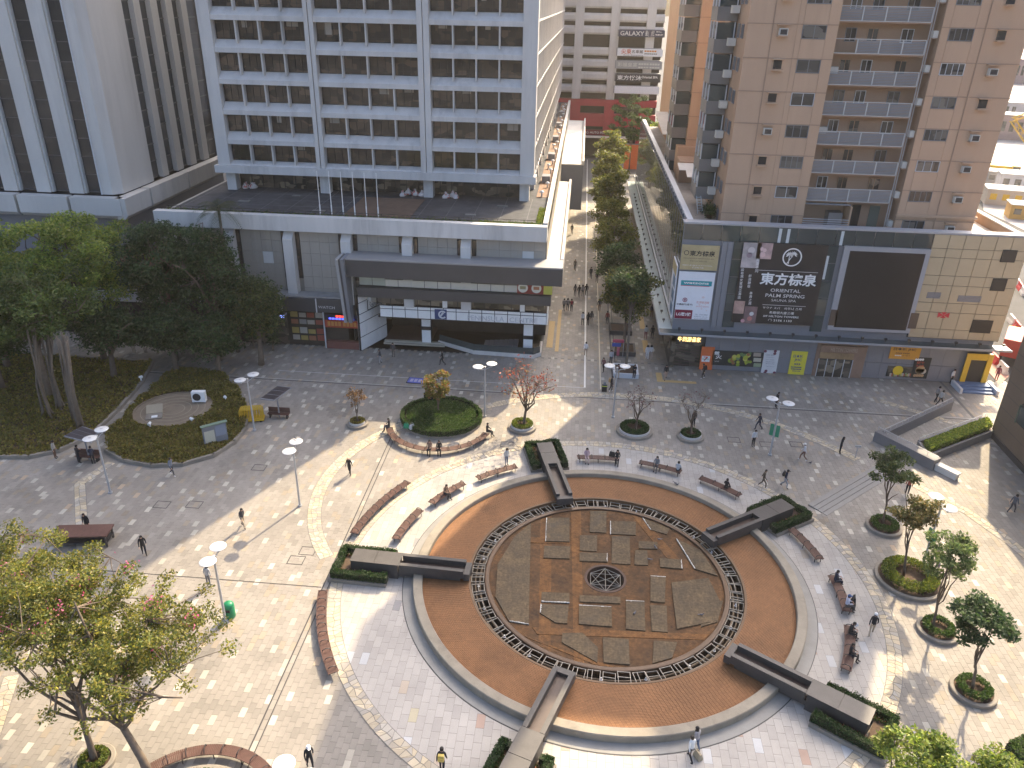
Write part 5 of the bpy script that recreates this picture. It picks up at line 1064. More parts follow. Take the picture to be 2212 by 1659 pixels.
b0 = c5(320,1212); b1 = c5(535,1245); sgn = cp_(MB().box(b0[0]-2,b1[0]+2,198.9,199.1,b1[1]-.3,b0[1]+.3), 'fascia_sign', flat('fascia_maroon',(.18,.03,.04))); text('汽車中心 AUTO PLAZA', (b0[0]-1,b1[0]+1.5,b1[1],b0[1],-1.12), CPK, cw)
cp_(MB().box(-60,17.6,199.0,199.4,b1[1]-1.0,b1[1]-.5), 'white_fascia', K['whitepaint'])
def csign(nm, label, x0, y0, x1, y1, m, texts):
    a_, b_ = c5(x0,y0,198.4), c5(x1,y1,198.4); T = thing('sign_board', label, 'sign', (a_[0],198.4,b_[1])); MB().box(0,b_[0]-a_[0],-.25,0,0,a_[1]-b_[1]).build('board', m, T)
    for s, tx0, ty0, tx1, ty1, tm in texts:
        p, q = c5(tx0,ty0,198.1), c5(tx1,ty1,198.1); text(s, (p[0]-a_[0], q[0]-a_[0], q[1]-b_[1], p[1]-b_[1], -.28), T, tm, bold=.015)
    MB().box(-.2,.0,0,1.6,0,a_[1]-b_[1]).build('side_bracket', K['greymetal'], T)
    MB().box(.2,b_[0]-a_[0]-.2,.0,.6,a_[1]-b_[1],a_[1]-b_[1]+.15).build('lamp_rail', K['greymetal'], T)
csign('', 'dark blue sign with pale capital letters, topmost on the far car park', 680,275,1105,350, flat('sign_navy',(.03,.035,.07)), [('GALAXY',695,288,915,335,gy),('星(   )悅',930,285,1010,345,gy),('夜中心',1030,292,1082,306,cw),('地庫0號',1020,318,1092,334,cw)])
csign('', 'white sign with red and black characters, second on the far car park', 668,450,1085,530, flat('sign_white',(.74,.75,.78)), [('尖東',705,455,795,505,flat('sign_red2',(.5,.10,.05))),('名車館',800,465,905,500,flat('sign_black',(.08,.08,.08))),('Auto Showcase',720,508,905,522,flat('sign_black',(.08,.08,.08))),('■■■■■',920,470,1030,488,flat('sign_orange',(.6,.25,.05))),('■■■■■■■',918,498,1035,510,flat('sign_black',(.08,.08,.08)))])
csign('', 'grey sign with pale characters, third on the far car park', 655,565,1078,650, flat('sign_midgrey',(.28,.29,.30)), [('彩福皇宴',670,580,850,625,flat('sign_pale',(.52,.53,.50))),('■■■■·■■■■',865,590,1060,612,flat('sign_pale',(.52,.53,.50))),('■■■■·■■■■',862,622,1058,640,flat('sign_pale',(.52,.53,.50)))])
csign('', 'black sign with white characters, fourth on the far car park', 650,685,1065,770, flat('sign_dark',(.03,.03,.035)), [('東方悅沐',665,700,890,752,cw),('Oriental SPA',895,708,1042,735,cw)])
csign('', 'blank white sign board low on the far car park above the trees', 640,800,1052,880, flat('sign_white',(.74,.75,.78)), [])
# far street end shopfronts and orange hoarding
q0, q1 = P(1365,332), P(1395,275); HO = thing('orange_hoarding', 'orange hoarding panel at the far end of the street', 'hoarding', (q0.x,186,0)); part(MB().box(-3.0,3.0,-.1,.1,0,5.5), 'panel', K['orange'], HO); part(MB().box(-3.1,3.1,-.05,.15,5.5,5.7), 'frame', K['greymetal'], HO)

# ================================================================ brown stone building at the right edge
BB = thing('stone_building', 'brown stone building corner at the right edge with a dark slanted window', 'building', (38.85,65.3,0))
part(MB().box(0,40,-40,0,0,12.1), 'wall', K['brownwall'], BB); part(MB().box(-.08,40,-40,.08,12.1,12.5), 'coping', K['brownwall'], BB)
part(MB().box(-.12,.0,-40,0,0,.5), 'plinth', K['granite'], BB)
wn = part(MB().ext([(-.02,3.4),(-.9,3.8),(-.9,5.2),(-.02,6.2)], 'y', -12, -4.2), 'window_bay', K['black'], BB); part(MB().ext([(-.03,5.25),(-.93,5.25),(-.93,3.9),(-.03,3.9)], 'y', -11.8, -4.4), 'pane', K['curtain'], wn)
for k in range(4): part(MB().box(-.96,-.02,-4.35-2.4*k,-4.25-2.4*k,3.7,5.35), 'window_bar', flat('frame_green',(.08,.12,.09)), wn)
for k in range(9): part(MB().box(-.004,.01,-40,0,1.3*k+.5,1.3*k+.53), 'wall_joint', K['granite'], BB) if k else None
# side parapet of the podium roof
hp(MB().box(42.55, HX1-.21, 77.3, 112, 14.56, 15.55), 'roof_parapet', K['pink2']); hp(MB().box(42.45, HX1-.03, 77.3, 112, 15.56, 15.68), 'parapet_coping', K['roofwhite'])
hp(MB().box(39.8, 42.5, 77.4, 112, 14.56, 14.6), 'sunlit_roof_strip', K['roofwhite'])  # pale sheet paints the sun-bright strip onto the grey roof deck
# ================================================================ trees and planting
def tree(name, label, loc, h, cz, rx, ry, rz, nleaf, lsize, cols, trunk_r=.12, fork=None, limbs=6, clumps=60, crad=.6, lean=(0,0), bark='bark', cat='tree', group=None, seed=1, flowers_=None, shell=.55, branches=True, cdx=(0,0), bare=False):
    rg = np.random.default_rng(seed); T = thing(name, label, cat, loc, 0, group)
    fork = fork or cz-rz*.75
    cc = np.array([lean[0]+cdx[0], lean[1]+cdx[1], cz])
    d = rg.normal(size=(clumps,3)); d /= np.linalg.norm(d,axis=1,keepdims=True); rad = (shell+(1-shell)*rg.random((clumps,1)))*rg.uniform(.75,1.08,(clumps,1))
    cen = cc+d*rad*np.array([rx,ry,rz]); cen[:,2] = np.maximum(cen[:,2], fork*.8)
    tb = MB(); top = Vector((lean[0],lean[1],fork)); tb.tube([(0,0,-.1),(lean[0]*.25+rg.normal(0,.04),lean[1]*.25,fork*.33),(lean[0]*.65,lean[1]*.65+rg.normal(0,.05),fork*.7),tuple(top)], [trunk_r*1.25,trunk_r,trunk_r*.85,trunk_r*.7], 8)
    tr = tb.build('trunk', K[bark], T, smooth=True)
    lb = MB(); ends = []
    for k in range(limbs):
        e = cc+rg.normal(size=3)*np.array([rx,ry,rz])*.38; e[2] = max(e[2], fork+.3); u_ = rg.uniform(.68,1.0) if k else 1.0
        s0 = np.array(top)*(.65+.35*(u_-.68)/.32) if k else np.array(top); s0[2] = fork*u_; mid = s0+(e-s0)*np.array([.42,.42,.62])+rg.normal(size=3)*np.array([.10,.10,.05])*rx*.6; q1 = s0+(mid-s0)*np.array([.55,.55,.42])+rg.normal(size=3)*.05*rx
        q3 = (mid+e)/2+rg.normal(size=3)*.06*rx; lb.tube([tuple(s0),tuple(q1),tuple(mid),tuple(q3),tuple(e)], [trunk_r*.62,trunk_r*.5,trunk_r*.36,trunk_r*.26,trunk_r*.14], 6); ends += [q1, mid, q3, e]
    E_ = np.array(ends)
    for c in cen:
        j = np.argmin(((E_-c)**2).sum(1)); a = E_[j]; m_ = (a+c)/2+rg.normal(size=3)*.12*crad; lb.tube([tuple(a),tuple(m_),tuple(c)], [trunk_r*.20,trunk_r*.14,trunk_r*.06], 4, cap=False)
        if bare:
            for q in range(4):
                e = c+rg.normal(size=3)*crad*.7; lb.tube([tuple(m_ if q % 2 else c),tuple(e)], [trunk_r*.07,trunk_r*.03], 3, cap=False)
    lb.build('limbs', K[bark], tr, smooth=True)
    cols = np.asarray(cols); per = rg.uniform(.72,1.3,clumps)
    k = rg.integers(0,clumps,nleaf); off = rg.normal(size=(nleaf,3)); off /= np.linalg.norm(off,axis=1,keepdims=True); off *= crad*rg.random((nleaf,1))**.45*np.array([1,1,.62])
    C = cen[k]+off; dn = rg.normal(size=(nleaf,3)); dn[:,2] = np.abs(dn[:,2])+.35; dn /= np.linalg.norm(dn,axis=1,keepdims=True)
    a = np.cross(dn, rg.normal(size=(nleaf,3))); a /= np.linalg.norm(a,axis=1,keepdims=True); b = np.cross(dn,a); s = lsize*rg.uniform(.6,1.35,(nleaf,1))
    v = np.stack([C-a*s, C+b*s*.5-dn*s*.12, C+a*s-dn*s*.2, C-b*s*.5-dn*s*.12], 1); cl = cols[rg.integers(0,len(cols),nleaf)]*per[k][:,None]*rg.uniform(.8,1.2,(nleaf,1))
    link('crown', npmesh('crown', v.reshape(-1,3), np.arange(nleaf*4).reshape(-1,4), K['leaf'], cl), T)
    if flowers_:
        nf, fc, fs = flowers_; fk = rg.integers(0,clumps,max(3,nf//30)); k = fk[rg.integers(0,len(fk),nf)]; C = cen[k]+rg.normal(size=(nf,3))*crad*.45+np.array([0,0,crad*.4])
        dn = rg.normal(size=(nf,3)); dn /= np.linalg.norm(dn,axis=1,keepdims=True); a = np.cross(dn, rg.normal(size=(nf,3))); a /= np.linalg.norm(a,axis=1,keepdims=True); b = np.cross(dn,a); s = fs*rg.uniform(.6,1.3,(nf,1))
        v = np.stack([C-a*s,C+b*s*.6,C+a*s,C-b*s*.6],1); link('blossom', npmesh('blossom', v.reshape(-1,3), np.arange(nf*4).reshape(-1,4), K['leaf'], np.asarray(fc)[rg.integers(0,len(fc),nf)]), T)
    return T
LUSH = [(.15,.205,.04),(.21,.26,.05),(.10,.155,.032),(.27,.29,.065)]  # leaf colours brightened in place of sun on the left banyan tops
DARK = [(.035,.066,.026),(.05,.085,.03),(.026,.05,.021),(.065,.098,.036)]
OLIVE = [(.10,.12,.03),(.14,.15,.03),(.075,.10,.025),(.17,.16,.035)]
GB = 'big shade trees before the left buildings'
for nm, lab, x, y, h, cz, rx, rz, nl, cols, sd_ in (
  ('banyan_tree','bright green banyan at the left edge with a pale leaning limb',-57.5,67.5,15,10.6,6.6,4.6,17000,LUSH,3),
  ('banyan_tree','tallest sunlit banyan in front of the dark glass tower',-48.5,70,17,11.6,6.0,5.2,17000,LUSH,5),
  ('shade_tree','dark green tree where the glass tower meets the podium',-41.5,71.3,15.5,10.4,4.6,5.0,13000,DARK,8),
  ('shade_tree','dark green tree hugging the podium wall below the tall palm',-37.0,72.0,15.5,9.6,3.9,5.2,12000,DARK,9),
  ('shade_tree','smaller olive tree nearest the podium shops',-32.2,71.5,9.5,6.6,2.8,3.2,7000,[(.05,.075,.025),(.09,.10,.03),(.035,.055,.02)],12),
  ('shade_tree','low dark tree standing in front of the white arcade canopy',-45.5,66.5,8.5,5.6,3.0,2.6,6500,DARK,13),
  ('banyan_tree','banyan whose root trunks stand in the left bed',-49.0,61.5,13,9.6,6.4,3.0,15000,[(.05,.085,.022),(.07,.105,.026),(.10,.13,.03)],17),
  ('shade_tree','dark tree between the low arcade and the rounded bed',-40.0,68.5,8,5.2,3.2,2.6,7000,DARK,18),
  ('shade_tree','dark bushy tree behind the palm seedlings',-35.8,69.0,6.5,4.2,2.8,2.2,6000,DARK,19),
  ('shade_tree','low spreading tree in the bed below the leaning banyan limb',-54.5,62.5,8.5,6.2,4.4,2.4,7000,[(.045,.075,.022),(.06,.09,.026)],15)):
    tree(nm, lab, (x,y,0), h, cz, rx, rx*.85, rz, int(nl*1.35), .16, cols, .28, None, 8, 95, 1.25, (random.uniform(-.5,.5),0), group=GB, seed=sd_, shell=.5)
# aerial root trunks of the banyan bed
for k, (x, y) in enumerate(((105,905),(165,920),(180,935),(130,880))):
    q = P(x, y); T = thing('banyan_roots', ('pale splayed banyan root trunk in the left bed','slim banyan root trunk with ridged roots','root trunk closest to the solar shelter','rear banyan root trunk of the left bed')[k], 'tree trunk', (q.x,q.y,0))
    for s in range(5):
        b = MB(); a = random.uniform(0,6.28); b.tube([(math.cos(a)*.7,math.sin(a)*.7,-.05),(math.cos(a)*.3,math.sin(a)*.3,.8),(math.cos(a)*.14+random.uniform(-.1,.1),math.sin(a)*.12,3.4),(random.uniform(-.8,.8),random.uniform(.2,1.6),8.6)], [.10,.13,.11,.08], 7); part(b, 'root', K['barklt'], T, True)
    for s in range(6):
        b = MB(); a = random.uniform(0,6.28); b.tube([(math.cos(a)*.4,math.sin(a)*.4,.25),(math.cos(a+.2)*1.1,math.sin(a+.2)*1.1,.16),(math.cos(a)*1.9,math.sin(a)*1.9,.1)], [.09,.06,.02], 5); part(b, 'surface_root', K['barklt'], T, True)
# garden beds with ground cover
def inpoly(pts, poly):
    x, y = pts[:,0], pts[:,1]; r_ = np.zeros(len(x), bool); j = len(poly)-1
    for i in range(len(poly)):
        xi, yi = poly[i]; xj, yj = poly[j]; c = ((yi > y) != (yj > y)) & (x < (xj-xi)*(y-yi)/(yj-yi+1e-12)+xi); r_ ^= c; j = i
    return r_
def bed(label, poly, nleaf, h, cols, hole=None, seed=0, size=.13):
    T = thing('garden_bed', label, 'garden bed', (0,0,0)); MB().prism(poly, 0, .10).build('soil', K['soil'], T)
    for a, b_ in zip(poly, poly[1:]+poly[:1]):
        a, b_ = Vector((*a,0)), Vector((*b_,0)); q = MB(); rbox(q, (a+b_)/2, (b_-a).length/2+.1, .14, 0, .32, math.atan2((b_-a).y,(b_-a).x)); q.build('kerb', K['kerb'], T)
    P_ = np.array(poly); lo, hi = P_.min(0), P_.max(0)
    def fn(n, rg):
        out = np.zeros((0,2))
        while len(out) < n:
            c = rg.uniform(lo, hi, (n*2,2)); c = c[inpoly(c, poly)]
            if hole is not None: c = c[np.hypot(c[:,0]-hole[0], c[:,1]-hole[1]) > hole[2]]
            out = np.concatenate([out,c])
        out = out[:n]; w_ = .6+.4*np.sin(out[:,0]*1.3+np.cos(out[:,1]*1.7)*1.5)*np.sin(out[:,1]*1.1)
        return np.c_[out, .1+h*w_*rg.random(n)**.5]
    tag(foliage('ground_cover', fn, nleaf, size, cols, T, seed=seed), kind='stuff'); return T
COV = [(.17,.15,.035),(.13,.125,.03),(.21,.175,.04),(.10,.10,.025),(.17,.125,.04)]
bed('raised bed of ground cover round the banyan roots', [(-62,51.2),(-46.6,51.0),(-44.2,51.3),(-42.4,52.5),(-41.2,55),(-41.4,60),(-42.2,66),(-43.5,70.5),(-62,70.5)], 26000, .42, COV, seed=21, size=.15)
bed('rounded bed of shrubs with a paved disc and a notice board', [(-40.0,55.5),(-38.5,53.0),(-36.2,51.7),(-33.6,51.25),(-31.2,51.7),(-29.3,53.3),(-28.45,55.6),(-28.5,58.2),(-29.3,60.8),(-30.6,63.2),(-32.4,65.8),(-35,68.5),(-40.4,69.5),(-40.6,62)], 24000, .62, COV, hole=(-36.4,60.6,3.5), seed=22)
PDD = thing('paved_disc', 'round brick-paved patch inside the shrub bed', 'paving', (-36.4,60.6,0)); part(MB().lathe([(3.55,.08),(3.55,.24),(3.35,.24),(3.35,.18),(0,.18)], n=48), 'disc', mat('disc_brick',(.20,.16,.115),.8,.2,2,.3), PDD)
for r_ in (1.0,1.6,2.2,2.8): part(MB().lathe([(r_-.03,.182),(r_-.03,.19),(r_+.03,.19),(r_+.03,.182)], n=48), 'brick_course', mat('disc_joint',(.28,.24,.18),.85), PDD)
AC = thing('outdoor_unit', 'white air conditioning outdoor unit standing on the brick disc', 'air conditioner', (-34.6,62.3,.19), .15)
part(MB().box(-.62,.62,-.25,.25,.12,1.15), 'casing', K['whitepaint'], AC); part(MB().lathe([(.0,0),(.38,0)], n=20), 'fan_grille', K['iron'], AC).matrix_local = Matrix.Translation((-.15,-.256,.64)) @ Matrix.Rotation(R(90),4,'X')
for s in (-.5,.5): part(MB().box(s-.08,s+.08,-.3,.3,0,.12), 'foot', K['kerb'], AC)
HT = thing('access_hatch', 'open access hatch with pale lid on the brick disc', 'hatch', (-37.4,59.0,.19), .4); part(MB().box(-.7,.7,-.5,.5,0,.1), 'hatch_frame', K['kerb'], HT); part(MB().ext([(.5,.1),(.5,.16),(1.5,.55),(1.5,.49)], 'x', -.7, .7), 'lid', mat('lid_grey',(.30,.26,.19),.7), HT); part(MB().box(-.2,.3,-.35,0,.1,.16), 'label_plate', K['whitepaint'], HT)
for k, (x, y) in enumerate(((325,923),(415,913),(305,822),(488,866))):
    q = P(x,y,.3); T = thing('garden_spotlight', ('white spotlight in the bed nearest the bench path','white spotlight beside the notice board side of the disc','white spotlight behind the brick disc','white spotlight beside the outdoor unit')[k], 'spotlight', (q.x,q.y,.3), k*1.3); part(MB().box(-.05,.05,-.05,.05,0,.3), 'stake', K['whitepaint'], T); part(MB().tube([(0,-.16,.36),(0,.14,.44)], [.15,.10], 10), 'lamp_head', K['whitepaint'], T)
NB = thing('notice_board', 'tilted grey notice board with a pale map on the edge of the shrub bed', 'notice board', (*P(469,962).xy,0), R(40)); part(MB().box(-1.0,1.0,-.06,.06,.35,2.1), 'board', K['greymetal'], NB); part(MB().box(-.9,-.05,-.075,-.062,.5,1.6), 'map_sheet', flat('map_pale',(.50,.48,.38)), NB); part(MB().box(.05,.9,-.075,-.062,.9,1.9), 'photo_sheet', flat('photo_blue',(.24,.27,.33)), NB)
for s in (-.9,.9): part(MB().box(s-.05,s+.05,-.05,.05,0,.35), 'post', K['greymetal'], NB)
part(MB().box(-1.1,1.1,-.25,.12,2.1,2.18), 'hood', flat('hood_green',(.16,.22,.16)), NB)
# palms and yuccas
def palm(label, loc, h, nf, fl, cols, tr=.16, name='palm_tree', seed=1, droop=1.0):
    rg = np.random.default_rng(seed); T = thing(name, label, 'palm tree', loc); part(MB().tube([(0,0,0),(.1,0,h*.5),(.15,.1,h)], [tr*1.3,tr,tr*.8], 8), 'trunk', K['barklt'], T, True)
    V, C = [], []
    for k in range(nf):
        a = 2*math.pi*k/nf+rg.normal(0,.15); el = rg.uniform(.1,1.2); pts = []
        for t in np.linspace(0,1,9): pts.append(np.array([.15+math.cos(a)*fl*t*math.cos(el*(1-t*.3)), .1+math.sin(a)*fl*t*math.cos(el*(1-t*.3)), h+fl*(math.sin(el)*t-droop*.75*t*t)]))
        for i in range(8):
            p0, p1 = pts[i], pts[i+1]; d = p1-p0; d /= np.linalg.norm(d); sd = np.cross(d,[0,0,1]); sd /= np.linalg.norm(sd)+1e-9; L = fl*.24*math.sin(math.pi*(i+.9)/9.2)
            for s in (-1,1):
                for q in range(3):
                    b = p0+(p1-p0)*(q/3); tip = b+sd*s*L+d*L*.5+np.array([0,0,-L*.45]); V += [b, b+d*.05, tip, b-d*.02]; C.append(cols[rg.integers(0,len(cols))])
    link('fronds', npmesh('fronds', np.array(V), np.arange(len(V)).reshape(-1,4), K['leaf'], np.array(C)), T); return T
palm('tall slim palm rising above the podium parapet', (-35.9,74.3,0), 15.6, 16, 2.9, [(.05,.06,.03),(.07,.075,.04),(.035,.05,.025)], .17, seed=4)
def yucca(label, loc, h, seed):
    rg = np.random.default_rng(seed); T = thing('yucca_plant', label, 'plant', loc, 0, 'spiky yuccas by the shops'); part(MB().tube([(0,0,0),(.1,0,h)], [.12,.09], 7), 'trunk', K['bark'], T); n_ = 150; d = rg.normal(size=(n_,3)); d[:,2] = np.abs(d[:,2])*.8-.15; d /= np.linalg.norm(d,axis=1,keepdims=True); s = np.cross(d, rg.normal(size=(n_,3))); s /= np.linalg.norm(s,axis=1,keepdims=True)
    c = np.array([.1,0,h])+rg.normal(size=(n_,3))*np.array([.12,.12,.3]); L = rg.uniform(.7,1.15,(n_,1)); v = np.stack([c-s*.035, c+d*L*.5-s*.045, c+d*L-np.array([0,0,.15]), c+d*L*.5+s*.045],1); link('blades', npmesh('blades', v.reshape(-1,3), np.arange(n_*4).reshape(-1,4), K['leaf'], np.array([(.045,.075,.03),(.06,.09,.035),(.03,.055,.02)])[rg.integers(0,3,n_)]), T)
for k, (x, y, h, lab) in enumerate(((572,745,2.6,'tallest spiky yucca standing before the shops'),(605,742,2.0,'spiky yucca closest to the poster wall'),(548,752,1.7,'short spiky yucca beside the red shop light'),(590,757,1.2,'lowest yucca at the path edge'))):
    q = P(x,y); yucca(lab, (q.x,q.y,0), h, 30+k)
for k, (x,y) in enumerate(((290,762),(315,762),(340,765),(368,766),(395,768),(425,768),(455,770))):
    q = P(x,y); T = thing('young_palm', 'young palm seedling, %s in the row behind the shrub bed' % ('first','second','third','fourth','fifth','sixth','last')[k], 'plant', (q.x,q.y,0), 0, 'row of palm seedlings behind the shrub bed')
    for s in range(3): part(MB().tube([(s*.12-.1,0,0),(s*.2-.2,0,1.1)], .03, 5), 'stem', K['barklt'], T)
    foliage('leaves', lambda n, rg: np.c_[rg.normal(0,.35,n),rg.normal(0,.3,n),rg.uniform(.9,1.8,n)], 260, .14, DARK, T, seed=k)
# lower left flowering trees
BAU = [(.13,.14,.026),(.17,.165,.032),(.09,.11,.024),(.23,.20,.04),(.065,.09,.022)]
PINK = [(.50,.08,.20),(.58,.16,.28),(.62,.26,.34)]
tree('orchid_tree', 'pink-flowered tree with the thick leaning trunk at lower left', (-19.5,24.2,0), 9, 6.6, 5.0, 4.8, 2.8, 21000, .085, BAU, .20, 3.2, 11, 190, .55, (-1.7,.9), group='pink-flowered trees at lower left', seed=31, flowers_=(240,PINK,.07), shell=.25, cdx=(.3,1.2))
tree('orchid_tree', 'pink-flowered tree with the thin crooked trunk at lower left', (-22.7,24.7,0), 9, 7.0, 4.8, 4.6, 2.8, 20000, .085, BAU, .15, 3.6, 11, 180, .55, (-.5,.6), group='pink-flowered trees at lower left', seed=32, flowers_=(240,PINK,.07), shell=.25, cdx=(-2.2,2.6))
tree('orchid_tree', 'pink-flowered tree cut off by the left edge of the picture', (-29.5,26.5,0), 9, 6.8, 4.4, 4.6, 3.0, 17000, .085, BAU, .16, 3.2, 8, 100, .62, (0,.8), group='pink-flowered trees at lower left', seed=33, flowers_=(180,PINK,.07), shell=.35, cdx=(0,2.5))
# planters with trees
def planter(label, x, y, r_, hgt, cols, dens=1, ring=True, kerb2=True, group='round kerbed planters', rx=None):
    T = thing('round_planter', label, 'planter', (x,y,0), 0, group); s = (rx or r_)/r_
    def sc(mb): mb.v = [(vx*s, vy, vz) for vx, vy, vz in mb.v]; return mb
    part(sc(MB().lathe([(r_,0),(r_,.22),(r_-.05,.25),(r_-.22,.25),(r_-.25,.1)], n=48)), 'kerb', K['kerb'], T); part(sc(MB().lathe([(r_-.2,.14),(0,.20)], n=40)), 'soil', K['soil'], T)
    if kerb2:
        b = MB(); part(sc(MB().lathe([(r_-.24,.2),(r_-.26,.42),(r_-.32,.42),(r_-.34,.2)], n=48, a0=math.pi*1.0, a1=math.pi*2)), 'white_edging', flat('edging',(.50,.49,.46)), T)
    def fn(n, rg):
        a = rg.uniform(0,6.283,n); q = np.sqrt(rg.uniform((.25 if ring else 0),.86,n))*(r_-.25); return np.c_[q*np.cos(a)*s, q*np.sin(a), .2+hgt*(1-(q/(r_))**4*.5)*rg.random(n)**.4]
    foliage('shrubs', fn, int(1100*r_*r_*dens), .075, cols, T, seed=int(x*10)); return T
planter('small kerbed planter under the young brown-leaved tree', -18.82, 60.2, .98, .35, COV)
planter('kerbed planter under the red-leaved tree', -3.87, 61.4, 1.28, .5, YGREEN)
planter('wide kerbed planter under the bare tree behind the fountain', 6.3, 62.0, 1.65, .5, DKGREEN)
planter('kerbed planter under the bare tree nearest the white-shirted walker', 11.28, 61.6, 1.22, .4, DKGREEN)
planter('kerbed planter under the tree beside the steps', 24.24, 49.67, 1.3, .45, GREEN, kerb2=False)
planter('widest round planter with a lush ring hedge, beside the banner lamp', 23.94, 43.75, 2.2, .65, YGREEN, kerb2=False)
planter('kerbed planter below the widest ring hedge planter', 23.97, 38.95, 1.25, .45, GREEN, kerb2=False)
planter('kerbed planter casting its shade by the branching tree shadow', 24.08, 34.16, 1.25, .45, GREEN, kerb2=False)
planter('small kerbed planter round the crooked tree foot', -22.7, 24.7, 1.0, .3, YGREEN, kerb2=False); planter('small kerbed planter behind the pink-flowered crown', -24.5, 30.5, .9, .35, YGREEN, kerb2=False)
planter('planter hugged by the curved bench at the bottom edge', -16.44, 21.66, 3.4, .6, GREEN, kerb2=False)
BP = planter('big oval planter with a clipped hedge ring and curved bench', -11.4, 61.95, 3.45, .62, GREEN, kerb2=False, rx=3.75, dens=1.3, ring=False)
hedge_wall(BP, [((3.6*math.cos(R(a)), 3.3*math.sin(R(a))),(3.6*math.cos(R(a+12)), 3.3*math.sin(R(a+12)))) for a in range(0,360,12)], .30, .75, .2, 500, GREEN)
part(MB().box(-2.15,-1.25,2.75,2.85,.2,1.3), 'planter_board', K['black'], BP)
HQ = thing('rectangular_hedge_planter', 'hedged planter with reddish bedding at the lower right corner', 'planter', (26.7,29.2,0), R(28))
part(MB().box(-2.2,2.2,-2.2,2.2,0,.25), 'kerb', K['kerb'], HQ); part(MB().box(-1.9,1.9,-1.9,1.9,.25,.38), 'soil', K['soil'], HQ); hedge_wall(HQ, [((-1.9,-1.9),(1.9,-1.9)),((1.9,-1.9),(1.9,1.9)),((1.9,1.9),(-1.9,1.9)),((-1.9,1.9),(-1.9,-1.9))], .5, .85, .25, 520, GREEN)
foliage('bedding_plants', lambda n, rg: np.c_[rg.uniform(-1.7,1.7,n),rg.uniform(-1.7,1.7,n),rg.uniform(.38,.6,n)], 2600, .07, [(.16,.06,.04),(.10,.09,.03),(.20,.10,.06)], HQ)
RED = [(.26,.07,.045),(.20,.06,.05),(.34,.12,.07),(.22,.14,.06)]
tree('red_leaved_tree','almost bare tree with scattered red leaves behind the fountain', (-3.75,61.4,0), 7, 4.9, 3.0, 2.5, 1.8, 380, .14, RED, .13, 2.3, 9, 60, .8, (.2,.2), seed=41, shell=.5, bare=True, bark='barklt')
tree('young_tree','young tree with dry brown leaves in the smallest planter', (-18.8,60.2,0), 4, 2.9, 1.0, .9, .9, 420, .11, [(.22,.12,.05),(.28,.17,.08),(.16,.10,.05)], .06, 1.5, 5, 26, .35, (0,0), seed=42, bare=True, bark='barklt')
tree('bare_tree','bare purplish tree in the wide planter behind the fountain', (6.4,62.0,0), 5, 3.5, 1.75, 1.6, 1.1, 110, .10, [(.16,.07,.07),(.12,.06,.06)], .09, 1.6, 7, 40, .5, (.1,0), seed=43, bare=True)
tree('bare_tree','bare twiggy tree that hides a dark-clothed walker', (11.3,61.5,0), 5, 3.7, 1.6, 1.5, 1.1, 40, .10, [(.16,.07,.07)], .09, 1.7, 7, 36, .5, (-.1,0), seed=44, bare=True)
tree('small_tree','yellow-green leafy tree growing from the big oval planter', (-11.8,62.6,0), 5.3, 3.5, 1.45, 1.3, 1.7, 3600, .105, [(.14,.14,.03),(.10,.12,.03),(.20,.15,.04),(.20,.09,.04)], .08, 1.3, 6, 36, .45, seed=45)
PLM = [(.06,.085,.03),(.08,.10,.035),(.045,.07,.028),(.10,.12,.04)]
GR = 'row of slender trees on the right of the plaza'
tree('slender_tree','slender tree beside the stone steps, topmost of the right-hand row', (24.2,49.7,0), 7, 5.4, 1.7, 1.5, 1.6, 3600, .115, PLM, .085, 2.8, 6, 30, .5, (-.3,0), group=GR, seed=51)
tree('slender_tree','slender tree with yellowing leaves in front of the banner lamp', (23.7,44.0,0), 7, 5.3, 1.55, 1.4, 1.5, 3400, .11, [(.15,.12,.04),(.12,.12,.04),(.20,.15,.05),(.08,.09,.03)], .085, 2.9, 6, 28, .5, (-.4,0), group=GR, seed=52)
tree('slender_tree','slender pale green tree, third down the right-hand row', (23.7,38.9,0), 7.8, 5.6, 1.6, 1.5, 2.0, 3800, .11, [(.11,.15,.05),(.14,.17,.06),(.08,.12,.04)], .085, 2.7, 6, 32, .5, (-.3,.2), group=GR, seed=53)
tree('slender_tree','slender dark green tree, lowest of the right-hand row', (24.0,34.1,0), 7, 5.2, 1.75, 1.6, 1.5, 4200, .12, DARK, .09, 2.5, 6, 32, .55, (-.4,.2), group=GR, seed=54, cdx=(-.3,0))
tree('slender_tree','leafy treetop poking up at the bottom edge right of the fountain', (16.4,25.2,0), 6, 4.6, 1.9, 1.6, 1.3, 4000, .105, LUSH, .09, 2.4, 6, 32, .5, group=GR, seed=55, cdx=(.4,.4))
tree('slender_tree','small leafy treetop at the bottom edge under the tree shadow', (20.3,25.4,0), 5, 4.0, 1.3, 1.2, 1.2, 2600, .105, LUSH, .09, 2.4, 6, 24, .5, group=GR, seed=56)
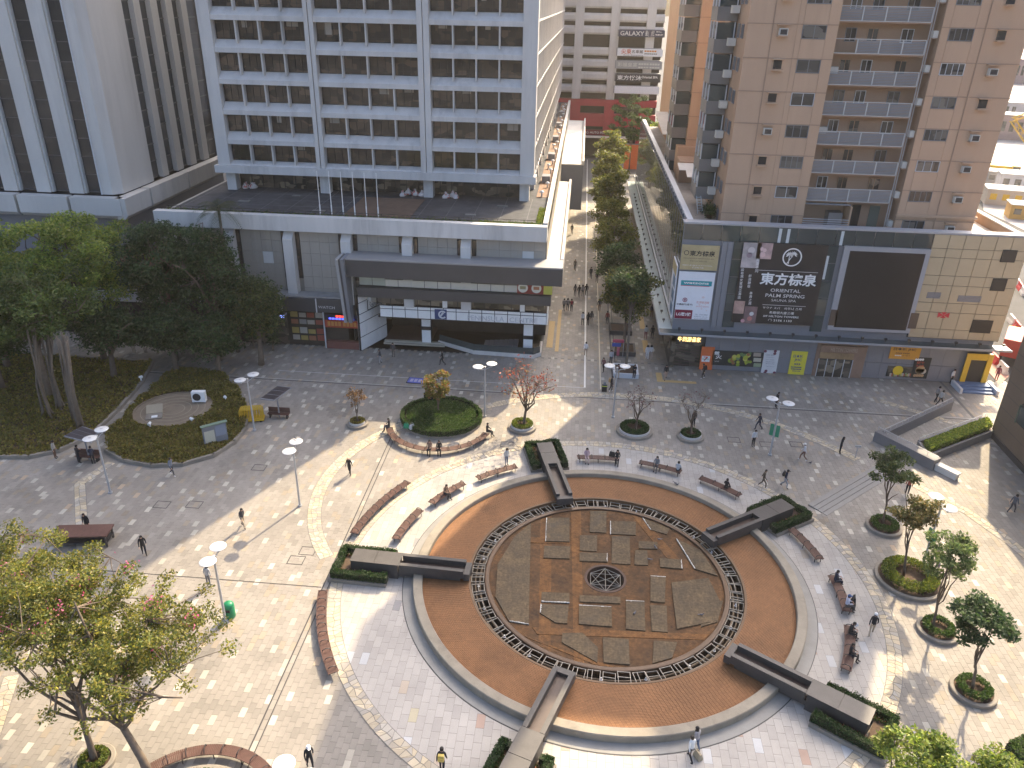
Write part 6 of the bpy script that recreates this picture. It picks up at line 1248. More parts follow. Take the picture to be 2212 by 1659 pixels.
# street trees
GS = 'street trees between the podiums'
for k, (x, y, h, cz, rx, rz, nl, cols, lab) in enumerate(((6.0,80.0,11,6.9,2.9,3.1,9000,[(.05,.07,.022),(.07,.085,.026),(.13,.13,.03)],'street tree nearest the plaza, dark with a sunlit left flank'),(5.6,92,10,6.6,2.9,2.8,6000,DARK,'street tree second from the plaza, in shade'),(5.2,103,10,6.4,2.9,2.8,6000,OLIVE,'street tree third from the plaza'),(4.9,115,10,6.6,3.0,3.0,6000,OLIVE,'street tree fourth from the plaza, golden in the sun'),(5.0,129,11,7.0,3.1,3.2,6000,OLIVE,'street tree fifth from the plaza'),(5.4,146,11,7.4,3.3,3.4,5500,OLIVE,'street tree sixth from the plaza'),(6.4,166,12,8.0,3.6,3.8,5500,OLIVE,'last street tree before the red car park'),(11.5,186,18,11.5,6.0,6.0,9000,[(.06,.095,.03),(.085,.12,.035),(.045,.07,.025)],'big green tree before the car park signs'),(20,176,18,11,6,6,8000,LUSH,'tree beside the far wing of the salmon tower'))):
    tree('street_tree', lab, (x,y,0), h, cz, rx, rx*.95, rz, nl, .17 if y < 120 else .24, cols, .17, None, 7, 60, 1.0, (0,0), group=GS, seed=60+k, shell=.45)
for k, (x, y) in enumerate(((6.0,80.0),(5.9,86.0),(6.0,74.4))):
    T = thing('tree_box', ('grey planter box under the street tree nearest the plaza','grey planter box further up the street','square stone tree box at the mouth of the street')[k], 'planter', (x,y,0)); m_ = K['granite'] if k < 2 else K['ltmetal']
    for a_ in ((-1.3,1.3,-1.3,-1.1),(-1.3,1.3,1.1,1.3),(-1.3,-1.1,-1.1,1.1),(1.1,1.3,-1.1,1.1)): part(MB().box(*a_,0,.5), 'box_side', m_, T)
    part(MB().box(-1.1,1.1,-1.1,1.1,0,.4), 'soil', K['soil'], T)
tree('street_tree','thin-trunked street tree in the square stone box at the street mouth', (6.0,74.4,0), 11, 8.6, 2.2, 2.2, 1.9, 4200, .16, DARK, .13, 6.0, 6, 40, .85, (.2,3.2), group=GS, seed=71, bark='barklt', cdx=(0,1.0))
# ramp and its walls
RM = thing('access_ramp', 'granite-walled access ramp with metal handrails beside the brown building', 'ramp', (28.5,63,0))
ro2 = Vector((28.5,63,0))
def ramp_wall(a, b_, t, h0, h1, nm, m):
    a, b_ = Vector((*a,0)), Vector((*b_,0)); d = (b_-a).normalized(); n_ = Vector((-d.y,d.x,0))*t/2; v = [a-n_,b_-n_,b_+n_,a+n_]; v = [p-ro2 for p in v]
    MB().add([(p.x,p.y,0) for p in v]+[(v[0].x,v[0].y,h0),(v[1].x,v[1].y,h1),(v[2].x,v[2].y,h1),(v[3].x,v[3].y,h0)],[(3,2,1,0),(4,5,6,7),(0,1,5,4),(1,2,6,5),(2,3,7,6),(3,0,4,7)]).build(nm, m, RM)
gw = mat('ramp_granite',(.15,.15,.155),.6,.15,1.5,.1); ramp_wall((28.4,62.8),(37.2,70.1),.35,1.05,1.0,'back_wall',gw); ramp_wall((28.0,63.2),(31.4,58.6),.9,1.0,1.0,'front_wall',gw); None
ramp_wall((31.0,61.7),(39.0,67.2),.22,1.0,.9,'inner_wall',gw); ramp_wall((31.2,59.8),(38.8,65.0),.22,.75,.75,'planter_wall',gw); ramp_wall((31.0,61.7),(31.2,59.8),.22,.95,.75,'planter_end',gw)
for (a, b_, hh) in (((28.4,62.8),(37.2,70.1),1.05),((28.0,63.2),(31.4,58.6),1.0),((31.0,61.7),(39.0,67.2),.95)):
    a, b_ = Vector((*a,0))-ro2, Vector((*b_,0))-ro2; L = (b_-a).length; n_ = int(L/.9)
    r_ = MB(); r_.tube([a+Vector((0,0,hh+.32)),b_+Vector((0,0,hh+.28))], .03, 6)
    for k in range(n_+1): q = a+(b_-a)*k/n_; r_.tube([q+Vector((0,0,hh-.1)),q+Vector((0,0,hh+.30))], .02, 5)
    part(r_, 'handrail', K['pole'], RM)
MB().prism([(p[0]-ro2.x,p[1]-ro2.y) for p in ((31.1,61.5),(31.3,60.0),(38.8,65.2),(39.0,66.9))], .3, .62).build('planter_soil', K['soil'], RM)
def rh(n, rg): u = rg.random(n); v = rg.random(n); a = np.array((31.2,61.3))+u[:,None]*np.array((7.7,5.4)); b = np.array((31.4,60.1))+u[:,None]*np.array((7.3,5.0)); p = a+(b-a)*v[:,None]; return np.c_[p[:,0]-ro2.x, p[:,1]-ro2.y, .6+.7*rg.random(n)**.5]
foliage('hedge_leaves', rh, 7000, .10, LUSH, RM, seed=77)
B_ = thing('marble_bench', 'white marble block seat at the end of the ramp wall', 'seat', (32.0,58.0,0), R(-53)); part(MB().box(-1.0,1.0,-.25,.25,0,.5), 'block', K['concrete2'], B_); part(MB().box(-1.1,1.1,-.3,.3,.5,.62), 'top_slab', K['roofwhite'], B_)
PST = thing('sign_post', 'short grey sign post at the top of the steps', 'sign post', (*P(1847,990).xy,0)); part(MB().tube([(0,0,0),(0,0,1.2)], .035, 6), 'post', K['pole'], PST); part(MB().box(-.25,.25,-.03,.03,1.1,1.3), 'plate', K['pole'], PST)
# ================================================================ street lamps
lamp_src = None
def lamp(bpx, d1, d2, label, banner=None, base=None):
    b = base or P(*bpx); h = 5.3; a = P(*d1, h); c = P(*d2, h); v = a-c; ang = math.atan2(v.y, v.x)
    T = thing('plaza_lamp', label, 'street lamp', (b.x,b.y,0), ang, 'twin-dish lamps on the plaza')
    part(MB().tube([(0,0,0),(0,0,.12)], .16, 12), 'base_plate', K['pole'], T); part(MB().tube([(0,0,.1),(0,0,5.05)], [.085,.065], 10), 'pole', K['pole'], T); part(MB().lathe([(0,.18),(.11,.14),(.11,0),(0,0)],(0,0,5.03),10), 'pole_cap', K['pole'], T)
    for s in (-1,1):
        arm = part(MB().tube([(0,0,4.85),(s*.35,0,4.95),(s*.62,0,5.02)], .035, 6), 'arm', K['pole'], T)
        part(MB().lathe([(0,0),(.07,.0),(.10,.12),(.06,.2),(0,.2)],(s*.66,0,4.95),10), 'lamp_head', K['pole'], T)
        dsh = part(MB().lathe([(0,.40),(.47,.36),(.50,.34),(.48,.32),(.3,.26),(.08,.20),(0,.20)],(s*.70,0,4.97),24), 'reflector_dish', K['dish'], T, True)
        part(MB().lathe([(.0,.402),(.10,.399)],(s*.70,0,4.975),12), 'dish_boss', K['pole'], dsh)
    if banner:
        for s in (-1,1): part(MB().box(s*.09 if s > 0 else -.42, .42 if s > 0 else -.09, -.01, .01, 1.9, 3.0), 'banner', flat('banner_green',(.03,.22,.12)), T)
for a in (((239,1065),(195,942),(213,928),'twin-dish lamp beside the solar shelter at left'),((550,930),(523,820.7),(545,811),'twin-dish lamp beside the yellow barrier cart'),((648,1093),(626,966),(638,949),'twin-dish lamp on the shadow edge, with a bird on its dish'),((488,1344),(450,1208),(466,1184),'twin-dish lamp beside the green litter bin'),((1047,900),(1036,795),(1058,790),'twin-dish lamp between the oval planter and the red-leaved tree'),((1324,901),(1319,790.7),(1341,791.7),'twin-dish lamp at the mouth of the street'),((1663,983),(1674,865),(1700,873),'twin-dish lamp with a small green banner before the shopping podium',1),((1993,1220),(2030.5,1032),(2052.5,1051),'twin-dish lamp with green banners rising from the widest round planter',1)):
    lamp(*a)
q = P(660,1654,5.3); lamp(None,(650,1650),(672,1662),'lamp whose dish just shows at the bottom edge', base=Vector((q.x-.3,q.y-.3,0)))
# litter bin
T = thing('litter_bin', 'green domed litter bin beside a lamp post', 'litter bin', (*P(498,1332).xy,0)); part(MB().lathe([(0,0),(.30,0),(.34,.1),(.34,.78),(.30,.82)], n=20), 'body', K['greenbin'], T, True); part(MB().lathe([(.33,.82),(.33,.98),(.26,1.10),(.12,1.16),(0,1.17)], n=20), 'dome', K['greenbin'], T, True); part(MB().box(-.2,.2,-.36,-.30,.62,.80), 'slot', K['black'], T)
# shelters with solar roofs
def shelter(label, pts, zr, pole):
    c = sum((P(x,y,zr) for x, y in pts), Vector())/4; T = thing('solar_shelter', label, 'shelter', (c.x,c.y,0), 0, 'solar roofed shelters'); q = [P(x,y,zr)-c for x, y in pts]
    MB().prism([(p.x,p.y) for p in q][::-1], zr-.04, zr+.06).build('roof_frame', K['greymetal'], T)
    for k in range(3):
        u0, u1 = k/3+.02, (k+1)/3-.02; e = [q[0].lerp(q[1],u0),q[0].lerp(q[1],u1),q[3].lerp(q[2],u1),q[3].lerp(q[2],u0)]; MB().prism([(p.x*.95,p.y*.95) for p in e][::-1], zr+.062, zr+.08).build('solar_panel', mat('solar_cells',(.05,.045,.05),.3,.2,2,spec=.5), T)
    part(MB().tube([(0,.1,0),(0,.1,zr-.04)], .07, 8), 'post', K['greymetal'], T)
    for s in (-.55,.55): part(MB().tube([(0,.1,zr-.7),(s,.0,zr-.05)], .04, 6), 'brace', K['greymetal'], T)
    part(MB().box(-1.0,1.0,-.25,.25,.40,.46), 'seat', K['wood'], T); part(MB().box(-1.0,1.0,.2,.26,.5,.95), 'backrest', K['wood'], T)
    for s in (-.8,.8): part(MB().box(s-.04,s+.04,-.2,.2,0,.4), 'leg', K['iron'], T)
shelter('solar roofed shelter over two men at the left bed', [(138,943),(178,922),(216,935),(178,953)], 2.5, 0)
shelter('solar roofed shelter behind the stacked yellow barriers', [(562,862),(600,834),(630,838),(592,866)], 2.5, 0)
# yellow barriers on a trolley
T = thing('barrier_trolley', 'trolley stacked with yellow crowd barriers beside a lamp', 'trolley', (*P(545,908).xy,0), R(15)); part(MB().box(-1.1,1.1,-.5,.5,.15,.25), 'platform', K['yellow'], T)
for k in range(7):
    b = MB(); y = -.42+.14*k; b.tube([(-1.0,y,.25),(-1.0,y,1.15),(-.85,y,1.3),(.85,y,1.3),(1.0,y,1.15),(1.0,y,.25)], .028, 5)
    for q in range(8): b.tube([(-.8+.23*q,y,.4),(-.8+.23*q,y,1.28)], .014, 4)
    b.tube([(-1,y,.4),(1,y,.4)], .02, 4); part(b, 'barrier', K['yellow'], T)
for x in (-.8,.8):
    for y in (-.4,.4): part(MB().tube([(x,y-.05,.08),(x,y+.05,.08)], .08, 10), 'wheel', K['black'], T)
# street stall with banners, board table, floor sign, carts
T = thing('promotion_stand', 'small stand with red and blue cloth by the street tree box', 'stand', (*P(1335,770).xy,0)); 
for x in (-.5,.5): part(MB().tube([(x,0,0),(x,0,2.0)], .03, 6), 'pole', K['pole'], T)
part(MB().box(-.7,.5,-.12,.12,1.7,2.0), 'red_cloth', flat('cloth_red',(.38,.05,.10)), T); part(MB().box(-.75,.2,-.2,-.13,1.25,1.65), 'blue_cloth', flat('cloth_blue',(.05,.08,.30)), T); part(MB().box(-.2,.1,-.25,-.2,.2,1.2), 'pink_cloth', flat('cloth_pink',(.40,.10,.14)), T)
T = thing('floor_notice', 'blue notice board lying flat before the shopping centre', 'notice', (*P(899,823).xy,.02), R(-3)); part(MB().box(-.9,.9,-.65,.65,0,.04), 'frame', K['black'], T); part(MB().box(-.82,.82,-.58,.58,.041,.05), 'print', flat('print_blue',(.12,.14,.42)), T)
for k in range(3): part(MB().box(-.6+.42*k,-.3+.42*k,-.35,.3,.051,.056), 'white_block', flat('print_pale',(.40,.38,.50)), T)
T = thing('paper_stand', 'open black-and-white paper stand beneath the shade trees', 'stand', (*P(482,757).xy,0), .3)
for s in (-1,1): part(MB().box(s*.55-.45,s*.55+.45,-.05,.02,.5,1.5), 'leaf_board', K['whitepaint'], T); part(MB().box(s*.55-.45,s*.55+.45,.021,.05,.45,1.55), 'backing', K['black'], T)
for s in (-.9,.9): part(MB().box(s-.04,s+.04,-.2,.2,0,.5), 'leg', K['black'], T)
T = thing('dark_canopy_bench', 'dark brown roofed seat seen through the pink-flowered crown', 'seat', (*P(185,1172).xy,0), .15); part(MB().box(-1.9,1.9,-.7,.7,.95,1.05), 'top', K['wood'], T); part(MB().box(-1.8,1.8,-.6,.6,.35,.43), 'shelf', K['iron'], T)
for x in (-1.7,1.7):
    for y in (-.55,.55): part(MB().box(x-.06,x+.06,y-.06,y+.06,0,.95), 'leg', K['iron'], T)
T = thing('luggage', 'black suitcase with a lime strap beside a traveller at the street mouth', 'suitcase', (*P(1305,846).xy,0)); part(MB().box(-.25,.25,-.15,.15,.05,.75), 'shell', K['black'], T); part(MB().box(-.26,.26,-.16,.16,.62,.7), 'strap', flat('lime',(.45,.52,.08)), T); part(MB().box(-.12,.12,-.02,.02,.75,1.05), 'handle', K['greymetal'], T)
for k, (x, y, c, lab) in enumerate(((878,924,(.03,.25,.12),'green shopping bag on the curved bench of the oval planter'),(890,926,(.5,.5,.48),'white shopping bag on the curved bench of the oval planter'),(1840,1312,(.02,.02,.022),'black bag before the sitter in the blue cap'),(1507,1637,(.36,.30,.20),'patterned tote bag carried past the fountain rim'),(1322,985,(.02,.02,.02),'black rucksack on the bench behind the fountain'),(1850,1352,(.6,.62,.66),'small bottle standing on the bench beside the sitter in black'))):
    z = .46 if k in (0,1,4,5) else 0; q = P(x, y, z); s = .42 if k == 5 else 1; T = thing('bag' if k != 5 else 'bottle', lab, 'bag' if k != 5 else 'bottle', (q.x,q.y,z), k*.7)
    mm = flat('bag%d' % k, c, .7); b = MB(); h_ = .9 if k == 2 else .42
    b.prism([(-.24*s,-.14*s),(.24*s,-.14*s),(.24*s,.14*s),(-.24*s,.14*s)], 0, h_*s*.4); b.add([(-.24*s,-.14*s,h_*s*.4),(.24*s,-.14*s,h_*s*.4),(.24*s,.14*s,h_*s*.4),(-.24*s,.14*s,h_*s*.4),(-.20*s,-.05*s,h_*s),(.20*s,-.05*s,h_*s),(.20*s,.05*s,h_*s),(-.20*s,.05*s,h_*s)],[(4,5,6,7),(0,1,5,4),(1,2,6,5),(2,3,7,6),(3,0,4,7)]); part(b, 'body', mm, T); part(MB().tube([(-.12*s,0,h_*s),(-.08*s,0,h_*s+.16*s),(.08*s,0,h_*s+.16*s),(.12*s,0,h_*s)], .014, 5), 'handle', mm, T)
# ================================================================ people
def capsule_pts(p): return Vector(p)
def skeleton(kind):
    J = {}; S = []
    sit = kind.startswith('sit'); hz = .56 if sit else .93; lean = -.06 if kind == 'sit_lean' else (-.02 if not sit else 0)
    J['pel'] = (0,0,hz); J['wai'] = (0,lean*.5,hz+.16); J['che'] = (0,lean,hz+.36); J['nb'] = (0,lean*1.6,hz+.52); J['ne'] = (0,lean*2-.015,hz+.58); J['he'] = (0,lean*2.4-.035,hz+.67); J['ht'] = (0,lean*2.4-.03,hz+.745)
    S += [('pel','wai',0),('wai','che',0),('che','nb',0),('nb','ne',2),('ne','he',2),('he','ht',2)]
    for s, n_ in ((-1,'l'),(1,'r')):
        if kind == 'walk': kf, af = (-.24,-.26) if s < 0 else (.02,.34)
        elif kind == 'walk2': kf, af = (-.12,-.10) if s > 0 else (.05,.22)
        else: kf, af = 0, 0
        J['hip'+n_] = (s*.088,0,hz-.05)
        if sit: J['kn'+n_] = (s*.11,-.44,hz-.02); J['an'+n_] = (s*.11,-.45-.05*s,.10); J['to'+n_] = (s*.12,-.62-.05*s,.05)
        else:
            lift = .07 if (af > .2) else 0
            J['kn'+n_] = (s*.095,kf,.49+lift*.4); J['an'+n_] = (s*.095,af,.09+lift); J['to'+n_] = (s*.11,af-.15,.045+lift*.4)
        J['sh'+n_] = (s*.165,lean*1.3,hz+.47)
        if sit: J['el'+n_] = (s*.225,lean-.06,hz+.22); J['wr'+n_] = (s*.13,lean-.30,hz+.16); J['ha'+n_] = (s*.09,lean-.38,hz+.16)
        elif kind == 'phone' and s > 0: J['el'+n_] = (s*.24,-.10,hz+.24); J['wr'+n_] = (s*.17,-.20,hz+.50); J['ha'+n_] = (s*.12,-.17,hz+.60)
        elif kind == 'hold': J['el'+n_] = (s*.22,-.03,hz+.20); J['wr'+n_] = (s*.11,-.24,hz+.26); J['ha'+n_] = (s*.07,-.31,hz+.30)
        else:
            sw = {'walk':-.17*(-s),'walk2':.10*s}.get(kind, 0); J['el'+n_] = (s*.225,sw*.35,hz+.20); J['wr'+n_] = (s*.235,sw*1.1-.05,hz-.04); J['ha'+n_] = (s*.23,sw*1.3-.07,hz-.14)
        S += [('pel','hip'+n_,1),('hip'+n_,'kn'+n_,1),('kn'+n_,'an'+n_,1),('an'+n_,'to'+n_,3),('nb','sh'+n_,0),('sh'+n_,'el'+n_,0),('el'+n_,'wr'+n_,0),('wr'+n_,'ha'+n_,2)]
    RAD = dict(pel=(.15,.115),wai=(.135,.10),che=(.165,.115),nb=(.09,.075),ne=(.052,.055),he=(.088,.105),ht=(.06,.07),hip=(.088,.09),kn=(.062,.065),an=(.042,.045),to=(.04,.032),sh=(.062,.062),el=(.045,.045),wr=(.030,.032),ha=(.034,.020))
    return J, S, RAD
BODY = {}
def body_mesh(kind):
    if kind in BODY: return BODY[kind]
    J, S, RAD = skeleton(kind); names = list(J); me = bpy.data.meshes.new('sk'); me.from_pydata([J[k] for k in names], [(names.index(a),names.index(b)) for a, b, _ in S], [])
    ob = bpy.data.objects.new('sk', me); col.objects.link(ob)
    md = ob.modifiers.new('skin','SKIN'); md.use_smooth_shade = True
    if not me.skin_vertices: 
        bpy.context.view_layer.objects.active = ob
    sv = me.skin_vertices[0].data if me.skin_vertices else None
    if sv is None: me.attributes; 
    for i, k in enumerate(names):
        key = k if k in RAD else k[:-1]; r_ = RAD[key]; sv[i].radius = r_; sv[i].use_root = (k == 'pel')
    ss = ob.modifiers.new('sub','SUBSURF'); ss.levels = 1; ss.render_levels = 1
    dg = bpy.context.evaluated_depsgraph_get(); ev = ob.evaluated_get(dg); out = bpy.data.meshes.new_from_object(ev, depsgraph=dg); bpy.data.objects.remove(ob); bpy.data.meshes.remove(me)
    # fingers: five short unequal tubes on each hand, bent at the knuckle
    fb = MB()
    for n_, s in (('l',-1),('r',1)):
        w_, h_ = Vector(J['wr'+n_]), Vector(J['ha'+n_]); d = (h_-w_).normalized(); sd = d.cross(Vector((1,0,0)) if abs(d.x) < .8 else Vector((0,0,1))).normalized(); pn = sd.cross(d)
        for k, ln in enumerate((.052,.062,.066,.058)): a = h_+sd*((k-1.5)*.017)-d*.01; fb.tube([a,a+d*ln*.6,a+d*ln*.95-pn*.016*s], [.0095,.0085,.006], 5)
        a = w_+d*.03+sd*.030; fb.tube([a,a+d*.03+sd*.03,a+d*.055+sd*.034], [.011,.010,.007], 5)
    v0 = len(out.vertices); bm_v = [tuple(v.co) for v in out.vertices]+fb.v; bf = [tuple(p.vertices) for p in out.polygons]+[tuple(i+v0 for i in f) for f in fb.f]
    nbody = len(out.polygons); fin = bpy.data.meshes.new('body'); fin.from_pydata(bm_v, [], bf)
    segs = [(np.array(J[a]),np.array(J[b]),r_) for a, b, r_ in S]; mi = []
    for i, p in enumerate(fin.polygons):
        if i >= nbody: mi.append(2); continue
        c = np.mean([bm_v[q] for q in p.vertices],0); best = None
        for a, b, r_ in segs:
            ab = b-a; t = np.clip(np.dot(c-a,ab)/(ab@ab+1e-9),0,1); dd = np.linalg.norm(c-a-ab*t)
            if best is None or dd < best[0]: best = (dd, r_)
        mi.append(best[1])
    for k in ('shirt','trousers','skin','shoes'): fin.materials.append(K['skin'])
    fin.polygons.foreach_set('material_index', mi); fin.polygons.foreach_set('use_smooth', [True]*len(mi)); bpy.data.meshes.remove(out)
    # hair cap and face marks placed on the head
    hc = Vector(J['he']); BODY[kind] = (fin, hc); return BODY[kind]
hb = MB(); hb.lathe([(0,.125),(.05,.118),(.085,.09),(.103,.04),(.106,-.02),(.098,-.07)], n=14, a0=R(-35), a1=R(215)); hb.lathe([(0,.126),(.05,.119),(.085,.092),(.104,.045),(.104,.02)], n=8, a0=R(215), a1=R(325)); HAIR = shared(hb, 'hair', K['hair'])
hl = MB(); hl.lathe([(0,.125),(.05,.118),(.088,.09),(.108,.04),(.115,-.06),(.118,-.18),(.10,-.27)], n=14, a0=R(-15), a1=R(195)); hl.lathe([(0,.126),(.05,.119),(.085,.092),(.104,.045),(.104,.02)], n=8, a0=R(195), a1=R(345)); HAIRL = shared(hl, 'hair', K['hair'])
cpb = MB(); cpb.lathe([(0,.135),(.07,.125),(.105,.08),(.115,.02)], n=16); cpb.add([(-.08,-.09,.03),(.08,-.09,.03),(.06,-.20,.015),(-.06,-.20,.015)],[(0,1,2,3)]); CAP = {}
fb_ = MB()
for s in (-1,1): fb_.box(s*.036-.012,s*.036+.012,-.112,-.098,.005,.020); fb_.box(s*.094-.012,s*.094+.012,-.015,.02,-.03,.03,1)
fb_.add([(-.012,-.098,-.03),(.012,-.098,-.03),(0,-.128,-.028),(0,-.100,.01)],[(0,1,2),(1,3,2),(3,0,2)],1); fb_.box(-.024,.024,-.106,-.095,-.062,-.054,2); FACE = shared(fb_, 'face', [K['hair'],K['skin'],flat('lips',(.34,.14,.12))])
CLO = {}
def cloth(c):
    k = 'cloth_%02d_%02d_%02d' % tuple(int(x*99) for x in c)
    return mat(k, c, .85, .16, 7, .2)
def person(px, py, face, kind, shirt, trous, label, hair=0, cap=None, z=0.0, h=1.70, shoes=(.03,.03,.03), pos=None, grp=None):
    me, hc = body_mesh(kind); b = pos or P(px, py, z); s = h/1.70
    o = link('person', me, None, (b.x,b.y,z), (0,0,R(face)), (s,s,s)); tag(o, label, 'person', grp)
    for i, m_ in enumerate((cloth(shirt), cloth(trous), K['skin'], cloth(shoes))): o.material_slots[i].link = 'OBJECT'; o.material_slots[i].material = m_
    if cap:
        if cap not in CAP: CAP[cap] = shared(cpb, 'cap', cloth(cap))
        link('cap', CAP[cap], o, hc)
    if hair < 2: link('hair', HAIRL if hair == 1 else HAIR, o, hc, None, (.97,.97,.97) if cap else None)
    link('face', FACE, o, hc)
    return o
def backpack(o, c, label=None):
    b = MB(); b.box(-.15,.15,.10,.25,1.08,1.48); b.box(-.12,.12,.25,.30,1.12,1.32); q = b.build('backpack', cloth(c), o); 
BK, NV, GY, WHT, BE, BR, DG = (.022,.022,.025), (.03,.035,.055), (.17,.17,.18), (.60,.60,.60), (.42,.34,.24), (.15,.09,.06), (.07,.07,.075)
W, W2, ST, HO, PH = 'walk','walk2','stand','hold','phone'
person(756,1026,-10,W2,BK,BK,'person in a dark suit walking across the sunlit paving',2); person(526,1139,60,W,DG,BE,'person in a dark top and beige trousers stepping out of the shade'); person(452,1266,170,ST,(.42,.42,.43),GY,'person in a pale grey jacket standing under a lamp',1)
person(373,1027,75,W,(.17,.19,.23),DG,'person in a blue-grey jacket walking by the shrub bed',0,shoes=WHT); person(313,1199,35,W2,BK,BK,'person in a black jacket behind the pink blossoms'); person(671,1659,40,W2,BK,BK,'person in a white cap and dark jacket at the bottom edge',0,(.7,.7,.7))
p = person(955,1668,180,W2,BK,BK,'person with a yellow backpack walking off at the bottom edge'); backpack(p,(.60,.45,.12))
person(1490,1642,-150,W,(.66,.66,.64),BK,'person in a white T-shirt walking beside the fountain rim'); person(1501,1622,-140,W2,(.36,.34,.34),(.10,.13,.20),'long-haired person in grey close to the fountain rim',1)
person(1880,1372,160,W,BK,BE,'person in a white cap and black shirt walking past the benches',0,(.7,.7,.7),shoes=WHT); person(1626,964,20,ST,WHT,BK,'person in a white shirt and black trousers with a ponytail'); person(1638,928,-70,W,NV,NV,'person in dark blue striding below the small bare tree')
person(1734,995,-100,W,(.62,.58,.56),(.16,.09,.07),'person in a white jacket and cap in the streak of light',0,(.65,.63,.6),shoes=WHT); person(1813,980,80,PH,BK,BK,'person in a black suit holding a phone to the ear',1); person(1646,1053,80,W,(.10,.075,.05),(.13,.10,.075),'person in brown striding toward the hedge by the steps',0,shoes=WHT)
p = person(1693,1053,60,W,NV,(.26,.27,.29),'person in a dark top and grey trousers with a backpack',0,BK); backpack(p,BK)
person(2020,869,100,W2,(.26,.25,.24),BK,'person in a grey coat of the pair near the ramp',0,h=1.75); person(2028,877,110,W,(.40,.40,.38),BK,'person in a patterned shirt of the pair near the ramp'); person(2053,829,30,ST,WHT,BK,'person in a white jacket at the blue steps'); person(2151,822,150,W2,(.22,.05,.08),(.16,.04,.07),'person in maroon on the road pavement')
person(2183,1108,120,W,(.09,.10,.12),DG,'dark-clothed person in the shade of the brown building'); person(1675,881,100,ST,BK,BK,'dark-clothed person behind the green banner lamp'); p = person(1518,818,-90,W2,BK,BK,'person with a rucksack at the orange shop panel',0,shoes=WHT); backpack(p,BK); person(1497,921,20,ST,BK,BK,'dark-clothed person hidden by the twiggy bare tree')
person(1094,1005,40,ST,(.62,.60,.56),(.18,.20,.25),'person in a white top standing behind the bench in branch shadow',1); person(956,789,-80,W,BK,BK,'person in black crossing before the sunken stairwell'); person(822,786,-60,W2,DG,(.34,.33,.32),'stooping person in a dark coat and pale trousers'); person(850,771,0,ST,DG,DG,'person in grey standing at the entrance steps')
person(1242,585,0,W2,(.14,.12,.10),DG,'person alone in the light further up the street')
for x, y, lab, c, h_ in ((1242,641,'first of the four abreast, in a dark long coat',DG,1),(1250.6,643,'second of the four abreast, in black',BK,0),(1258,642,'third of the four abreast, in grey',GY,1),(1266,640,'fourth of the four abreast, beside the white line',BK,1)): person(x,y,180,W2,c,DG,lab,h_)
for x, y, lab, c, h_ in ((1218,673,'person with a grey backpack walking up the street in a trio',GY,0),(1225.6,672,'middle person of the trio walking up the street',DG,1),(1234,673.7,'person with a red backpack of the trio',(.10,.09,.09),0)): p = person(x,y,180,W2,c,DG,lab,h_); backpack(p,(.26,.05,.06) if x > 1230 else GY)
for x, y, lab, c, t, h_ in ((1258,703,'person in a white top with a red bag on the white line',WHT,DG,0),(1269.6,704,'person in a long black dress on the white line',BK,BK,1),(1277,701,'person in a dark jacket and pale skirt on the white line',DG,(.30,.26,.22),1)): person(x,y,180,ST,c,t,lab,h_)
person(1264.6,770,175,W2,WHT,(.26,.20,.16),'person in white walking up the white line nearest the plaza',0); person(1311,701,180,W2,(.22,.06,.05),DG,'person in a red jacket under the street tree'); person(1294,673,180,W2,DG,BR,'person in brown beside the dark drain lines')
person(1319,787,0,ST,(.40,.40,.42),DG,'person with long hair and a white top by the tree box',1); person(1303,804,-40,W2,(.14,.06,.07),BK,'person in dark red by the yellow line',1); p = person(1319,846,90,W2,BK,BK,'traveller with a tan backpack and suitcase',0,shoes=WHT); backpack(p,(.40,.26,.12)); person(1369,819,10,HO,BK,BK,'person in black holding a drink beyond the lamp',0,shoes=WHT); person(1333,818,30,W2,(.12,.05,.05),BE,'person in maroon beside the street mouth lamp')
person(1437,820,0,W,BK,(.40,.28,.20),'person in black shorts by the corner shop'); person(1397,777,180,W2,WHT,WHT,'person in a long white dress in the street',1); person(1405,777,180,W2,(.55,.53,.52),(.30,.24,.22),'person in a white top beside the white dress',1); person(1394,733,180,W2,(.42,.42,.42),(.22,.08,.09),'person in a grey hooded top along the glass podium'); person(1408,733,180,W2,BK,BK,'person in black along the glass podium'); person(1407,686,180,W2,NV,BR,'person in navy under the podium canopy')
person(1276,602,0,W2,DG,DG,'person in black past the sunlit patch of the street'); person(1289,611,0,W2,BK,DG,'person in a black coat near the shaded street tree'); person(1235,506,0,W2,DG,DG,'far person beside the white side canopy'); person(1246,417,0,ST,(.30,.16,.12),DG,'far person in red brown by the grey annex'); person(1297,498,0,ST,BK,BK,'far person in black under the golden street trees')
person(172,1001,160,HO,BK,BK,'person in black stooping at the solar shelter, on the left'); person(203,1003,200,HO,NV,BK,'person in navy at the solar shelter, by the lamp'); person(121,990,100,ST,(.36,.34,.30),BR,'person in beige at the kerb of the banyan bed'); person(192,1150,0,ST,BK,BK,'person in black behind the dark roofed seat'); person(2020,1236,60,W2,(.55,.54,.52),(.14,.10,.16),'person in white behind the widest planter',0,(.7,.7,.7))
person(1958,1068,150,ST,(.26,.06,.04),BK,'person in red half hidden by the slender tree at the steps'); person(390,748,90,HO,(.34,.36,.40),GY,'person bent over sacks beneath the shade trees')
